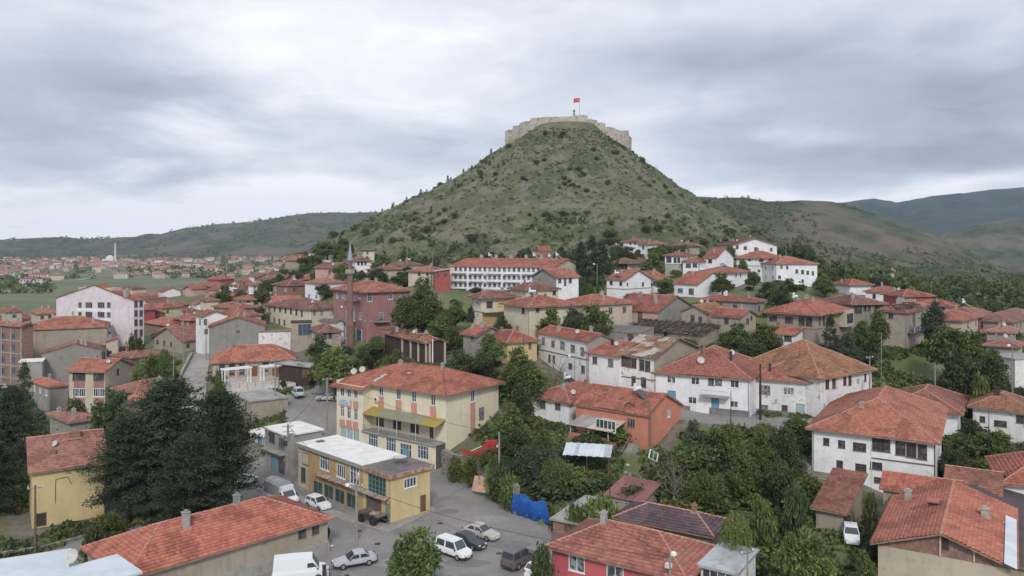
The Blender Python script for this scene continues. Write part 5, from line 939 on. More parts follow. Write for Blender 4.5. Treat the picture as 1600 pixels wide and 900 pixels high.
XS = np.unique(np.concatenate([-np.geomspace(4300, 132, 45), np.arange(-130, 150, 1.3), np.geomspace(150, 4300, 45)])); YS = np.unique(np.concatenate([np.linspace(-120, 48, 12), np.arange(50, 335, 1.3), np.geomspace(335, 4450, 66)]))
GX, GY = np.meshgrid(XS, YS); gx, gy = GX.ravel(), GY.ravel(); gz = terr(gx, gy)
gz += (fbm(gx, gy, .18, 3, 1)-.5)*.5*np.clip((gy-60)/50, 0, 1)*np.where(gy < 400, 1, 0)+(fbm(gx, gy, .01, 3, 4)-.5)*4*np.clip((gy-400)/400, 0, 1)
paved = inpoly(gx, gy, PLAZA) | inpoly(gx, gy, SQUARE) | inpoly(gx, gy, ROAD) | inpoly(gx, gy, LANE)
gz -= paved*.35; hnear = np.zeros(len(gx), bool)
for o in HOUSES:
    dx, dy = gx-o.C[0], gy-o.C[1]; u = dx*o.cs+dy*o.sn; v = -dx*o.sn+dy*o.cs; hnear |= (u > -1.6) & (u < o.W+1.6) & (v > -1.6) & (v < o.D+1.6)
nx, ny = len(XS), len(YS); ii = (np.arange(ny-1)[:, None]*nx+np.arange(nx-1)[None, :]).ravel()
Q = np.stack([ii, ii+1, ii+nx+1, ii+nx], 1); cxs, cys = gx[Q].mean(1), gy[Q].mean(1)
far = cys > 345; mi = np.where(far, 1, np.where(hnear[Q].any(1), 2, 0))
g = npmesh('ground', np.stack([gx, gy, gz], 1), Q, ['ground', 'fieldgreen', 'yard'], mi, smooth=True); fin(bpy.data.objects.new('ground', g), kind='structure')
def drape(name, P, m, lift, step=1.0, kind='structure', zf=None):
    """sheet that follows the ground inside the outline P, its rim snapped to the outline"""
    P2 = np.array(P, float); x0, y0 = P2.min(0); x1, y1 = P2.max(0); X, Y = np.meshgrid(np.arange(x0-step, x1+step*2, step), np.arange(y0-step, y1+step*2, step)); xx, yy = X.ravel(), Y.ravel()
    n = X.shape[1]; i = (np.arange(X.shape[0]-1)[:, None]*n+np.arange(n-1)[None, :]).ravel(); q = np.stack([i, i+1, i+n+1, i+n], 1); ins = inpoly(xx, yy, P)
    q = q[ins[q].any(1)]; bx, by, bd = xx.copy(), yy.copy(), np.full(len(xx), 1e9)
    for k in range(len(P2)):
        a, b = P2[k], P2[(k+1) % len(P2)]; d = b-a; t = np.clip(((xx-a[0])*d[0]+(yy-a[1])*d[1])/max(d@d, 1e-9), 0, 1); px_, py_ = a[0]+t*d[0], a[1]+t*d[1]; dd = np.hypot(xx-px_, yy-py_); c = dd < bd
        bx = np.where(c, px_, bx); by = np.where(c, py_, by); bd = np.where(c, dd, bd)
    xx = np.where(ins, xx, bx); yy = np.where(ins, yy, by)
    me = npmesh(name, np.stack([xx, yy, (zf or terr)(xx, yy)+lift], 1), q, [m], smooth=True); return fin(bpy.data.objects.new(name, me), kind=kind)
drape('street', SQUARE, 'street', .0, .8, zf=lambda a, b: streetz(b)); drape('road', ROAD, 'pavement', .004, .8); drape('lane', LANE, 'street', .0, .8)
# low stone kerb walls along the climbing road
def wallline(name, pts, hgt, th, m, label, cat='wall', seg=1.0, sink=1.0, zc=None, **k):
    mb = MB(); c = [Vector((p[0], p[1], 0)) for p in pts]
    for a, b in zip(c, c[1:]):
        n = max(1, int((b-a).length/seg)); d = (b-a).normalized(); w = Vector((-d.y, d.x, 0))*th/2
        for i in range(n):
            p, q = a.lerp(b, i/n), a.lerp(b, (i+1)/n); zp, zq = (T(p.x, p.y), T(q.x, q.y)) if zc is None else (zc, zc); hh = hgt+random.uniform(-.03, .03)
            A = [(p-w), (q-w), (q+w), (p+w)]; bs = len(mb.V)
            for zz0, zz1 in ((-sink, -sink), (hh, hh)):
                for vv, zb in zip(A, (zp, zq, zq, zp)): mb.V.append((vv.x, vv.y, zb+zz0))
            for f in ((4, 5, 6, 7), (0, 1, 5, 4), (1, 2, 6, 5), (2, 3, 7, 6), (3, 0, 4, 7)): mb.Fc.append([bs+t for t in f]); mb.M.append(mb.mi(m))
    return mb.build(name, label=label, cat=cat, **k)
wallline('low_wall', [gpt(262, 140), gpt(266, 152), gpt(279, 168), gpt(300, 190)], .9, .45, 'concrete', 'low pale retaining wall along the left side of the climbing road')
wallline('low_wall', [gpt(1056, 117.8), gpt(1100, 115.2), gpt(1180, 112.6), gpt(1275, 110.8)], .2, .3, 'roughstone', 'rough stone edge of the lane in front of the white row')
# ---------------------------------------------------------------- castle hill
HX, HY = (890-800)/F*490, 490.0
pr = np.array([0, 10, 18, 25, 33, 44, 58, 80, 105, 130, 150, 175, 210, 260, 330]); pz = np.array([109.5, 109.3, 108, 102, 96, 89.5, 78.5, 65, 51.5, 38, 26, 12, -8, -40, -80])
NA, NR = 760, 230; an = np.linspace(0, 2*math.pi, NA, endpoint=False); rr = 330*(np.linspace(0, 1, NR)**1.15)
A, RR = np.meshgrid(an, rr); sc = 1+.0*A; ca, sa = np.cos(A), np.sin(A)
sc = np.where(ca < 0, 1.0-.09*ca, 1.0-.13*ca**2)      # steeper on the right
z0 = np.interp(RR/sc, pr, pz); x0 = HX+RR*ca; y0 = HY+RR*sa
gul = fbm(A*11+RR*.015, RR*.014, 1.0, 4, 11, ridge=True)-.6
amp = np.clip((RR-22)/30, 0, 1)
z0 = z0+amp*((fbm(x0, y0, .03, 3, 21)-.5)*4+gul*3.4+(fbm(x0, y0, .14, 4, 31, ridge=True)-.6)*2.2+(fbm(x0, y0, .5, 3, 33)-.5)*1.2+np.clip(fbm(x0, y0, .07, 4, 41)-.62, 0, 1)*10*(RR < 190))
z0 = np.minimum(z0, 110)
V = np.stack([x0.ravel(), y0.ravel(), z0.ravel()], 1); i = np.arange(NR-1)[:, None]*NA+np.arange(NA)[None, :]; j = np.arange(NR-1)[:, None]*NA+(np.arange(NA)[None, :]+1) % NA
Q = np.stack([i, j, j+NA, i+NA], 2).reshape(-1, 4)[:, ::-1]; fin(bpy.data.objects.new('castle_hill', npmesh('castle_hill', V, Q, ['hill'], smooth=True)), kind='structure')
def hillz(x, y):
    dx, dy = x-HX, y-HY; r = math.hypot(dx, dy); a = math.atan2(dy, dx) % (2*math.pi)
    if r > 325: return -99
    k = int(a/(2*math.pi)*NA) % NA; f = np.interp(r, rr, np.arange(NR)); i0 = int(f); t = f-i0
    return z0[i0, k]*(1-t)+z0[min(i0+1, NR-1), k]*t
def surf(x, y): return max(T(x, y), hillz(x, y))
# ---------------------------------------------------------------- distant ridges
def ridge(name, prof, Y0, Yp, Y1, zb, m, amp, nsc, sd, nk=220, ny=70, back=.55):
    prof = np.array(prof, float); ks = np.linspace(prof[0, 0], prof[-1, 0], nk); Yv = np.concatenate([np.linspace(Y0, Yp, ny), np.linspace(Yp, Y1, 14)[1:]])
    K, Y = np.meshgrid((ks-800)/F, Yv); zr = CH+(HOR-np.interp(ks, prof[:, 0], prof[:, 1]))/F*Yp; s = np.clip((Y-Y0)/(Yp-Y0), 0, 1)
    X = K*Y; sh = s**1.25*(1.18-.18*s); Zm = zb+(zr[None, :]-zb)*np.where(Y <= Yp, sh, 1-(1-back)*(Y-Yp)/(Y1-Yp))
    n = (fbm(X, Y, nsc, 5, sd, ridge=True)-.6)*amp+(fbm(X, Y, nsc*4, 4, sd+5)-.5)*amp*.25
    Zm = Zm+n*np.sin(np.clip(s, 0, 1)*math.pi)**.6*np.where(Y <= Yp, 1, .2)+(fbm(X, Y, nsc*8, 3, sd+9)-.5)*amp*.05
    i = (np.arange(len(Yv)-1)[:, None]*nk+np.arange(nk-1)[None, :]).ravel()
    Vv = np.stack([X.ravel(), Y.ravel(), Zm.ravel()], 1); fin(bpy.data.objects.new(name, npmesh(name, Vv, np.stack([i, i+1, i+nk+1, i+nk], 1), [m], smooth=True)), kind='structure')
    return X, Y, Zm
LH = ridge('hills', [(-900, 380), (-200, 384), (0, 376), (40, 373), (95, 370), (130, 373), (180, 372), (240, 369), (290, 360), (340, 353), (400, 348), (450, 339), (490, 333), (540, 332), (590, 331), (680, 338), (780, 345), (900, 345)], 1350, 2500, 3400, -6, 'farhill', 90, .0022, 51)
RH = ridge('hills', [(930, 360), (1000, 325), (1060, 309), (1100, 311), (1135, 309), (1165, 309), (1200, 315), (1250, 313), (1300, 315), (1340, 325), (1400, 345), (1460, 370), (1520, 396), (1560, 418), (1620, 442), (1720, 475)], 430, 840, 1150, -3, 'farhill2' if False else 'farhill', 34, .006, 61, 260, 110)
ridge('hills', [(1330, 420), (1400, 392), (1470, 368), (1530, 350), (1600, 338), (1700, 325), (1900, 320)], 900, 1600, 2100, -6, 'farhill', 80, .004, 71)
ridge('mountains', [(950, 345), (1040, 325), (1090, 308), (1120, 311), (1180, 320), (1250, 324), (1320, 319), (1365, 314), (1400, 319), (1450, 307), (1500, 303), (1550, 296), (1600, 293), (1700, 288), (2000, 300)], 1500, 3000, 4200, -8, 'bluehill', 180, .0016, 81)
# ================================================================ vegetation
RS = np.random.RandomState(11)
def unit(n): v = RS.normal(size=(n, 3)); return v/np.linalg.norm(v, axis=1, keepdims=True)
def leafquads(C, s, asp=.62, upb=0.0):
    n = len(C); a = unit(n); b = np.cross(a, unit(n)+np.array([0, 0, upb])); b /= np.linalg.norm(b, axis=1, keepdims=True)+1e-9
    a = a*(s*.5)[:, None]; b = b*(s*.5*asp)[:, None]
    V = np.stack([C-a-b, C+a-b*.6, C+a*1.05+b*.6, C-a+b], 1).reshape(-1, 3); return V, np.arange(4*n).reshape(n, 4)
def crownpts(lobes, per, spread, flat=1.0, clumps=14):
    P = []
    for (c, r) in lobes:
        k = max(4, int(clumps*r*r)); d = unit(k); d[:, 2] = np.where(d[:, 2] < -.55, -d[:, 2], d[:, 2]); cc = np.array(c)+d*(r*RS.uniform(.55, 1.05, k))[:, None]*np.array([1, 1, flat])
        sp_ = spread*RS.uniform(.7, 1.3, k); P.append((cc[:, None, :]+RS.normal(size=(k, per, 3))*sp_[:, None, None]*np.array([1, 1, .75])).reshape(-1, 3))
    return np.vstack(P)
PROTO = {}
def proto(kind, leafmat):
    key = (kind, leafmat)
    if key in PROTO: return PROTO[key]
    for (k2, m2), pr_ in PROTO.items():
        if k2 == kind:
            me = pr_[1].copy(); me.materials[0] = MT[leafmat]; PROTO[key] = (pr_[0], me); return PROTO[key]
    t = MB(); H_ = 7.5
    if kind[0] == 'd':     # broadleaf, nominal radius 3.2, height 7.5
        rs = np.random.RandomState({'da': 1, 'db': 2, 'dc': 3, 'dd': 4}[kind]); L_ = []
        nl = {'da': 8, 'db': 10, 'dc': 7, 'dd': 9}[kind]
        for i in range(nl):
            an_ = i*2.4+rs.uniform(-.4, .4); rad = rs.uniform(.9, 2.05); zz_ = rs.uniform(2.6, 5.6) if kind != 'dc' else rs.uniform(2.4, 6.0); L_.append(((rad*math.cos(an_), rad*math.sin(an_), zz_), rs.uniform(.9, 1.45)))
        L_.append(((rs.uniform(-.4, .4), rs.uniform(-.4, .4), 6.2), 1.15)); L_.append(((0, 0, 4.4), 1.7))
        P = crownpts(L_, 26, .30, clumps=13); s = RS.uniform(.22, .42, len(P))
        t.path([(0, 0, -1.5), (.05, .02, 1.2), (.1, -.05, 3.4), (0, .1, 5.2)], [.26, .2, .14, .05], 'bark', 8)
        for c, r in L_[:6]: t.path([(.06, 0, 1.6+rs.uniform(0, 1.2)), (c[0]*.5, c[1]*.5, c[2]*.55+1.0), (c[0]*.95, c[1]*.95, c[2])], [.12, .08, .03], 'bark', 5)
        V, Q_ = leafquads(P, s)
    elif kind == 'col':    # tall dark conifer, radius 1.6, height 7.5
        P = []
        for i in range(70):
            zz_ = RS.uniform(.5, 7.4); rmax = 1.6*(1-(zz_/7.7)**1.4)+.05; an_ = RS.uniform(0, 6.28); r_ = rmax*RS.uniform(.55, 1.0); P.append(np.array([r_*math.cos(an_), r_*math.sin(an_), zz_])+RS.normal(size=(42, 3))*np.array([.22, .22, .16]))
        P = np.vstack(P); V, Q_ = leafquads(P, RS.uniform(.16, .34, len(P)), .4); t.tube((0, 0, -1.5), (0, 0, 7), .18, .03, 'bark', 6)
    elif kind == 'pine' or kind == 'pine2':   # broad black pine, radius 5, height 15
        rs = np.random.RandomState(5 if kind == 'pine' else 9); t.path([(0, 0, -1.5), (.1, .1, 4), (-.1, .15, 9), (.1, 0, 14.4)], [.34, .28, .18, .05], 'bark', 8); P = []
        for i in range(62):
            zz_ = 2.6+12.0*(i/62)**.9; f = (zz_-2.6)/12.4; rm = 5.0*(1-f**3.0)*(.72+.28*min(1, f*3))*rs.uniform(.62, 1.0)*(.8+.2*math.sin(i*1.7)); rm = max(rm, .5); an_ = i*2.39996+rs.uniform(-.4, .4); ex = np.array([rm*math.cos(an_), rm*math.sin(an_), zz_+rm*.10+rs.uniform(-.2, .3)])
            t.path([(0, 0, zz_-.3), (ex[0]*.6, ex[1]*.6, zz_-.1), tuple(ex)], [.09, .06, .02], 'bark', 4)
            for q in np.arange(.35, 1.01, .2 if rm > 2.5 else .3):
                cc = ex*np.array([q, q, 1])+np.array([rs.uniform(-.4, .4), rs.uniform(-.4, .4), rs.uniform(-.1, .25)]); P.append(cc+RS.normal(size=(95, 3))*np.array([.52, .52, .20]))
        P = np.vstack(P); V, Q_ = leafquads(P, RS.uniform(.22, .42, len(P)), .30, .8)
    elif kind == 'bush':   # radius 1, height 1.5
        L_ = [((RS.uniform(-.5, .5), RS.uniform(-.5, .5), RS.uniform(.35, .9)), RS.uniform(.35, .6)) for _ in range(6)]; P = crownpts(L_, 26, .16, clumps=60); V, Q_ = leafquads(P, RS.uniform(.10, .22, len(P)))
        for i in range(5): a_ = i*1.3; t.tube((0, 0, -.4), (.4*math.cos(a_), .4*math.sin(a_), .8), .03, .01, 'bark', 4)
    elif kind == 'willow':  # radius 3.2 height 7.5, drooping
        P = []
        for i in range(170):
            a_ = RS.uniform(0, 6.28); r_ = 3.0*RS.uniform(0, 1)**.6; zt = 4.3+2.7*math.sqrt(max(0, 1-(r_/3.2)**2))*RS.uniform(.75, 1.05); ln = RS.uniform(1.0, 2.6); q = np.linspace(0, 1, 20)[:, None]
            P.append(np.array([r_*math.cos(a_), r_*math.sin(a_), zt])+q*np.array([.5*math.cos(a_), .5*math.sin(a_), -ln])+RS.normal(size=(20, 3))*.09)
        P = np.vstack(P); V, Q_ = leafquads(P, RS.uniform(.2, .38, len(P)), .38); t.path([(0, 0, -1.5), (.1, 0, 2.5), (0, .2, 5.5)], [.3, .22, .08], 'bark', 8)
        for i in range(6): a_ = i*1.05; t.path([(0, 0, 2.2), (1.2*math.cos(a_), 1.2*math.sin(a_), 4.6), (2.2*math.cos(a_), 2.2*math.sin(a_), 5.6)], [.12, .08, .03], 'bark', 5)
    elif kind == 'bare':   # leafless dead tree
        rs = np.random.RandomState(8); t.path([(0, 0, -1), (.1, 0, 2), (0, .2, 3.6)], [.2, .15, .09], 'twig', 6); P = []
        for i in range(26):
            a_ = rs.uniform(0, 6.28); z_ = rs.uniform(1.5, 3.8); e1 = Vector((1.2*math.cos(a_), 1.2*math.sin(a_), z_+rs.uniform(.4, 1.6))); e2 = e1+Vector((rs.uniform(-1, 1), rs.uniform(-1, 1), rs.uniform(.3, 1.6)))
            t.path([(0, .05, z_), tuple(e1), tuple(e2)], [.06, .04, .015], 'twig', 4)
            for k in range(3): e3 = e1.lerp(e2, rs.uniform(0, 1))+Vector((rs.uniform(-.7, .7), rs.uniform(-.7, .7), rs.uniform(0, .7))); t.tube(tuple(e1.lerp(e2, .3)), tuple(e3), .02, .008, 'twig', 3); P.append(np.array(e3)+RS.normal(size=(3, 3))*.2)
        P = np.vstack(P); V, Q_ = leafquads(P, RS.uniform(.1, .18, len(P)))
    PROTO[key] = (t.mesh('trunk'), npmesh('crown', V, Q_, [leafmat])); return PROTO[key]
NOM = {'da': (3.2, 7.5), 'db': (3.2, 7.5), 'dc': (3.2, 7.5), 'dd': (3.2, 7.5), 'col': (1.6, 7.5), 'pine': (5.2, 15), 'pine2': (5.2, 15), 'bush': (1.0, 1.45), 'willow': (3.3, 7.5), 'bare': (2.2, 5.4)}
def tree_at(x, y, z, Rr, Ht, kind, lm, label, name='tree', cat='tree', group=None, parts=True):
    tr, cr_ = proto(kind, lm); r0, h0 = NOM[kind]; sc_ = (Rr/r0, Rr/r0, Ht/h0); rz = random.uniform(0, 6.28)
    if parts:
        r = thing(name, (x, y, z), rz, label, cat, group); r.scale = sc_
        fin(bpy.data.objects.new('trunk' if kind != 'bush' else 'stem', tr), r); fin(bpy.data.objects.new('crown' if kind != 'bush' else 'foliage', cr_), r)
    else:
        r = bpy.data.objects.new(name, cr_); r.location = (x, y, z); r.rotation_euler = (0, 0, rz); r.scale = sc_; fin(r, None, label, cat, group)
    return r
def tree(px, ytop, wpx, Z, kind, lm, label, **k):
    x = (px-800)/F*Z; z = k.pop('z', None); z = surf(x, Z)-.1 if z is None else z; Ht = zat(ytop, Z)-z; Rr = wpx/2*Z/F
    mn = 1.0 if kind == 'bush' else 1.5
    if Ht < mn: Ht = mn
    return tree_at(x, Z, z, Rr, Ht, kind, lm, label, **k)
NA_ = dict(name='tree', cat='tree')
for q in [
    # big pines lower left
    (262, 592, 205, 97, 'pine', 'needle', 'tallest black pine in the dark clump beside the yellow house', 'pine_tree'),
    (342, 612, 176, 95, 'pine2', 'needle', 'broad black pine leaning over the street on the right of the dark clump', 'pine_tree'),
    (200, 652, 165, 94, 'pine', 'needle', 'black pine with long low branches next to the yellow wall', 'pine_tree'),
    (300, 680, 170, 88.5, 'pine2', 'needle', 'lowest dark pine above the long red roof', 'pine_tree'),
    (18, 604, 110, 108, 'pine2', 'needle', 'dark pine filling the left edge behind the yellow house', 'pine_tree'),
    (-12, 690, 130, 96, 'pine', 'needle', 'shadowy pine cut by the left edge, lower one', 'pine_tree'),
    (175, 605, 80, 112, 'db', 'leaf_dark', 'dark leafy tree behind the pines in front of the narrow three storey house', 'tree'),
    (240, 640, 90, 106, 'da', 'leaf_dark', 'dark round tree behind the pine clump', 'tree'),
    (38, 566, 34, 146, 'col', 'leaf_dark', 'sparse conifer with drooping branches in front of the white roofed shed', 'conifer'),
    (120, 622, 56, 128, 'dc', 'leaf', 'low green tree in the yard beside the faded pinkish roof', 'tree'),
    (172, 800, 62, 84, 'db', 'leaf', 'low leafy tree between pines and the long red roof', 'tree'),
    (140, 822, 40, 80, 'bush', 'leaf_dark', 'dark bush at the left end of the long red roof', 'bush'),
    (342, 578, 34, 123, 'dc', 'leaf', 'leafy tree standing by the foot of the climbing road', 'tree'),
    (345, 640, 48, 116, 'db', 'leaf_dark', 'dark tree beside the flat tan block', 'tree'),
    (258, 545, 34, 165, 'da', 'leaf', 'tree on the bank above the dark grey cottage', 'tree'),
    (238, 552, 40, 158, 'db', 'leaf', 'second tree on the bank above the dark grey cottage', 'tree'),
    (222, 560, 34, 156, 'dc', 'leaf_light', 'lighter green tree on the same bank, nearest the lilac block', 'tree'),
    (216, 520, 30, 182, 'bush', 'leaf_dark', 'bushy green shrub at the foot of the lilac apartment block', 'bush'),
    (523, 541, 78, 148, 'db', 'leaf_light', 'bright green round tree between the terrace and the school roof', 'tree'),
    (556, 560, 46, 150, 'da', 'leaf', 'darker tree touching the right side of the bright round tree', 'tree'),
    (500, 553, 44, 156, 'dc', 'leaf', 'tree behind the kiosk row', 'tree'),
    (498, 522, 40, 172, 'da', 'leaf_dark', 'dark tree below the small stone cottage', 'tree'),
    (585, 528, 42, 165, 'dd', 'leaf', 'tree left of the timber barn', 'tree'),
    (566, 540, 40, 160, 'db', 'leaf_dark', 'dark shrub like tree under the red building', 'tree'),
    (620, 545, 40, 146, 'da', 'leaf', 'tree in front of the timber barn', 'tree'),
    (664, 432, 60, 186, 'da', 'leaf', 'tall green tree rising right of the red building', 'tree'),
    (633, 462, 60, 176, 'db', 'leaf', 'big leafy tree touching the right wall of the red building', 'tree'),
    (672, 464, 62, 178, 'dd', 'leaf', 'broad tree in the middle of the leafy group right of the red building', 'tree'),
    (712, 470, 46, 176, 'dc', 'leaf', 'tree left of the yellow balconied house', 'tree'),
    (690, 492, 52, 170, 'da', 'leaf', 'lower round tree of the group behind the timber barn', 'tree'),
    (738, 478, 24, 168, 'dd', 'leaf_grey', 'grey green slender tree against the pale side of the balconied house', 'tree'),
    (707, 508, 40, 156, 'db', 'leaf', 'tree between timber barn and grey cottage', 'tree'),
    (765, 520, 54, 140, 'da', 'leaf', 'leafy tree in front of the yellow cottage', 'tree'),
    (720, 545, 60, 137, 'db', 'leaf_dark', 'dark tree behind the school roof, left one', 'tree'),
    (752, 552, 50, 136, 'dd', 'leaf_dark', 'dark tree behind the school roof, right one', 'tree'),
    (785, 492, 34, 158, 'dc', 'leaf_dark', 'small dark tree below the balconied house', 'tree'),
    (810, 541, 60, 131, 'db', 'leaf', 'tall bushy tree right behind the school end', 'tree'),
    (830, 566, 66, 127, 'dd', 'leaf', 'tall tree in front of the house with five upper windows', 'tree'),
    (868, 568, 36, 129, 'bare', 'leaf_grey', 'half bare tree against the house with five upper windows', 'tree'),
    (798, 628, 62, 113, 'da', 'leaf', 'large tree left of the small white house', 'tree'),
    (812, 600, 50, 119, 'dc', 'leaf_dark', 'dark tree behind the small white house corner', 'tree'),
    (848, 668, 44, 106, 'db', 'leaf', 'green tree in front of the porch', 'tree'),
    (806, 668, 60, 107, 'db', 'leaf_dark', 'dark tree above the blue tarpaulin, left one', 'tree'),
    (838, 690, 80, 101, 'willow', 'leaf_grey', 'pale feathery tree above the blue tarpaulin', 'tree'),
    (868, 712, 50, 98, 'willow', 'leaf', 'drooping tree between blue tarpaulin and flat shed', 'tree'),
    (716, 712, 26, 110.5, 'bush', 'leaf', 'bush spilling over the top of the stone wall near the school', 'bush'),
    (738, 712, 34, 109, 'bush', 'leaf_yellow', 'yellowish bush on the top of the stone wall', 'bush'),
    (765, 708, 30, 107, 'bush', 'leaf', 'bush in front of the red farm machine', 'bush'),
    (778, 716, 36, 103.5, 'bush', 'leaf', 'bush hanging over the face of the stone wall', 'bush'),
    (785, 728, 40, 101.0, 'bush', 'leaf_dark', 'dark bush at the foot of the stone wall bend', 'bush'),
    (798, 742, 34, 98.0, 'bush', 'leaf', 'bush just above the left end of the blue tarpaulin', 'bush'),
    (788, 712, 46, 103, 'da', 'leaf_dark', 'dark shrubby tree behind the stone wall bend', 'tree'),
    (930, 738, 46, 98, 'bush', 'leaf_dark', 'dark bush on the bank left of the stairs', 'bush'),
    (905, 727, 40, 100, 'bush', 'leaf', 'green bush below the sheet metal canopy', 'bush'),
    (985, 756, 50, 93, 'bush', 'leaf_grey', 'low hedge bush at the foot of the stairs', 'bush'),
    (935, 776, 60, 86, 'bush', 'leaf_light', 'creeper covered bush rising over the grey flat shed', 'bush'),
    (905, 784, 36, 87, 'bush', 'leaf', 'bush beside the grey flat shed', 'bush'),
    (652, 826, 108, 73, 'db', 'leaf', 'leafy tree in the square at the bottom edge, left of the parked cars', 'tree'),
    (625, 842, 44, 74, 'da', 'leaf', 'smaller crown joined to the tree in the square', 'tree'),
    (842, 850, 38, 74, 'bush', 'leaf_dark', 'bush beside the pink house corner', 'bush'),
    (1150, 790, 52, 75, 'willow', 'leaf_light', 'bright drooping small tree beside the glazed annex', 'tree'),
    (1053, 718, 48, 91, 'bare', 'leaf_grey', 'bare branched tree behind the purple roof', 'tree'),
    (1100, 735, 54, 90, 'db', 'leaf', 'garden tree right of the bare tree', 'tree'),
    (1140, 660, 60, 102, 'dd', 'leaf', 'garden tree just below the lane, middle one', 'tree'),
    (1082, 655, 40, 106, 'da', 'leaf_grey', 'garden shrub tree under the blue door house', 'tree'),
    (1188, 672, 60, 98, 'da', 'leaf', 'garden tree left of the large white house', 'tree'),
    (1225, 665, 56, 98, 'db', 'leaf_dark', 'dark garden tree next to the white wall', 'tree'),
    (1165, 700, 60, 92, 'dc', 'leaf', 'round tree in the lower garden', 'tree'),
    (1215, 715, 60, 90, 'dd', 'leaf_dark', 'dark tree beside the low garage', 'tree'),
    (1240, 752, 40, 82, 'bush', 'leaf_dark', 'bush left of the garage roof', 'bush'),
    (1200, 780, 48, 80, 'bush', 'leaf', 'round shrub in the lower garden, near the annex', 'bush'),
    (1262, 824, 84, 70, 'db', 'leaf_light', 'bright green tree at the bottom edge below the white car', 'tree'),
    (1235, 830, 70, 70, 'da', 'leaf', 'tree at the bottom edge left of the bright one', 'tree'),
    (1352, 862, 54, 68, 'dc', 'leaf', 'tree at the bottom edge beside the brick house wall', 'tree'),
    (1356, 768, 26, 83, 'bush', 'leaf', 'bush between garage and annex roof', 'bush'),
    (1366, 815, 26, 76, 'da', 'leaf_dark', 'dark shrub tree beside the white car', 'tree'),
    (1483, 692, 34, 100, 'db', 'leaf_dark', 'dark tree right of the large white house', 'tree'),
    (1505, 700, 40, 98, 'da', 'leaf_dark', 'tree on the bank right of the large white house', 'tree'),
    (1560, 672, 60, 108, 'dd', 'leaf', 'tree under the crumbling white house', 'tree'),
    (1520, 655, 50, 112, 'dc', 'leaf_dark', 'dark tree left of the crumbling white house', 'tree'),
    (1155, 504, 50, 144, 'da', 'leaf', 'round tree left of the pair above the centre row', 'tree'),
    (1197, 506, 62, 141, 'db', 'leaf', 'round tree right of the pair above the centre row', 'tree'),
    (1175, 530, 56, 136, 'dd', 'leaf_dark', 'lower dark tree between the pair', 'tree'),
    (1297, 491, 30, 144, 'col', 'needle', 'dark conifer in front of the tan mansion', 'conifer'),
    (1322, 520, 44, 143, 'da', 'leaf_grey', 'pale leaved tree beside the dark conifer', 'tree'),
    (1345, 500, 44, 148, 'dc', 'leaf', 'tree below the open gallery house', 'tree'),
    (1372, 484, 46, 148, 'db', 'leaf', 'full round tree before the half collapsed house', 'tree'),
    (1345, 548, 50, 138, 'dd', 'leaf_dark', 'dark tree at the top of the green bank', 'tree'),
    (1300, 545, 40, 138, 'bush', 'leaf', 'bush behind the mossy end roof', 'bush'),
    (1462, 470, 50, 150, 'dc', 'leaf_grey', 'spreading pale tree right of the half collapsed house', 'tree'),
    (1480, 508, 80, 138, 'db', 'leaf', 'big leafy tree on the right slope', 'tree'),
    (1520, 515, 76, 134, 'da', 'leaf', 'big tree next to the stepped red roofs', 'tree'),
    (1500, 545, 70, 129, 'dd', 'leaf_dark', 'dark tree low on the right slope', 'tree'),
    (1555, 545, 60, 128, 'dc', 'leaf_dark', 'dark tree near the right edge slope', 'tree'),
    (1540, 585, 40, 121, 'bush', 'leaf_yellow', 'yellow green bush above the crumbling white house', 'bush'),
    (860, 478, 46, 151, 'da', 'leaf', 'left of the three garden trees before the cream house', 'tree'),
    (893, 480, 40, 150, 'dd', 'leaf_grey', 'middle one of the three garden trees before the cream house', 'tree'),
    (930, 474, 66, 149, 'db', 'leaf', 'right and largest of the three garden trees before the cream house', 'tree'),
    (1020, 393, 44, 233, 'da', 'leaf', 'round dark green tree in front of the porch house', 'tree'),
    (1040, 434, 38, 207, 'dd', 'leaf', 'tree beside the plain white barn-like house', 'tree'),
    (980, 384, 40, 252, 'db', 'leaf_dark', 'dark tree right of the tall conifers', 'tree'),
    (1030, 383, 36, 262, 'dc', 'leaf', 'tree below the white house with pinkish roof', 'tree'),
    (1177, 424, 32, 215, 'db', 'leaf_dark', 'small dark tree below the low spreading roof', 'tree'),
    (1200, 440, 36, 208, 'da', 'leaf_grey', 'grey green tree below the tall white house', 'tree'),
    (1215, 450, 40, 205, 'bush', 'leaf', 'shrub on the bank under the white van', 'bush'),
    (1290, 436, 40, 220, 'dc', 'leaf', 'tree right of the white van', 'tree'),
    (925, 368, 34, 236, 'col', 'needle', 'tallest dark conifer right of the apartment row', 'conifer'),
    (908, 378, 30, 240, 'col', 'needle', 'dark conifer directly behind the apartment gable', 'conifer'),
    (942, 376, 32, 233, 'col', 'needle', 'dark conifer on the right of the tall group', 'conifer'),
    (958, 386, 26, 238, 'col', 'leaf_dark', 'shorter conifer at the end of the tall group', 'conifer'),
    (938, 432, 18, 207, 'col', 'leaf_dark', 'small cypress beside the street lamp', 'conifer'),
    (910, 432, 18, 205, 'bush', 'leaf_dark', 'dark shrub at the foot of the apartment gable', 'bush'),
    (420, 436, 48, 262, 'db', 'leaf', 'big tree left of the cream hall roof', 'tree'),
    (350, 444, 34, 262, 'da', 'leaf', 'tree at the meadow edge by the square cottage', 'tree'),
    (405, 450, 30, 245, 'dd', 'leaf', 'tree between the pyramid roof cottage and the cream hall', 'tree'),
    (408, 478, 22, 220, 'dc', 'leaf_dark', 'dark tree against the left end of the cream hall', 'tree'),
    (445, 420, 40, 300, 'da', 'leaf', 'tree in the saddle left of the bright red house', 'tree'),
    (512, 376, 56, 330, 'db', 'leaf', 'large tree on the left shoulder of the castle hill', 'tree'),
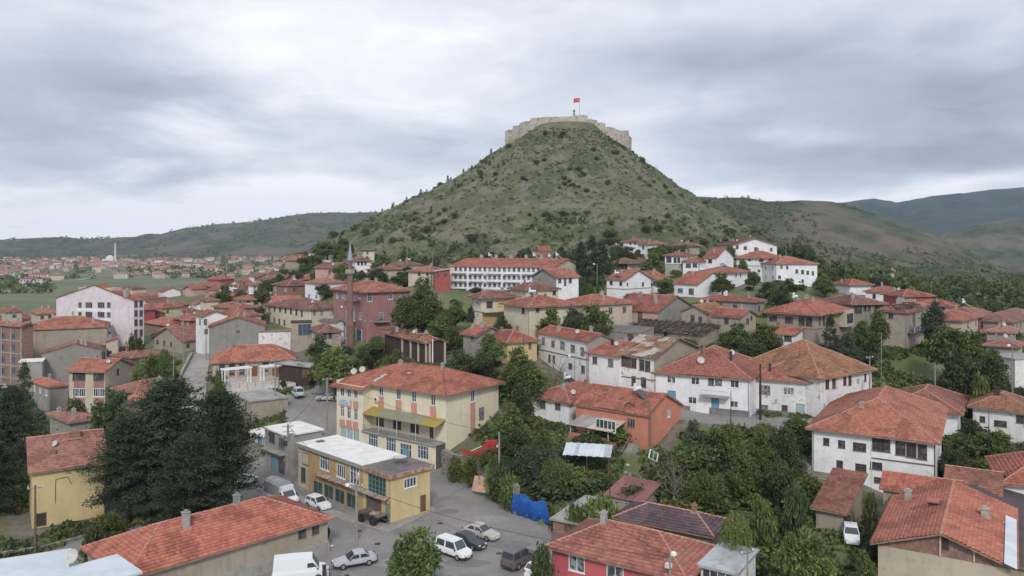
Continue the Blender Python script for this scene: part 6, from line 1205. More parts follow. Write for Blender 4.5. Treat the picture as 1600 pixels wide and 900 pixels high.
    (490, 398, 50, 300, 'dd', 'leaf', 'tree left of the minaret spire', 'tree'),
    (476, 412, 40, 292, 'dc', 'leaf', 'lower tree left of the minaret spire', 'tree'),
    (598, 398, 44, 272, 'da', 'leaf', 'tree right of the white timber framed house', 'tree'),
    (590, 418, 40, 250, 'db', 'leaf_dark', 'dark tree behind the red building roof', 'tree'),
    (508, 444, 30, 242, 'dd', 'leaf_dark', 'dark tree below the bright red house', 'tree'),
    (625, 424, 36, 244, 'da', 'leaf_dark', 'dark tree below the low white house on the wooded slope', 'tree'),
    ]:
    px, yt, wd, Z, kd, lm, lab, nm = q
    tree(px, yt, wd, Z, kd, lm, lab, name=nm, cat={'pine_tree': 'pine', 'conifer': 'conifer', 'bush': 'bush'}.get(nm, 'tree'))
def shortlab(l, most):
    w = l.split()
    if len(w) <= most: return l
    for k in range(most, 2, -1):
        if w[k].strip(',') in ('with', 'behind', 'beside', 'below', 'in', 'under', 'at', 'left', 'right', 'and', 'on', 'of', 'among', 'between', 'above', 'joined', 'half', 'standing', 'reaching', 'tucked', 'cut', 'facing'): return ' '.join(w[:k]).rstrip(',')
    return ' '.join(w[:most])
used_labels = {}
def nearlab(x, y, size, col_, what):
    b = min(HOUSES, key=lambda o: math.hypot(x-o.C[0]-(o.W*o.cs-o.D*o.sn)/2, y-o.C[1]-(o.W*o.sn+o.D*o.cs)/2)); dx, dy = x-b.C[0]-(b.W*b.cs-b.D*b.sn)/2, y-b.C[1]-(b.W*b.sn+b.D*b.cs)/2
    rel = ('left of' if dx < 0 else 'right of') if abs(dx) > abs(dy) else ('behind' if dy > 0 else 'in front of')
    l = '%s %s %s %s the %s' % (size, col_, what, rel, shortlab(b.label, 16-4-len(rel.split())-len(what.split())+1)); w = l.split()[:16]; l = ' '.join(w)
    for alt in ('', 'rounded ', 'spreading ', 'ragged ', 'slim ', 'dense ', 'leaning ', 'stunted ', 'airy '):
        l2 = (alt+l) if len(l.split()) < 16 or not alt else alt+' '.join(l.split()[1:])
        if l2 not in used_labels: used_labels[l2] = 1; return l2
    return l2
CN = {'leaf': 'green', 'leaf_dark': 'dark', 'leaf_grey': 'greyish', 'leaf_light': 'fresh green'}
rh_ = random.Random(17); cnt = 0; ext = []
while cnt < 60:
    q = rh_.random(); px, Z = (rh_.uniform(200, 400), rh_.uniform(205, 390)) if q < .40 else (rh_.uniform(330, 500), rh_.uniform(228, 330)) if q < .72 else (rh_.uniform(-10, 90), rh_.uniform(215, 300)) if q < .86 else (rh_.uniform(470, 640), rh_.uniform(255, 300)); x = (px-800)/F*Z
    if any(math.hypot(x-(o.C[0]+(o.W*o.cs-o.D*o.sn)/2), Z-(o.C[1]+(o.W*o.sn+o.D*o.cs)/2)) < 4.5+max(o.W, o.D)*.55 for o in HOUSES) or inpoly(np.array([x]), np.array([Z]), ROAD)[0]: continue
    h_ = rh_.choice([2.9, 3.1, 3.3, 5.4]); z = T(x, Z); w_, d_ = rh_.uniform(6.5, 9.5), rh_.uniform(6.5, 9.5); wl = rh_.choice(['white', 'tan', 'cream', 'beige', 'grey', 'white_old', 'pink', 'brick', 'red']); cn_ = {'white': 'white', 'tan': 'tan', 'cream': 'cream', 'beige': 'beige', 'grey': 'grey', 'white_old': 'stained white', 'pink': 'pinkish', 'brick': 'brick', 'red': 'red'}[wl]
    H(nearlab(x, Z, 'low' if h_ < 4 else 'taller', cn_+' walled', 'house'), (px, HOR+(CH-z-h_)*F/Z), Z, None, None, rh_.uniform(28, 62), h_, rh_.choice(['hip', 'hip', 'gy', 'gx']), wl, rh_.choice(['tile_mid', 'tile_new', 'tile_dusty', 'tile_old', 'tile_brown']), rh_.uniform(17, 23), .5, W=w_, D=d_, sag=.12); cnt += 1
HB = [(o.C, o.cs, o.sn, o.W, o.D) for o in HOUSES]
def free(x, y, mg=1.0):
    for C_, cs_, sn_, w_, d_ in HB:
        dx, dy = x-C_[0], y-C_[1]; u = dx*cs_+dy*sn_; v_ = -dx*sn_+dy*cs_
        if -mg < u < w_+mg and -mg < v_ < d_+mg: return False
    a_ = np.array([x]); b_ = np.array([y]); return not (inpoly(a_, b_, SQUARE)[0] or inpoly(a_, b_, ROAD)[0] or inpoly(a_, b_, LANE)[0] or inpoly(a_, b_, PLAZA)[0])
rr_ = random.Random(3); cnt = 0; placed = []
while cnt < 190:
    Z = rr_.choice([rr_.uniform(165, 260), rr_.uniform(240, 335), rr_.uniform(250, 345)]); px = rr_.uniform(-20, 1620) if Z < 250 else rr_.choice([rr_.uniform(350, 600), rr_.uniform(470, 1350)]); x = (px-800)/F*Z
    if (1362 < px < 1480 and 110 < Z < 148) or not free(x, Z, 2.0) or any((x-a)**2+(Z-b)**2 < 16 for a, b in placed) or (700 < px < 905 and 195 < Z < 232) or (px < 340 and Z > 235): continue
    # keep what stands close behind clear of the house fronts
    if any(0 < (o.C[1]-Z) < 22 and abs((x/Z*F+800)-(o.C[0]/o.C[1]*F+800)) < 40 and Z < 250 for o in HOUSES): continue
    placed.append((x, Z)); z = surf(x, Z)
    r_ = rr_.uniform(1.6, 3.4); lm_ = rr_.choice(['leaf', 'leaf', 'leaf_dark', 'leaf_grey']); tree_at(x, Z, z-.1, r_, r_*rr_.uniform(1.7, 2.4), rr_.choice(['da', 'db', 'dc', 'dd']), lm_, nearlab(x, Z, 'small' if r_ < 2.2 else 'middling' if r_ < 2.9 else 'tall', CN[lm_], 'tree'), group='trees in the gaps of the village'); cnt += 1
# shrubs and small conifers on the castle hill
cnt = 0
while cnt < 70:      # conifers along the left shoulder
    t = rr_.random(); px = 545+t*230+rr_.gauss(0, 12); a_ = math.pi+rr_.uniform(-.25, 1.0); r_ = rr_.uniform(50, 160); x = HX+r_*math.cos(a_); y = HY+r_*math.sin(a_); z = surf(x, y)
    h_ = rr_.uniform(2, 4.4); tree_at(x, y, z-.3, h_*.3, h_, 'col', 'leaf_dark', 'small dark conifer on the left shoulder of the castle hill', name='conifer', cat='conifer', group='small conifers on the castle hill', parts=False); cnt += 1
cnt = 0; gsp = [q for q in placed]
while cnt < 95:       # thicket in the sloping garden and round the stairs
    px, Z = rr_.choice([(rr_.uniform(1050, 1262), rr_.uniform(82, 112)), (rr_.uniform(740, 1000), rr_.uniform(97, 116)), (rr_.uniform(1370, 1600), rr_.uniform(98, 140)), (rr_.uniform(1130, 1360), rr_.uniform(66, 80)), (rr_.uniform(1050, 1262), rr_.uniform(84, 108))]); x = (px-800)/F*Z
    if not free(x, Z, .9) or any((x-a)**2+(Z-b)**2 < 4 for a, b in gsp) or (1290 < px < 1375 and Z < 90) or (950 < px < 1062 and 94 < Z < 116) or (1362 < px < 1480 and Z > 110) or (735 < px < 800 and 108 < Z < 116): continue
    gsp.append((x, Z)); h_ = rr_.uniform(1.5, 3.4); lm_ = rr_.choice(['leaf', 'leaf', 'leaf_dark', 'leaf_grey', 'leaf_light']); tree_at(x, Z, surf(x, Z)-.3, h_*rr_.uniform(.8, 1.15), h_, 'bush', lm_, nearlab(x, Z, 'tangled', CN[lm_], 'shrub'), name='shrub', cat='shrub', group='shrubs of the garden thickets', parts=False); cnt += 1
cnt = 0
while cnt < 240:      # bushes in yards and on banks
    Z = rr_.uniform(120, 300); px = rr_.uniform(-20, 1620) if Z < 240 else rr_.uniform(470, 1350); x = (px-800)/F*Z
    if (1362 < px < 1480 and 110 < Z < 148 and rr_.random() < .8) or not free(x, Z, .8) or any((x-a)**2+(Z-b)**2 < 5 for a, b in gsp): continue
    gsp.append((x, Z)); h_ = rr_.uniform(1.2, 2.6); lm_ = rr_.choice(['leaf', 'leaf', 'leaf_dark', 'leaf_grey', 'leaf_light']); tree_at(x, Z, surf(x, Z)-.15, h_*rr_.uniform(.7, 1.1), h_, 'bush', lm_, nearlab(x, Z, 'tiny' if h_ < 1.6 else 'low' if h_ < 2.1 else 'full', CN[lm_], 'bush'), name='bush', cat='bush', group='bushes in the village yards', parts=False); cnt += 1
cnt = 0
while cnt < 290:
    a_ = -math.pi/2+rr_.gauss(0, .9); r_ = rr_.choice([rr_.uniform(30, 90), rr_.uniform(110, 170), rr_.uniform(135, 165)]); x = HX+r_*math.cos(a_); y = HY+r_*math.sin(a_)
    if fbm(np.array([x]), np.array([y]), .045, 3, 77)[0] < .54 and rr_.random() < .93: continue
    z = surf(x, y); h_ = rr_.uniform(1.0, 2.6)*(1.7 if r_ > 128 else 1); tree_at(x, y, z-.3, h_*rr_.uniform(.6, .95), h_, 'bush', rr_.choice(['leaf', 'leaf_dark', 'leaf_dark', 'leaf']), 'low green shrub on the grassy flank of the castle hill', name='shrub', cat='shrub', group='shrubs on the castle hill', parts=False); cnt += 1
def scatter(name, pts, sizes, m, nq=12, asp=.7, flat=.7, label=None, cat=None, ls=1.0):
    n = len(pts); C_ = (np.array(pts)[:, None, :]+RS.normal(size=(n, nq, 3))*np.array([.42, .42, .42*flat])*np.array(sizes)[:, None, None]).reshape(-1, 3); s_ = np.repeat(sizes, nq)*RS.uniform(.5, .95, n*nq)*ls
    V, Q_ = leafquads(C_, s_, asp); return fin(bpy.data.objects.new(name, npmesh(name, V, Q_, [m])), None, label, cat, None, 'stuff')
P = []; S_ = []
for i in range(3200):
    a_ = rr_.uniform(0, 2*math.pi) if rr_.random() < .3 else -math.pi/2+rr_.gauss(0, 1.0); r_ = rr_.uniform(24, 215); x = HX+r_*math.cos(a_); y = HY+r_*math.sin(a_)
    if fbm(np.array([x]), np.array([y]), .045, 3, 78)[0] < .5 and rr_.random() < .75: continue
    z = hillz(x, y); s_ = rr_.uniform(.35, 1.15); P.append((x, y, z+.2*s_)); S_.append(s_)
for i in range(1500):
    a_ = -math.pi/2+rr_.gauss(0, .95); r_ = rr_.uniform(116, 168); x = HX+r_*math.cos(a_); y = HY+r_*math.sin(a_)
    if fbm(np.array([x]), np.array([y]), .04, 3, 79)[0] < .47: continue
    s_ = rr_.uniform(.9, 2.3); P.append((x, y, surf(x, y)+.3*s_)); S_.append(s_)
scatter('low_scrub', P, np.array(S_), 'leaf', 9, label='low scrub dotted thickly over the castle hill', cat='scrub')
P = []; S_ = []
for i in range(2600):
    a_ = -math.pi/2+rr_.gauss(0, 1.0); r_ = rr_.uniform(24, 215); x = HX+r_*math.cos(a_); y = HY+r_*math.sin(a_); z = hillz(x, y); s_ = rr_.uniform(.5, 1.5); P.append((x, y, z+.1)); S_.append(s_)
scatter('dry_grass', P, np.array(S_), 'weed', 8, flat=.3, label='tufts of dry grass over the castle hill', cat='grass')
mb = MB()
for i in range(420):
    a_ = -math.pi/2+rr_.gauss(0, .8); r_ = rr_.choice([rr_.uniform(28, 60), rr_.uniform(60, 150)]); x = HX+r_*math.cos(a_); y = HY+r_*math.sin(a_); n_ = fbm(np.array([x]), np.array([y]), .04, 3, 90)[0]
    if n_ < .5: continue
    s_ = rr_.uniform(.4, 1.8); mb.box((x, y, hillz(x, y)+.1*s_), (s_, s_*.8, s_*.8), 'rock', rz=rr_.uniform(0, 3), mx=Matrix.Rotation(rr_.uniform(-.6, .6), 3, 'X') @ Matrix.Rotation(rr_.uniform(-.6, .6), 3, 'Y'))
mb.build('rock_outcrop', None, label='grey rock outcrops breaking through the castle hill turf', cat='rocks', kind='stuff')
# wood in the right hand valley, tree belts on the plain, bushes on the distant slopes
P = []; S_ = []
for i in range(5200):
    Z = 235+rr_.random()**.8*560; px = rr_.uniform(1235, 1800); x = (px-800)/F*Z
    yb = HOR+(CH-T(x, Z))*F/Z if i % 1 == 0 else 0
    if fbm(np.array([x]), np.array([Z]), .015, 3, 91)[0] < .40: continue
    if abs(px-1394) < 16 and Z < 340: continue
    if Z < 330 and px < 1380 and rr_.random() < .6: continue
    if 345 < Z < 385 and 1450 < px < 1560 and rr_.random() < .9: continue
    h_ = rr_.uniform(3.0, 6.5); P.append((x, Z, T(x, Z)+h_*.45)); S_.append(h_*.75)
NV = len(P); scatter('wood', P[:NV//2], np.array(S_[:NV//2]), 'leaf', 75, ls=.42, flat=1.0, label='dense green wood filling the valley on the right', cat='wood').data.materials[0] = MT['leaf']
scatter('wood', P[NV//2:], np.array(S_[NV//2:]), 'leaf_dark', 75, ls=.42, flat=1.0, label='darker trees mixed through the valley wood on the right', cat='wood')
P = []; S_ = []
for i in range(2300):
    Z = rr_.uniform(560, 1700); px = rr_.uniform(-150, 620); x = (px-800)/F*Z
    if fbm(np.array([x]), np.array([Z]), .008, 3, 92)[0] < (.52 if Z > 760 else .62): continue
    if 80 < px < 470 and 520 < Z < 800: continue
    if abs(px-175) < 26 and Z < 1330: continue
    h_ = rr_.uniform(3, 6.5); P.append((x, Z, T(x, Z)+h_*.4)); S_.append(h_)
scatter('tree_belt', P, np.array(S_), 'leaf', 26, ls=.6, flat=.9, label='belts of dark trees between the far houses on the plain', cat='tree belt')
def onridge(Gr, n, s0, s1, nm, lab, thr_=.5, m='leaf_dark'):
    X, Y, Zm = Gr; P, S_ = [], []
    for k in range(n):
        i, j = rr_.randrange(5, X.shape[0]-8), rr_.randrange(1, X.shape[1]-1)
        if fbm(np.array([X[i, j]]), np.array([Y[i, j]]), .012, 3, 93)[0] < thr_: continue
        s_ = rr_.uniform(s0, s1); P.append((X[i, j]+rr_.uniform(-2, 2), Y[i, j], Zm[i, j]+s_*.2)); S_.append(s_)
    scatter(nm, P, np.array(S_), m, 12, ls=.7, label=lab, cat='bushes')
onridge(RH, 6500, .9, 3.0, 'hillside_bushes', 'scattered bushes over the brown hill on the right', .44, 'leaf')
onridge(LH, 5000, 3, 9, 'hillside_bushes', 'dark bushes scattered over the far hills on the left', .46, 'leaf')
# weeds and grass tufts on the near slopes
P = []; S_ = []; X_ = RS.uniform(-75, 105, 60000); Y_ = RS.uniform(66, 175, 60000); Zt = terr(X_, Y_); ok = fbm(X_, Y_, .12, 3, 95) > .44
pv = inpoly(X_, Y_, PLAZA) | inpoly(X_, Y_, SQUARE) | inpoly(X_, Y_, ROAD) | inpoly(X_, Y_, LANE); ok &= ~pv
for C_, cs_, sn_, w_, d_ in HB:
    dx, dy = X_-C_[0], Y_-C_[1]; u = dx*cs_+dy*sn_; v_ = -dx*sn_+dy*cs_; ok &= ~((u > -.6) & (u < w_+.6) & (v_ > -.6) & (v_ < d_+.6))
px_ = X_/Y_*F+800; ok &= (px_ > -40) & (px_ < 1640); k_ = np.nonzero(ok)[0][:26000]
k_ = k_[~((px_[k_] > 972) & (px_[k_] < 1004) & (Y_[k_] > 99) & (Y_[k_] < 111))]
scatter('weeds', np.stack([X_[k_], Y_[k_], Zt[k_]+.12], 1), RS.uniform(.3, .95, len(k_)), 'weed', 7, flat=.45, label='rough grass and weeds covering the banks and gardens', cat='weeds')
# ================================================================ castle
r = thing('castle_wall', (HX, HY, 105), 0, 'pale stone fortress wall stepping down both sides of the hilltop', 'castle wall')
def loc(px, Z): return ((px-800)/F*Z-HX, Z-HY)
pts = [(791, 509), (803, 504), (814, 499), (830, 493), (864, 485), (897, 480), (917, 481), (932, 484), (944, 488), (962, 495), (978, 503)]; tops = [203, 196, 190, 183.5, 182, 180, 186, 191, 199, 204]
for i, tp in enumerate(tops):
    (xa, ya), (xb, yb) = loc(*pts[i]), loc(*pts[i+1]); Zm = (pts[i][1]+pts[i+1][1])/2; zt = zat(tp, Zm)-105; a = Vector((xa, ya, 0)); b = Vector((xb, yb, 0)); d = (b-a).normalized(); w = Vector((-d.y, d.x, 0))
    mb = MB(); a2 = a-d*.3; b2 = b+d*.3; mb.prism([(p.x, p.y) for p in (a2-w*.8, b2-w*.8, b2+w*.9, a2+w*.9)], -22, zt-.5, 'castle'); ln = (b2-a2).length; nb = max(2, int(ln/1.6))
    for k in range(nb):
        if random.random() < .14: continue
        p_, q_ = a2+d*(ln*k/nb), a2+d*(ln*(k+1)/nb-.05); mb.prism([(t.x, t.y) for t in (p_-w*.8, q_-w*.8, q_+w*.9, p_+w*.9)], zt-.5, zt-random.uniform(-.15, .35), 'castle')
    mb.build('wall_segment', r)
bk = [(978, 503), (985, 522), (890, 545), (800, 532), (791, 509)]
for (p, q) in zip(bk, bk[1:]):
    a = Vector((*loc(*p), 0)); b = Vector((*loc(*q), 0)); d = (b-a).normalized(); w = Vector((-d.y, d.x, 0)); mb = MB(); mb.prism([(t.x, t.y) for t in (a-w*.8, b-w*.8, b+w*.8, a+w*.8)], -25, 0, 'castle'); mb.build('wall_segment', r)
x, y = loc(975, 504); MB().lathe((x, y, 0), [(3.4, -24), (3.0, 1.3), (3.1, 1.35), (3.1, 1.75), (2.6, 1.75)], 'castle', 18).build('round_tower', r)
zf = zat(182, 483); x, y = (905.5-800)/F*483, 483
r = thing('flagpole', (x, y, zf-1), 0, 'slim flagpole rising from the top of the fortress wall', 'flagpole'); MB().tube((0, 0, 0), (0, 0, zat(152.5, 483)-zf+1), .14, .08, 'pole', 6).build('pole', r)
zb, wf, hf = zat(159.5, 483), 3.6, 2.6; r = thing('flag', (x, y, zb), 0, 'red flag with white crescent and star flying from the castle pole', 'flag'); mb = MB(); g = lambda u, v: (-u, .25*math.sin(u*2.6), v-.12*u)
for i in range(10):
    for j in range(5): mb.face([g(wf*i/10, hf*j/5), g(wf*(i+1)/10, hf*j/5), g(wf*(i+1)/10, hf*(j+1)/5), g(wf*i/10, hf*(j+1)/5)], 'flag_red')
mb.build('cloth', r); mb = MB()
def fl(u, v, s=-.03): p = g(u, v); return (p[0], p[1]+s, p[2])
for i in range(16):
    a0, a1 = math.radians(40+280*i/16), math.radians(40+280*(i+1)/16); c0, c1 = 1.25, 1.2; A = lambda a, rr2, cx: (cx-rr2*math.cos(a+0)*-1, hf/2+rr2*math.sin(a))
    o0, o1 = A(a0, .62, 1.25), A(a1, .62, 1.25); i0, i1 = A(a0, .50, 1.38), A(a1, .50, 1.38); mb.face([fl(*o0), fl(*o1), fl(*i1), fl(*i0)], 'flag_white')
mb.build('crescent', r); mb = MB(); sp5 = []
for i in range(10): a = math.pi*i/5; q = .32 if i % 2 == 0 else .13; sp5.append(fl(2.25+q*math.cos(a), hf/2+q*math.sin(a)))
for i in range(10): mb.face([fl(2.25, hf/2), sp5[i], sp5[(i+1) % 10]], 'flag_white')
mb.build('star', r)
# statue on the wall walk
zs = zat(181.5, 480); r = thing('statue', ((897-800)/F*480, 480, zs), 0, 'dark standing statue of a robed figure on top of the fortress wall', 'statue'); MB().bb((-.9, -.9, -2), (.9, .9, .5), 'castle').build('plinth', r)
me = bpy.data.meshes.new('figure'); vs = [(0, 0, 2.2), (0, 0, 3.0), (0, 0, 3.6), (0, 0, 3.95), (0, 0, 4.35), (.55, -.05, 3.45), (.75, -.3, 2.9), (.55, -.7, 2.9), (-.55, 0, 3.45), (-.72, -.05, 2.8), (-.6, -.2, 2.2), (.25, 0, 1.2), (.28, 0, .5), (-.25, 0, 1.2), (-.28, 0, .5)]
es = [(0, 1), (1, 2), (2, 3), (3, 4), (2, 5), (5, 6), (6, 7), (2, 8), (8, 9), (9, 10), (0, 11), (11, 12), (0, 13), (13, 14)]; me.from_pydata(vs, es, []); me.materials.append(MT['bronze']); o = bpy.data.objects.new('figure', me); fin(o, r)
o.modifiers.new('skin', 'SKIN'); o.modifiers.new('sub', 'SUBSURF').levels = 1
for i, q in enumerate((.42, .42, .34, .16, .27, .2, .16, .11, .2, .16, .11, .4, .42, .4, .42)): me.skin_vertices[0].data[i].radius = (q, q*.8)
me.skin_vertices[0].data[0].use_root = True
# ================================================================ minarets and far village
def minaret(px, Z, ytop, yb, ybalc, rad, brick, cone, label, base=None):
    x = (px-800)/F*Z; zb = zat(yb, Z); r = thing('minaret', (x, Z, zb), 0, label, 'minaret'); ht = zat(ytop, Z)-zb; hb = zat(ybalc, Z)-zb
    MB().lathe((0, 0, 0), [(rad*1.5, -3), (rad*1.5, hb*.22), (rad*1.05, hb*.3), (rad, hb-.6), (rad*1.1, hb-.4)], brick, 12).build('shaft', r)
    MB().lathe((0, 0, 0), [(rad*1.1, hb-.5), (rad*1.7, hb), (rad*1.7, hb+.9), (rad*1.6, hb+.9), (rad*1.6, hb+.1), (rad*.8, hb+.1)], 'greyroof' if brick != 'farwhite' else brick, 12).build('balcony', r)
    hc = hb+(ht-hb)*(.42 if cone == 'spire' else .6); MB().lathe((0, 0, 0), [(rad*.8, hb), (rad*.8, hc)], brick, 12).build('upper_shaft', r)
    MB().lathe((0, 0, 0), [(rad*.95, hc), (rad*.5, hc+(ht-hc)*.5), (.04, ht)], cone, 12).tube((0, 0, ht-.1), (0, 0, ht+.8), .05, .02, 'metal', 4).build('spire', r)
minaret(547, 182, 379, 531, 427, .66, 'minaret_brick', 'spire', 'brick minaret with grey pointed spire standing against the dusky red building')
minaret(1394, 330, 416, 444, 425, .75, 'castle', 'tile_mid', 'small pale and brick minaret rising from the valley trees on the right')
minaret(180, 1300, 378, 411, 393, 1.5, 'farwhite', 'farwhite', 'slender white minaret of the far mosque on the plain')
x, Z = (172-800)/F*1300, 1300; zb = T(x, Z); r = thing('mosque', (x, Z, zb), 0, 'white domed mosque beside its minaret on the far plain', 'mosque')
MB().bb((-9, -9, -3), (9, 9, 6), 'farwhite').bb((-7, -7, 6), (7, 7, 7.5), 'farwhite').build('prayer_hall', r); MB().lathe((0, 0, 7.5), [(6.6, 0), (6.4, 1.8), (5.4, 3.6), (3.6, 5), (1.4, 5.9), (.1, 6.2)], 'farwhite', 16).build('dome', r, smooth=True)
for sx_ in (-7.5, 7.5): MB().lathe((sx_, -7.5, 6), [(1.8, 0), (1.5, 1.2), (.1, 2)], 'farwhite', 10).build('small_dome', r)
for i in range(4): MB().bb((-7+i*3.8, -9.1, 1.2), (-5.4+i*3.8, -8.98, 4), 'farwin').build('window', r)
def farhouse(w, d, h, fl_, wall, mt_):
    m = MB(); m.bb((-w/2, -d/2, -3), (w/2, d/2, h), wall); e = .5; t = h+min(w, d)*.22; i_ = min(w, d)/2
    A, B = ((-w/2+i_, 0, t), (w/2-i_, 0, t)); c = [(-w/2-e, -d/2-e, h), (w/2+e, -d/2-e, h), (w/2+e, d/2+e, h), (-w/2-e, d/2+e, h)]
    m.face([c[0], c[1], B, A], mt_).face([c[1], c[2], B], mt_).face([c[2], c[3], A, B], mt_).face([c[3], c[0], A], mt_)
    for f in range(fl_):
        for k in range(int(w/2.4)): xx = -w/2+1.2+k*2.4; m.face([(xx-.5, -d/2-.02, 1+f*2.9), (xx+.5, -d/2-.02, 1+f*2.9), (xx+.5, -d/2-.02, 2.3+f*2.9), (xx-.5, -d/2-.02, 2.3+f*2.9)], 'farwin')
    return m.mesh('far_house')
FHV = [farhouse(10, 8, 3.2, 1, 'farwhite', 'fartile'), farhouse(12, 9, 6, 2, 'cream', 'fartile'), farhouse(9, 9, 5.8, 2, 'beige', 'fartile'), farhouse(16, 9, 6, 2, 'farwhite', 'fartile'), farhouse(11, 8, 3.4, 1, 'tan', 'fartile'), farhouse(14, 10, 9, 3, 'pink', 'fartile')]
cnt = 0; pl = []
while cnt < 295:
    q = rr_.random()
    if q < .62: Z = rr_.uniform(900, 1450); px = rr_.uniform(-20, 560) if Z < 1200 else rr_.uniform(60, 500)
    elif q < .8: Z = rr_.uniform(700, 950); px = rr_.choice([rr_.uniform(-20, 95), rr_.uniform(380, 520)])
    else: Z = rr_.uniform(800, 1050); px = rr_.uniform(180, 520)
    x = (px-800)/F*Z
    if any((x-a)**2+(Z-b)**2 < 15**2 for a, b in pl) or fbm(np.array([x]), np.array([Z]), .006, 2, 97)[0] < .36: continue
    pl.append((x, Z)); o = bpy.data.objects.new('far_house', rr_.choice(FHV[:5] if rr_.random() < .93 else FHV)); o.location = (x, Z, T(x, Z)); o.rotation_euler = (0, 0, rr_.uniform(-.9, .9)); s_ = rr_.uniform(.6, .95); o.scale = (s_, s_, s_)
    fin(o, None, 'tiny pale house with reddish roof in the far village on the plain', 'house', 'houses of the far village'); cnt += 1
V_, Q4 = [], []; mi_ = []
for i in range(420):
    Z = rr_.uniform(920, 1650); px = rr_.uniform(-60, 600); x = (px-800)/F*Z
    if any(abs(x-a) < 12 and abs(Z-b) < 12 for a, b in pl) or fbm(np.array([x]), np.array([Z]), .006, 2, 97)[0] < .34 or abs(px-172) < 14: continue
    pl.append((x, Z)); b = len(V_); w_, d_, h_, z = rr_.uniform(4, 7), rr_.uniform(3.5, 5), rr_.uniform(3, 6), T(x, Z); c_, s_ = math.cos(i), math.sin(i)
    for (u, v, zz_) in ((-w_, -d_, -2), (w_, -d_, -2), (w_, d_, -2), (-w_, d_, -2), (-w_, -d_, h_), (w_, -d_, h_), (w_, d_, h_), (-w_, d_, h_), (-w_*.5, 0, h_+2), (w_*.5, 0, h_+2)): V_.append((x+u*c_-v*s_, Z+u*s_+v*c_, z+zz_))
    for f in ((0, 1, 5, 4), (1, 2, 6, 5), (2, 3, 7, 6), (3, 0, 4, 7)): Q4.append([b+t for t in f]); mi_.append(i % 3)
    for f in ((4, 5, 9, 8), (5, 6, 9, 9), (6, 7, 8, 9), (7, 4, 8, 8)): Q4.append([b+t for t in f]); mi_.append(3)
me = bpy.data.meshes.new('far_rooftops'); me.from_pydata(V_, [], [list(dict.fromkeys(q)) for q in Q4])
for m_ in ('farwhite', 'beige', 'cream', 'fartile'): me.materials.append(MT[m_])
me.polygons.foreach_set('material_index', mi_); fin(bpy.data.objects.new('far_rooftops', me), None, 'crowd of tiny houses filling the back of the far village', 'houses', None, 'stuff')
for px, Z, k_, lab in ((1302, 335, 0, 'tiny white cottage among trees below the right hand hill, left one'), (1309, 330, 4, 'dark little shed next to the tiny white cottage'), (1358, 360, 0, 'white cottage in the valley left of the small minaret'), (1410, 372, 4, 'grey roofed cottage behind the small minaret'), (1430, 380, 2, 'cottage right of the small minaret'), (1330, 215, 0, 'low white cottage hidden behind bushes right of the white van'),
                       (50, 640, 3, 'lone pale two storey house on the near edge of the meadow'), (62, 760, 3, 'long low white hall beside the meadow track'), (150, 1080, 5, 'large pinkish block in the middle of the far village'), (290, 440, 1, 'pale house at the foot of the green meadow'), (245, 420, 3, 'white block in the hollow behind the lilac apartment block')):
    x = (px-800)/F*Z; o = bpy.data.objects.new('far_house', FHV[k_]); o.location = (x, Z, T(x, Z)); o.rotation_euler = (0, 0, .4); o.scale = (.75,)*3 if Z < 400 else (1,)*3; fin(o, None, lab, 'house')
# pale tracks across the meadow
def strip(name, pl_, w, m, lift=.1, kind='structure'):
    V, Q_ = [], []; P = []
    for a, b in zip(pl_, pl_[1:]):
        for k in range(10): P.append((a[0]+(b[0]-a[0])*k/10, a[1]+(b[1]-a[1])*k/10))
    for i in range(len(P)-1):
        d = Vector((P[i+1][0]-P[i][0], P[i+1][1]-P[i][1])); n_ = Vector((-d.y, d.x)).normalized()*w/2
        for s_ in (1, -1): X_, Y_ = P[i][0]+n_.x*s_, P[i][1]+n_.y*s_; V.append((X_, Y_, surf(X_, Y_)+lift))
    Q_ = [(2*i, 2*i+1, 2*i+3, 2*i+2) for i in range(len(P)-2)]; return fin(bpy.data.objects.new(name, npmesh(name, V, Q_, [m])), kind=kind)
strip('track', [gpt(-20, 560), gpt(40, 610), gpt(90, 700), gpt(150, 830), gpt(260, 840), gpt(330, 790)], 6, 'pavement', .5); strip('track', [gpt(-20, 400), gpt(60, 405), gpt(110, 410)], 4, 'pavement', .3)
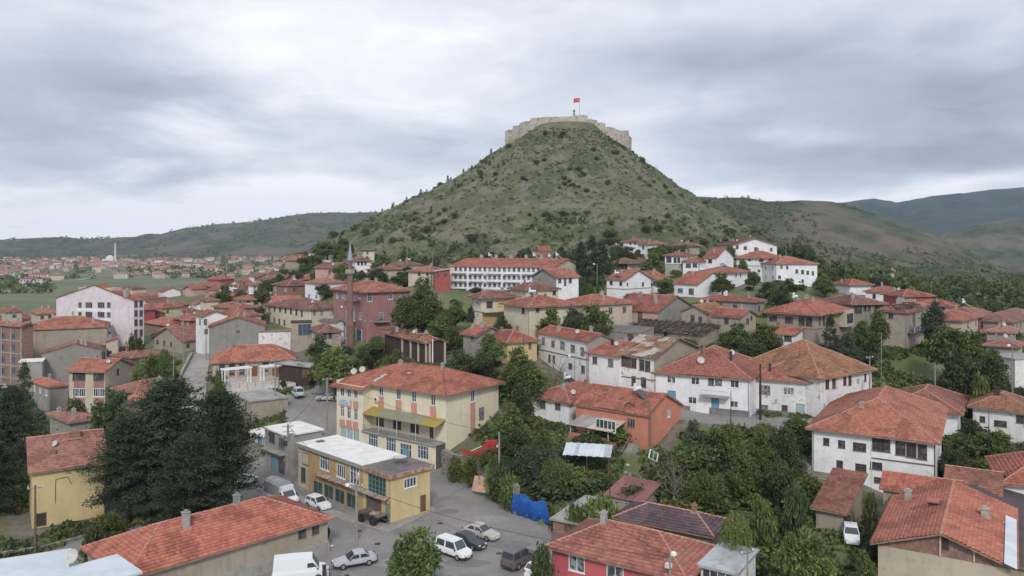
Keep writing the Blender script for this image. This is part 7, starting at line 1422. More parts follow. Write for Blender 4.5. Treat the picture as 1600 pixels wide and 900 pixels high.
# ================================================================ vehicles
def car(x, y, rz, kind, paint, label, cat='car', z=None, dark=False):
    z = T(x, y)+.02 if z is None else z; r = thing('parked_'+cat if cat in ('car', 'van') else cat, (x, y, z), rz, label, cat)
    K = {'sedan': (4.4, 1.72, 1.42, [(2.15, .58, .62), (1.95, .70, .8), (.85, .86, .86), (-1.55, .92, .86), (-2.0, .9, .82), (-2.18, .78, .7)], (.85, .12, -1.0, -1.62)),
         'hatch': (3.9, 1.66, 1.45, [(1.95, .58, .62), (1.75, .74, .8), (.85, .88, .83), (-1.5, .93, .83), (-1.9, .9, .78)], (.9, .2, -1.45, -1.82)),
         'mpv': (4.2, 1.74, 1.82, [(2.08, .62, .64), (1.9, .85, .82), (1.15, .98, .87), (-1.6, 1.0, .87), (-2.05, 1.0, .86)], (1.2, .62, -1.9, -2.03)),
         'suv': (4.3, 1.78, 1.85, [(2.1, .7, .66), (1.9, .95, .84), (.75, 1.05, .89), (-1.6, 1.08, .89), (-2.1, 1.05, .88)], (.8, .35, -1.95, -2.08)),
         'van': (5.4, 1.98, 2.35, [(2.65, .7, .7), (2.35, 1.05, .9), (1.75, 1.22, .98), (-1.6, 1.25, .99), (-2.65, 1.25, .98)], (1.8, 1.1, -2.55, -2.63))}[kind]
    L, W_, Hh, st, cab = K; hw = W_/2; m = MB(); sec = []
    st2 = [(st[0][0]+.06, st[0][1]*.75, st[0][2]*.94)]+st+[(st[-1][0]-.05, st[-1][1]*.7, st[-1][2]*.96)]
    for (sx_, top, hf_) in st2:
        h2 = hf_*(hw/.86 if hf_ < .9 else hw/.9)*.97; h2 = min(h2, hw); sec.append([(sx_, -h2*.92, .24), (sx_, -h2, .42), (sx_, -h2, top*.78), (sx_, -h2*.94, top), (sx_, h2*.94, top), (sx_, h2, top*.78), (sx_, h2, .42), (sx_, h2*.92, .24)])
    for a, b in zip(sec, sec[1:]):
        for k in range(8): q = (k+1) % 8; m.face([a[k], a[q], b[q], b[k]], paint if k not in (0, 6) or not dark else 'plastic')
    m.face(sec[0][::-1], paint); m.face(sec[-1], paint)
    belt = max(s_[1] for s_ in st)-.03; ch = W_/2*.93; tw = ch*(.80 if kind != 'van' else .9)
    c0 = [(cab[0], belt-.03), (cab[1], Hh-.05), ((cab[1]*.6+cab[2]*.4), Hh), (cab[2], Hh-.03), (cab[3], belt)]
    def cp(i, s_, k_=1.0): xx, zz_ = c0[i]; f = (zz_-belt)/(Hh-belt); return (xx, s_*(ch+(tw-ch)*max(0, f))*k_, zz_)
    for i in range(4): m.face([cp(i, -1), cp(i, 1), cp(i+1, 1), cp(i+1, -1)], paint)
    for s_ in (-1, 1): m.face([cp(i, s_) for i in (range(5) if s_ < 0 else range(4, -1, -1))], paint)
    bo = m.build('body', r); bm_ = bo.modifiers.new('bevel', 'BEVEL'); bm_.width = .045; bm_.segments = 2; bm_.limit_method = 'ANGLE'; bm_.angle_limit = R(25)
    def lerp3(a, b, t): return tuple(a[k]+(b[k]-a[k])*t for k in range(3))
    def gl(nm, A, B, C_, D_, off):
        q = [Vector(p) for p in (A, B, C_, D_)]; c_ = sum(q, Vector())/4; q = [c_+(p-c_)*.90 for p in q]; n_ = (q[1]-q[0]).cross(q[3]-q[0]).normalized(); n_ = n_ if n_.dot(Vector(off)) > 0 else -n_; q = [p+n_*.012 for p in q]; MB().face(q, 'carglass').build(nm, r)
    gl('windscreen', cp(0, -1), cp(0, 1), cp(1, 1), cp(1, -1), (1, 0, .5)); gl('rear_window', lerp3(cp(4, -1), cp(3, -1), .15), lerp3(cp(4, 1), cp(3, 1), .15), cp(3, 1), cp(3, -1), (-1, 0, .5))
    xm = (cab[1]+cab[2])/2+.1; zt_, zb_ = Hh-.13, belt+.04
    for s_ in (-1, 1):
        f = (zt_-belt)/(Hh-belt); yt_, yb_ = s_*(ch+(tw-ch)*f), s_*ch*.995
        xf = cab[0]+(cab[1]-cab[0])*f; xr_ = cab[3]+(cab[2]-cab[3])*f
        if kind == 'van': gl('side_window', (cab[0]-.15, yb_, zb_+.15), (cab[1]-.5, yb_, zb_+.1), (cab[1]-.5, yt_, zt_-.25), (xf-.1, yt_, zt_-.25), (0, s_, .2)); continue
        gl('side_window', (cab[0]-.12, yb_, zb_), (xm, yb_, zb_), (xm, yt_, zt_), (xf-.05, yt_, zt_), (0, s_, .2))
        gl('side_window', (xm-.08, yb_, zb_), (cab[3]+.12, yb_, zb_), (xr_+.1, yt_, zt_), (xm-.08, yt_, zt_), (0, s_, .2))
    wx = (L*.31, -L*.30); wr = .31 if kind not in ('suv', 'van') else .36
    for sx_ in wx:
        for s_ in (-1, 1):
            wl_ = MB().tube((sx_, s_*(hw-.16), wr), (sx_, s_*(hw+.015), wr), wr, wr, 'tyre', 14).build('wheel', r); MB().tube((sx_, s_*(hw+.015), wr), (sx_, s_*(hw+.03), wr), wr*.6, wr*.55, 'rim', 10).build('rim', wl_)
    fx, rx = st[0][0], st[-1][0]; hz = st[0][1]*.95
    for s_ in (-1, 1):
        MB().bb((fx-.05, s_*hw*.45, hz), (fx+.05, s_*hw*.72, hz+.13), 'lamp_glass').build('headlight', r); MB().bb((rx-.09, s_*hw*.66, .66), (rx-.02, s_*hw*.84, .88), 'lamp_red').build('tail_light', r); MB().bb((cab[0]-.25, s_*(hw-.04), belt), (cab[0]-.12, s_*(hw+.13), belt+.14), 'plastic').build('wing_mirror', r)
    MB().bb((fx+.02, -hw*.72, .26), (fx+.13, hw*.72, .46), 'plastic' if dark or kind in ('mpv', 'van') else paint).bb((rx-.15, -hw*.75, .28), (rx-.04, hw*.75, .48), 'plastic' if dark or kind in ('mpv', 'suv') else paint).build('bumper', r)
    MB().bb((fx+.11, -.26, .34), (fx+.14, .26, .45), 'plate').build('number_plate', r); return r
def carpx(px, py, z, rz, *a, **k): Z = (CH-z)*F/(py-HOR); return car((px-800)/F*Z, Z, R(rz), *a, **k)
carpx(554, 883, 0, 205, 'sedan', 'paint_silver', 'silver saloon car parked nose to the gate posts beside the white van', dark=True)
carpx(470, 905, 0, 14, 'van', 'paint_white', 'plain white panel van parked against the long tan building', 'van')
carpx(497, 793, 0, -42, 'hatch', 'paint_white', 'small white hatchback parked behind the tarpaulin truck')
carpx(709, 868, 0, -40, 'mpv', 'paint_white', 'white boxy people carrier, front one of three cars parked side by side', dark=True)
carpx(731, 853, 0, -38, 'sedan', 'paint_dark', 'dark blue-black saloon between the white people carrier and the beige saloon', dark=True)
carpx(752, 839, 0, -36, 'sedan', 'paint_champ', 'older beige silver saloon, farthest of the three parked side by side')
carpx(812, 882, 0, 52, 'suv', 'paint_grey', 'dark grey off-road car with rear door towards the camera, right of the parked three')
carpx(846, 897, 0, 50, 'hatch', 'paint_white', 'white car half hidden under the bush beside the pink house')
carpx(465, 617, 4.5, 118, 'mpv', 'paint_blue', 'pale silver small car seen from behind near the paved terrace', dark=True)
carpx(511, 630, 3.4, 180, 'hatch', 'paint_silver', 'grey estate car partly hidden by the bright round tree and the school')
carpx(1330, 846, 2.2, 250, 'hatch', 'paint_white', 'white car on the dark yard beside the low garage')
carpx(12, 603, .5, 10, 'sedan', 'paint_champ', 'beige car parked at the left edge below the frame block')
carpx(384, 757, 0, 70, 'hatch', 'paint_white', 'white car glimpsed beneath the pine branches')
Z = 232; car((1243-800)/F*Z, Z, R(-8), 'van', 'paint_white', 'white minibus parked in front of the tall white house, upper right', 'van', z=zat(449, Z))
# truck with grey tarpaulin body
Z = 101; r = thing('truck', ((441-800)/F*Z, Z, .02), R(-44), 'white cab light truck with grey tarpaulin covered body in the street', 'truck')
m = MB().bb((-2.9, -1.0, .85), (.75, 1.0, 1.15), 'paint_white'); m.build('load_bed', r); m = MB(); pr_ = [(-1.0, 1.15), (-1.0, 2.55), (-.7, 2.85), (0, 2.98), (.7, 2.85), (1.0, 2.55), (1.0, 1.15)]
for (a, b) in zip(pr_, pr_[1:]): m.face([(-2.9, a[0], a[1]), (.7, a[0], a[1]), (.7, b[0], b[1]), (-2.9, b[0], b[1])], 'canvas')
m.face([(-2.9, a, b) for a, b in pr_], 'canvas').face([(.7, a, b) for a, b in pr_[::-1]], 'canvas').build('tarpaulin', r)
m = MB(); cp_ = [(2.55, .5), (2.5, .98), (2.25, 1.15), (1.85, 1.28), (1.35, 1.98), (.85, 2.05), (.8, .5)]
for s_ in (-.93, .93): m.face([(a, s_, b) for a, b in (cp_ if s_ < 0 else cp_[::-1])], 'paint_white')
for a, b in zip(cp_, cp_[1:]): m.face([(a[0], -.93, a[1]), (a[0], .93, a[1]), (b[0], .93, b[1]), (b[0], -.93, b[1])], 'paint_white')
bo = m.build('cab', r); bm_ = bo.modifiers.new('bevel', 'BEVEL'); bm_.width = .06; bm_.segments = 2
MB().bb((.75, -.85, 2.05), (1.3, .85, 2.5), 'paint_white').build('wind_deflector', r); MB().face([(1.86, -.8, 1.30), (1.86, .8, 1.30), (1.40, .74, 1.95), (1.40, -.74, 1.95)], 'carglass').build('windscreen', r)
for s_ in (-1, 1): MB().face([(1.75, s_*.945, 1.3), (.95, s_*.945, 1.25), (.95, s_*.945, 1.85), (1.38, s_*.945, 1.85)], 'carglass').build('side_window', r); MB().bb((2.46, s_*.55, .85), (2.57, s_*.85, 1.05), 'lamp_glass').build('headlight', r); MB().bb((1.6, s_*.95, 1.2), (1.7, s_*1.18, 1.55), 'plastic').build('wing_mirror', r)
for xx in (1.75, -1.9):
    for s_ in (-1, 1): w_ = MB().tube((xx, s_*.68, .38), (xx, s_*.94, .38), .38, .38, 'tyre', 14).build('wheel', r); MB().tube((xx, s_*.94, .38), (xx, s_*.96, .38), .22, .2, 'rim', 10).build('rim', w_)
MB().bb((2.5, -.85, .42), (2.66, .85, .72), 'plastic').build('bumper', r)
# old tractor trailer beside the shop
Z = 33*F/(817-HOR); r = thing('farm_trailer', ((583-800)/F*Z, Z, .15), R(-38), 'rusty dark farm trailer chassis with old wheels beside the yellow shop block', 'trailer')
MB().bb((-1.8, -.75, .75), (1.5, .75, .9), 'wood_dark').bb((1.5, -.08, .6), (2.7, .08, .72), 'metal_dark').build('frame', r); MB().bb((-1.8, -.75, .9), (-.4, .75, 1.15), 'wood').box((.3, .1, 1.05), (1.2, .9, .2), 'rusttrim', rz=.3).bb((1.1, -.7, .9), (1.5, .7, 1.1), 'metal').build('load', r)
for xx, rr2 in ((-1.2, .5), (.9, .55)):
    for s_ in (-1, 1): w_ = MB().tube((xx, s_*.72, rr2-.1), (xx, s_*.98, rr2-.1), rr2, rr2, 'tyre', 16).build('wheel', r); MB().tube((xx, s_*.98, rr2-.1), (xx, s_*1.0, rr2-.1), rr2*.5, rr2*.45, 'wood_dark', 10).build('rim', w_)
# ================================================================ poles and wires
PT = {}
def upole(px, ytop, Z, label, key=None, arms=1, lamp=False, rad=.14, mt='pole', trafo=False, dxl=-.9):
    x = (px-800)/F*Z; z = surf(x, Z); ht = zat(ytop, Z)-z; r = thing('utility_pole' if not lamp else 'street_lamp', (x, Z, z), .5, label, 'pole' if not lamp else 'street lamp')
    MB().tube((0, 0, -.6), (0, 0, ht), rad*1.25, rad*.75, mt, 8).build('pole', r)
    if arms:
        m = MB()
        for k in range(arms): m.bb((-.75, -.05, ht-.35-k*.7), (.75, .05, ht-.25-k*.7), 'metal')
        m.build('crossarm', r)
        for k in range(arms):
            for s_ in (-.65, 0, .65): MB().tube((s_, 0, ht-.26-k*.7), (s_, 0, ht-.06-k*.7), .045, .06, 'metal_white', 6).build('insulator', r)
    if lamp: m = MB().tube((0, 0, ht-.15), (dxl, 0, ht+.15), .04, .03, 'metal', 5); m.build('lamp_arm', r); MB().lathe((dxl-.12, 0, ht-.02), [(.05, -.1), (.26, 0), (.24, .2), (.06, .3)], 'metal_white', 10).build('lamp_head', r)
    if trafo: MB().bb((.15, -.3, ht-2.2), (.75, .3, ht-1.3), 'metal').bb((-.6, -.2, ht-2.9), (-.1, .2, ht-2.2), 'metal_dark').bb((-1.0, -.08, ht-1.6), (1.0, .08, ht-1.5), 'metal').build('switch_box', r)
    if key: PT[key] = (x, Z, z+ht-.1)
    return r
upole(557, 757, 88, 'concrete lamp pole in front of the shop block with a white lamp head', 'a', 1, True, .17)
upole(450, 663, 108, 'cluttered electricity pole with switch boxes beside the grey corner shop', 'b', 2, trafo=True, rad=.2)
upole(430, 561, 146, 'concrete pole rising in front of the stone building terrace', 'c', 1)
upole(511, 590, 128, 'tall concrete pole at the left end of the school', 'd', 1, rad=.18)
upole(55, 758, 84, 'wooden pole beside the left corner of the yellow house', 'e', 1, mt='wood', rad=.12)
upole(780, 675, 102.5, 'concrete pole standing by the stone wall and red farm machine', 'f', 0, rad=.14)
upole(933, 413, 209, 'slim street lamp between the apartment gable and the white gable house', 'g', 0, True, .09)
upole(1188, 568, 117, 'dark stained pole in front of the blue door house', None, 0, mt='wood_dark', rad=.16)
upole(1142, 610, 112, 'thin dark pole leaning beside the stained pole', None, 0, mt='wood_dark', rad=.06)
upole(1461, 569, 124, 'bare wooden pole standing on the green bank', 'h', 0, mt='pole', rad=.11)
upole(1359, 556, 121, 'pole with crossarm behind the mossy end roof', 'i', 1, rad=.11)
upole(1377, 520, 136, 'thin pole in the bushes at the top of the green bank', None, 0, rad=.07)
upole(1582, 540, 122, 'pole with lamp near the right edge above the crumbling house', 'j', 0, True, .09)
upole(1545, 642, 101, 'thin dark pole in front of the crumbling white house', None, 0, mt='metal_dark', rad=.05)
upole(575, 500, 176, 'slim pole in front of the red building', 'k', 1, rad=.1)
upole(541, 480, 178, 'grey lamp pole left of the minaret foot', None, 0, True, .08)
upole(676, 530, 146, 'white post in front of the timber barn', None, 0, mt='metal_white', rad=.12)
upole(322, 500, 184, 'dark pole at the bend of the climbing road', 'l', 1, rad=.1)
upole(271, 508, 160, 'white topped lamp pole above the hedge left of the climbing road', 'm', 0, True, .1)
upole(287, 498, 178, 'dark pole behind the hedge near the road', None, 1, rad=.08)
upole(636, 384, 258, 'tall thin pole above the low white house on the wooded slope', None, 0, rad=.1)
upole(676, 390, 244, 'mast rising from the long red roof left of the apartment row', None, 0, rad=.07)
upole(818, 522, 139, 'thin dark pole beside the yellow cottage', None, 0, mt='metal_dark', rad=.06)
upole(1047, 868, 66, 'pole with lamp in front of the pink house', 'n', 0, True, .1, dxl=.5)
upole(1168, 858, 68, 'grey pole at the corner of the glazed annex', None, 1, rad=.1)
upole(953, 748, 92, 'thin pole by the orange roofed shed', None, 0, mt='wood_dark', rad=.06)
upole(898, 556, 131, 'white lamp pole before the house with five upper windows', None, 0, True, .07)
upole(1228, 386, 245, 'short pole behind the tall white house', None, 0, rad=.06)
upole(1455, 440, 205, 'thin pole behind the red walled valley house', None, 0, rad=.06)
upole(1372, 493, 152, 'wooden prop pole against the half collapsed house', None, 0, mt='wood', rad=.09)
for a, b in (('b', 'd'), ('b', 'c'), ('a', 'b'), ('f', 'd'), ('f', 'n'), ('c', 'l'), ('i', 'h'), ('h', 'j'), ('l', 'm'), ('k', 'd'), ('a', 'n')):
    A, B = Vector(PT[a]), Vector(PT[b]); m = MB(); sg_ = (B-A).length*.03; pts_ = [A.lerp(B, t)-Vector((0, 0, sg_*4*t*(1-t))) for t in np.linspace(0, 1, 14)]; m.path(pts_, [.026]*14, 'metal_dark', 4)
    nm = {'a': 'lamp pole', 'b': 'switch box pole', 'c': 'terrace pole', 'd': 'school end pole', 'f': 'stone wall pole', 'n': 'pink house lamp', 'l': 'road bend pole', 'i': 'mossy roof pole', 'h': 'bank pole', 'j': 'right edge lamp', 'm': 'hedge lamp', 'k': 'red building pole'}
    m.build('overhead_wire', None, label='sagging black wire strung from the %s to the %s' % (nm[a], nm[b]), cat='wire')
# ================================================================ terrace, pergolas, walls, small things
zt = 5.35; P = [gpt(341, 168), gpt(459, 169), gpt(462, 159.5), gpt(412, 156), gpt(361, 151.5)]
MB().prism(P, 1, zt, 'white_old', 'plaza').build('terrace', None, label='pale paved terrace with retaining edge in front of the stone building', cat='terrace')
def fence(name, pts3, hgt, label, m='metal_dark', sp=1.4, rails=(.45, .95), th=.03):
    r = thing(name, pts3[0], 0, label, 'railing'); o0 = Vector(pts3[0])
    mb = MB()
    for a, b in zip(pts3, pts3[1:]):
        a, b = Vector(a)-o0, Vector(b)-o0; n = max(1, int((b-a).length/sp))
        for rr2 in rails: mb.tube(a+Vector((0, 0, hgt*rr2)), b+Vector((0, 0, hgt*rr2)), th*.8, th*.8, m, 4)
        for i in range(n+1): p = a.lerp(b, i/n); MB().tube(p-Vector((0, 0, .2)), p+Vector((0, 0, hgt)), th, th, m, 5).build('post', r)
    mb.build('rail', r); return r
fence('railing', [(*gpt(341.5, 167), zt), (*gpt(361, 151.8), zt), (*gpt(412, 156.3), zt), (*gpt(461, 159.7), zt)], 1.0, 'dark metal railing along the edge of the paved terrace')
for xa, xb, ya, lab in ((350.5, 392.5, 603, 'left white pergola frame on the paved terrace'), (411.5, 450.5, 598, 'right white pergola frame on the paved terrace')):
    Z = (CH-zt)*F/(ya-HOR); Z2 = Z+3.6; x0, x1 = (xa-800)/F*Z, (xb-800)/F*Z2; r = thing('pergola', (x0, Z, zt), math.atan2(Z2-Z, x1-x0), lab, 'pergola'); L_ = math.hypot(x1-x0, Z2-Z)
    for u in (.1, L_-.1):
        for v in (0, 1.5): MB().bb((u-.1, v-.1, 0), (u+.1, v+.1, 3.0), 'metal_white').build('post', r)
    MB().bb((-.2, -.2, 3.0), (L_+.2, 0, 3.28), 'metal_white').bb((-.2, 1.5, 3.0), (L_+.2, 1.7, 3.28), 'metal_white').build('beam', r)
    for i in range(10): MB().bb((i*L_/9-.06, .0, 3.03), (i*L_/9+.06, 1.5, 3.2), 'metal_white').build('slat', r)
r = thing('garden_lamp', (*gpt(436, 157.5), 4.9), 0, 'black ornamental lamp by the terrace railing', 'lamp'); MB().tube((0, 0, 0), (0, 0, 2.2), .06, .05, 'metal_dark', 6).bb((-.5, -.04, 2.0), (.5, .04, 2.08), 'metal_dark').build('pole', r); MB().lathe((.45, 0, 2.05), [(.1, 0), (.16, .25), (.05, .4)], 'metal_dark', 8).lathe((-.45, 0, 2.05), [(.1, 0), (.16, .25), (.05, .4)], 'metal_dark', 8).build('lantern', r)
tree_at(*gpt(441, 157.5), 5.0, .7, 1.3, 'bush', 'leaf_dark', 'round clipped bush beside the black ornamental lamp', name='bush', cat='bush')
# stone retaining wall right of the school
wpts = [gpt(694, 114.6), gpt(706, 112.2), gpt(735, 110.2), gpt(770, 105.6), gpt(800, 99.6), gpt(808, 97)]
sw = wallline('stone_wall', wpts, 3.5, .7, 'roughstone', 'rough stone retaining wall curving from the school corner to the blue tarpaulin', seg=.8, zc=0.0)
m = MB()
for a, b in zip(wpts, wpts[1:]):
    A, B = Vector((*a, 0)), Vector((*b, 0)); n = int((B-A).length/.28); d = (B-A).normalized(); w_ = Vector((d.y, -d.x, 0)); w_ = w_ if w_.y < 0 else -w_
    for i in range(n):
        p = A.lerp(B, i/n); zz_ = 0
        for k in range(12): s_ = rr_.uniform(.18, .34); q = p+w_*(.36)+d*rr_.uniform(-.1, .1); m.box((q.x, q.y, zz_+.14+k*.27+rr_.uniform(-.05, .05)), (s_, s_*.6, s_*.75), 'rubble', rz=math.atan2(d.y, d.x)+rr_.uniform(-.2, .2), mx=Matrix.Rotation(rr_.uniform(-.3, .3), 3, 'Y'))
m.build('stone', sw, kind='stuff')
# blue tarpaulin
n1_, n2_ = 90, 26; V = []; tl, tr_, bl, br = PW(803, 774, 97.0), PW(853, 781, 93.6), Vector((*gpy(799, 802), .05)), Vector((*gpy(862, 823), .05))
for j in range(n2_+1):
    for i in range(n1_+1):
        u, v = i/n1_, j/n2_; a = tl.lerp(tr_, u); a.z += .35*math.sin(u*5+1)-.15*math.sin(u*13); b = bl.lerp(br, u); p = a.lerp(b, v**1.05); bul = math.sin(v*math.pi)*1.2
        nn = (fbm(np.array([u*9+v*2.2]), np.array([v*1.6]), 1.0, 3, 55)[0]-.5); p += Vector((-.3, -1, .35))*(bul*.16+nn*.55*(.4+v)); p += Vector((-.25, -1, .2))*(.10*math.sin(u*30+v*9+nn*14)*(.3+v)); p.z = max(p.z, .04); V.append(tuple(p))
Q_ = [(j*(n1_+1)+i, (j+1)*(n1_+1)+i, (j+1)*(n1_+1)+i+1, j*(n1_+1)+i+1) for j in range(n2_) for i in range(n1_)]
o = fin(bpy.data.objects.new('tarpaulin', npmesh('tarpaulin', V, Q_, ['tarp_blue'], smooth=True)), None, 'crumpled bright blue tarpaulin draped down the wall beside the square', 'tarpaulin'); o.modifiers.new('solid', 'SOLIDIFY').thickness = .03
def leaning(name, p, w, h, rz, tilt, m, label, cat, th=.05):
    r = bpy.data.objects.new(name, MB().bb((-w/2, -th/2, 0), (w/2, th/2, h), m).mesh(name)); r.location = p; r.rotation_euler = (R(tilt), 0, R(rz)); return fin(r, None, label, cat)
leaning('board', PW(750, 769, 103.8), 2.6, 2.0, -30, -22, 'board', 'pale brown board leaning on the stone wall', 'board'); leaning('board', PW(794, 789, 98.6), 1.5, 1.0, -40, -18, 'board', 'small brown board lying left of the blue tarpaulin', 'board')
# dark round tyre behind the corner of the long tan building
r = thing('large_tyre', (*gpy(507, 846), 0), R(60), 'big dark tyre leaning at the corner of the long tan building', 'tyre'); m = MB()
for i in range(24):
    a0, a1 = 2*math.pi*i/24, 2*math.pi*(i+1)/24; c = lambda a, q: (q*math.cos(a), 0, .85+q*math.sin(a)); m.tube(c(a0, .68), c(a1, .68), .17, .17, 'tyre', 8, cap=False)
m.build('tyre', r, smooth=True)
# gate posts near the vans
for px, py, lab in ((506.5, 893, 'dark square gate post beside the white panel van'), (542, 908, 'dark square gate post in front of the silver saloon')):
    Z = 31*F/(py-15-HOR); r = thing('gate_post', ((px-800)/F*Z, Z, 0), .4, lab, 'gate post'); MB().bb((-.16, -.16, -.3), (.16, .16, 1.6), 'metal_dark').bb((-.2, -.2, 1.6), (.2, .2, 1.68), 'metal_dark').build('post', r)
    m = MB().tube((.2, 0, .3), (1.6, .3, .3), .025, .025, 'metal_dark', 4).tube((.2, 0, 1.2), (1.6, .3, 1.0), .025, .025, 'metal_dark', 4)
    for i in range(6): m.tube((.2+i*.27, i*.05, .0), (.2+i*.27, i*.05, 1.15), .015, .015, 'metal_dark', 4)
    m.build('gate_leaf', r)
# sheet metal canopy in the garden
Z = 103.5; x = (919-800)/F*Z; z = T(x, Z); r = thing('metal_canopy', (x, Z, z), R(-12), 'pale corrugated sheet metal canopy on thin posts in the garden', 'canopy'); zr_ = zat(703, Z)-z
for i in range(13):
    MB().box((-2.9+i*.48, 0, zr_+.05*(i % 2)), (.47, 3.6, .05), 'bluesheet' if i not in (3, 11, 12) else 'metalsheet', mx=Matrix.Rotation(R(12), 3, 'X')).build('roof_sheet', r)
for u, v in ((-2.8, -1.5), (2.8, -1.5), (-2.8, 1.5), (2.8, 1.5), (0, -1.5)): MB().tube((u, v, -1), (u, v, zr_-.1+v*.2), .05, .05, 'wood', 5).build('post', r)
MB().bb((-1.8, -.6, -.2), (1.2, .6, .9), 'tarp_red').build('covered_load', r)
# red farm machine behind the stone wall
Z = 110.5; x = (757-800)/F*Z; z = max(T(x, Z), zat(712, Z)); r = thing('farm_machine', (x, Z, z), R(12), 'bright red farm implement with folded frame behind the stone wall', 'farm machine')
for k in range(7): MB().box((-1.9, -.7+k*.23, .5+.12*(k % 2)), (2.6, .1, .09), 'tarp_red', mx=Matrix.Rotation(R(8+k*1.5), 3, 'Y')).box((-.3, -.7+k*.23, .95+.1*(k % 3)), (1.5, .1, .09), 'tarp_red', mx=Matrix.Rotation(R(-34-k*2), 3, 'Y')).build('tine_bar', r)
MB().bb((-3.1, -.8, .45), (-3.0, .8, .6), 'rusttrim').bb((.2, -.8, 1.3), (.32, .8, 1.5), 'tarp_red').bb((-1.2, -.8, .3), (-1.1, .8, .5), 'metal_dark').build('tine_frame', r)
MB().box((1.0, .2, 1.75), (1.7, .9, .5), 'tarp_red').box((1.1, -.3, 1.35), (.6, .6, .5), 'tarp_red').box((1.9, .1, 1.3), (.5, .7, .35), 'flag_white').build('housing', r)
MB().tube((-3, -.6, .2), (1.2, -.5, 1.6), .05, .05, 'tarp_red', 5).tube((-2.6, .6, .3), (1.2, .5, 1.8), .05, .05, 'metal', 5).tube((1.2, 0, .6), (3.0, 0, .3), .08, .06, 'tarp_red', 6).build('frame', r)
for xx in (.6, 2.8): w_ = MB().tube((xx, -.5, .4), (xx, -.25, .4), .4, .4, 'tyre', 12).build('wheel', r); MB().tube((xx, -.52, .4), (xx, -.5, .4), .22, .22, 'tarp_red', 10).build('rim', w_)
# iron fence and path behind the pole at the lower left
fence('iron_fence', [(*gpt(5, 84.5), T(*gpt(5, 84.5))), (*gpt(70, 87), T(*gpt(70, 87)))], 1.2, 'dark iron fence in front of the yellow house', sp=.35, rails=(.1, .9), th=.025)
fence('iron_fence', [(*gpt(112, 88), T(*gpt(112, 88))), (*gpt(150, 91), T(*gpt(150, 91)))], 1.2, 'short iron fence between the yellow house and the pines', sp=.35, rails=(.1, .9), th=.025)
wallline('low_wall', [gpt(-20, 83.4), gpt(70, 86), gpt(150, 90)], .35, .4, 'roughstone', 'low stone footing wall under the iron fences at the lower left')
# rubble, window frame and junk on the bank by the stairs
r = thing('window_frame', tuple(PW(1021, 712, 100)), R(30), 'discarded pale green window frame propped on the rubble bank', 'window frame'); r.rotation_euler = (R(-25), R(30), R(20)); MB().bb((-.7, -.05, -.6), (-.6, .05, .6), 'frame_white').bb((.6, -.05, -.6), (.7, .05, .6), 'frame_white').bb((-.6, -.05, -.6), (.6, .05, -.5), 'aqua').bb((-.6, -.05, .5), (.6, .05, .6), 'aqua').bb((-.04, -.04, -.5), (.04, .04, .5), 'aqua').build('frame', r)
m = MB()
for i in range(420):
    px = rr_.gauss(1040, 38); Z = rr_.uniform(90, 106); x = (px-800)/F*Z; s_ = rr_.uniform(.12, .55)
    if not free(x, Z, .2): continue
    m.box((x, Z, T(x, Z)+s_*.2), (s_, s_*.7, s_*.5), 'rubble', rz=rr_.uniform(0, 3), mx=Matrix.Rotation(rr_.uniform(-.5, .5), 3, 'X'))
m.build('rubble', None, label='loose stones and broken masonry on the bank by the stairs', cat='rubble', kind='stuff')
m = MB()
for i in range(260):
    q = rr_.random(); px, Z = ((rr_.uniform(1195, 1260), rr_.uniform(70, 76)) if q < .4 else (rr_.uniform(1262, 1290), rr_.uniform(98, 106)) if q < .6 else (rr_.gauss(1420, 60), rr_.uniform(134, 146))); x = (px-800)/F*Z; s_ = rr_.uniform(.15, .6)
    if free(x, Z, .2): m.box((x, Z, T(x, Z)+s_*.2), (s_, s_*.7, s_*.5), 'rubble', rz=rr_.uniform(0, 3))
m.build('rubble', None, label='scattered rubble in the lower garden and along the green bank', cat='rubble', kind='stuff')
for i, (px, Z, lab) in enumerate(((1196, 77, 'collapsed timber lean-to with grey boards at the bottom of the garden'), (1165, 80, 'leaning plank roof beside the garden shrub'))):
    x = (px-800)/F*Z; r = thing('board_pile', (x, Z, T(x, Z)+.6), .3, lab, 'boards')
    for k in range(14): MB().box((k*.22-1.5, rr_.uniform(-.2, .2), .3+rr_.uniform(-.1, .1)+k*.02), (.18, rr_.uniform(1.8, 2.8), .04), 'oldwood', rz=rr_.uniform(-.15, .15), mx=Matrix.Rotation(R(-22), 3, 'X')).build('board', r)
    MB().bb((-1.4, -1, -1), (-1.2, -.8, .2), 'wood').bb((1.0, -1, -1), (1.2, -.8, .2), 'wood').bb((-1.4, .9, -1), (-1.2, 1.1, .9), 'wood').bb((1.0, .9, -1), (1.2, 1.1, .9), 'wood').build('prop', r)
# cracks, patches and litter on the square, white bags in the garden
m = MB()
for (a, b) in (((614, 822), (735, 757)), ((690, 790), (640, 815)), ((760, 850), (800, 862)), ((680, 812), (760, 848)), ((560, 812), (600, 835)), ((540, 800), (470, 770))):
    A, B = Vector((*gpy(*a), 0)), Vector((*gpy(*b), 0)); n = 14; P_ = [A.lerp(B, i/n)+Vector((rr_.uniform(-.12, .12), rr_.uniform(-.12, .12), 0)) for i in range(n+1)]
    for p, q in zip(P_, P_[1:]): d = (q-p).normalized(); w_ = Vector((-d.y, d.x, 0))*.045; z1, z2 = T(p.x, p.y)+.012, T(q.x, q.y)+.012; m.face([(p.x-w_.x, p.y-w_.y, z1), (q.x-w_.x, q.y-w_.y, z2), (q.x+w_.x, q.y+w_.y, z2), (p.x+w_.x, p.y+w_.y, z1)], 'crack')
m.build('pavement_joints', None, kind='structure')
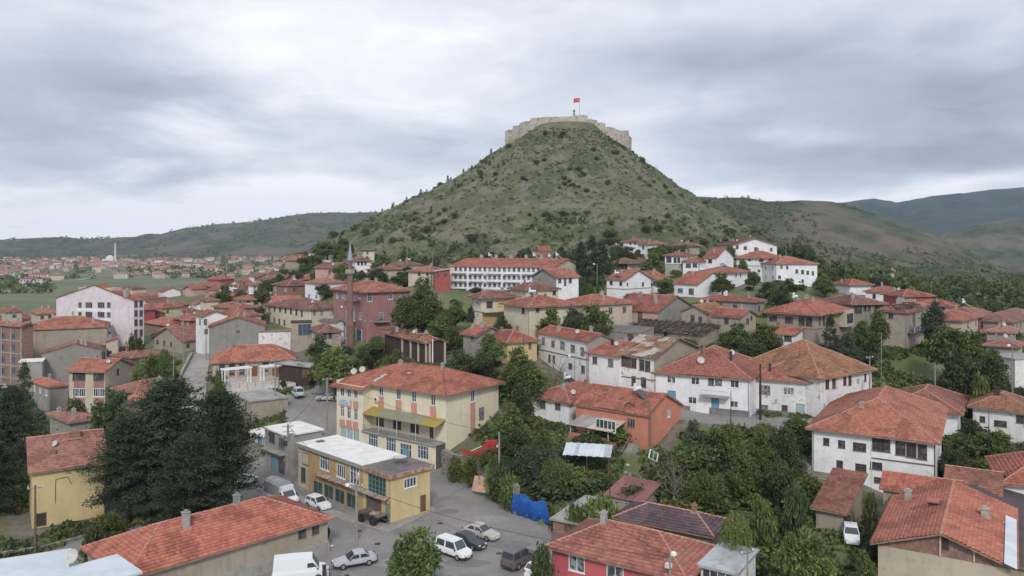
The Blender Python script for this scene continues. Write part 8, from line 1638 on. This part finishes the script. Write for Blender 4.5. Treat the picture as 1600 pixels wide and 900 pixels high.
MB().prism([gpy(480, 793), gpy(545, 817), gpy(610, 832), gpy(676, 800), gpy(682, 796), gpy(672, 793), gpy(617, 822), gpy(556, 809), gpy(489, 787), gpy(470, 775), gpy(462, 779)], -.3, .13, 'pavement').build('pavement', None, kind='structure')
MB().prism([gpy(392, 742), gpy(440, 790), gpy(452, 786), gpy(404, 738)], -.3, .10, 'pavement').build('pavement', None, kind='structure') if False else None
for i, (px, py, rx_, ry_) in enumerate(((640, 832, 2.2, 1.3), (760, 812, 2.6, 1.6), (700, 800, 1.6, 1.0), (560, 845, 1.5, 1.0), (800, 850, 2.2, 1.2), (480, 815, 1.2, .9), (730, 880, 2.4, 1.2), (455, 700, 1.6, 1.2), (500, 650, 2, 1.4), (600, 880, 2, 1.1))):
    x, y = gpy(px, py); Pp = [(x+rx_*math.cos(a)*rr_.uniform(.75, 1.2), y+ry_*math.sin(a)*rr_.uniform(.75, 1.2)) for a in np.linspace(0, 6.0, 9)]; zz_ = float(streetz(y))+.006+i*.001; MB().face([(p[0], p[1], zz_) for p in Pp], ('patch_dark', 'patch_pale')[i % 2]).build('street_patch', None, kind='structure')
for px, py in ((688, 818), (590, 850), (560, 790+40), (780, 865)):
    x, y = gpy(px, py); MB().lathe((x, y, 0.016), [(.34, .004), (.34, .012), (.02, .014)], 'metal_dark', 14).build('manhole_cover', None, kind='structure')
for px, py, lab in ((511, 847, 'white scrap of litter beside the big dark tyre'), (518, 854, 'round white scrap lying on the street near the tyre')):
    x, y = gpy(px, py); o = bpy.data.objects.new('litter', MB().box((0, 0, .06), (.32, .22, .1), 'paint_white').box((.1, .05, .12), (.16, .14, .08), 'paint_white', rz=.5).mesh('litter')); o.location = (x, y, .0); fin(o, None, lab, 'litter')
# ================================================================ air
zmin = float(gz.min()); zmax = 330
bpy.context.view_layer.update()
hb = MB().bb((-5200, -150, min(zmin, -90)-3), (5200, 4600, 300), 'canvas').mesh('haze'); hb.materials.clear()
hm = bpy.data.materials.new('air'); hm.use_nodes = True; t = hm.node_tree; t.nodes.clear(); om = t.nodes.new('ShaderNodeOutputMaterial'); pv = t.nodes.new('ShaderNodeVolumePrincipled')
pv.inputs['Color'].default_value = (.62, .78, 1.0, 1); pv.inputs['Density'].default_value = .00011; pv.inputs['Anisotropy'].default_value = .2; t.links.new(pv.outputs[0], om.inputs['Volume']); hb.materials.append(hm)
fin(bpy.data.objects.new('haze', hb), kind='stuff')
# check of labels
for o in SC.objects:
    if o.get('label') and len(o['label'].split()) > 16: print('INFO LONG', len(o['label'].split()), o['label'])
seen = {}
for o in SC.objects:
    l = o.get('label')
    if l and not o.get('group'):
        if l in seen: print('DUP', l)
        seen[l] = 1
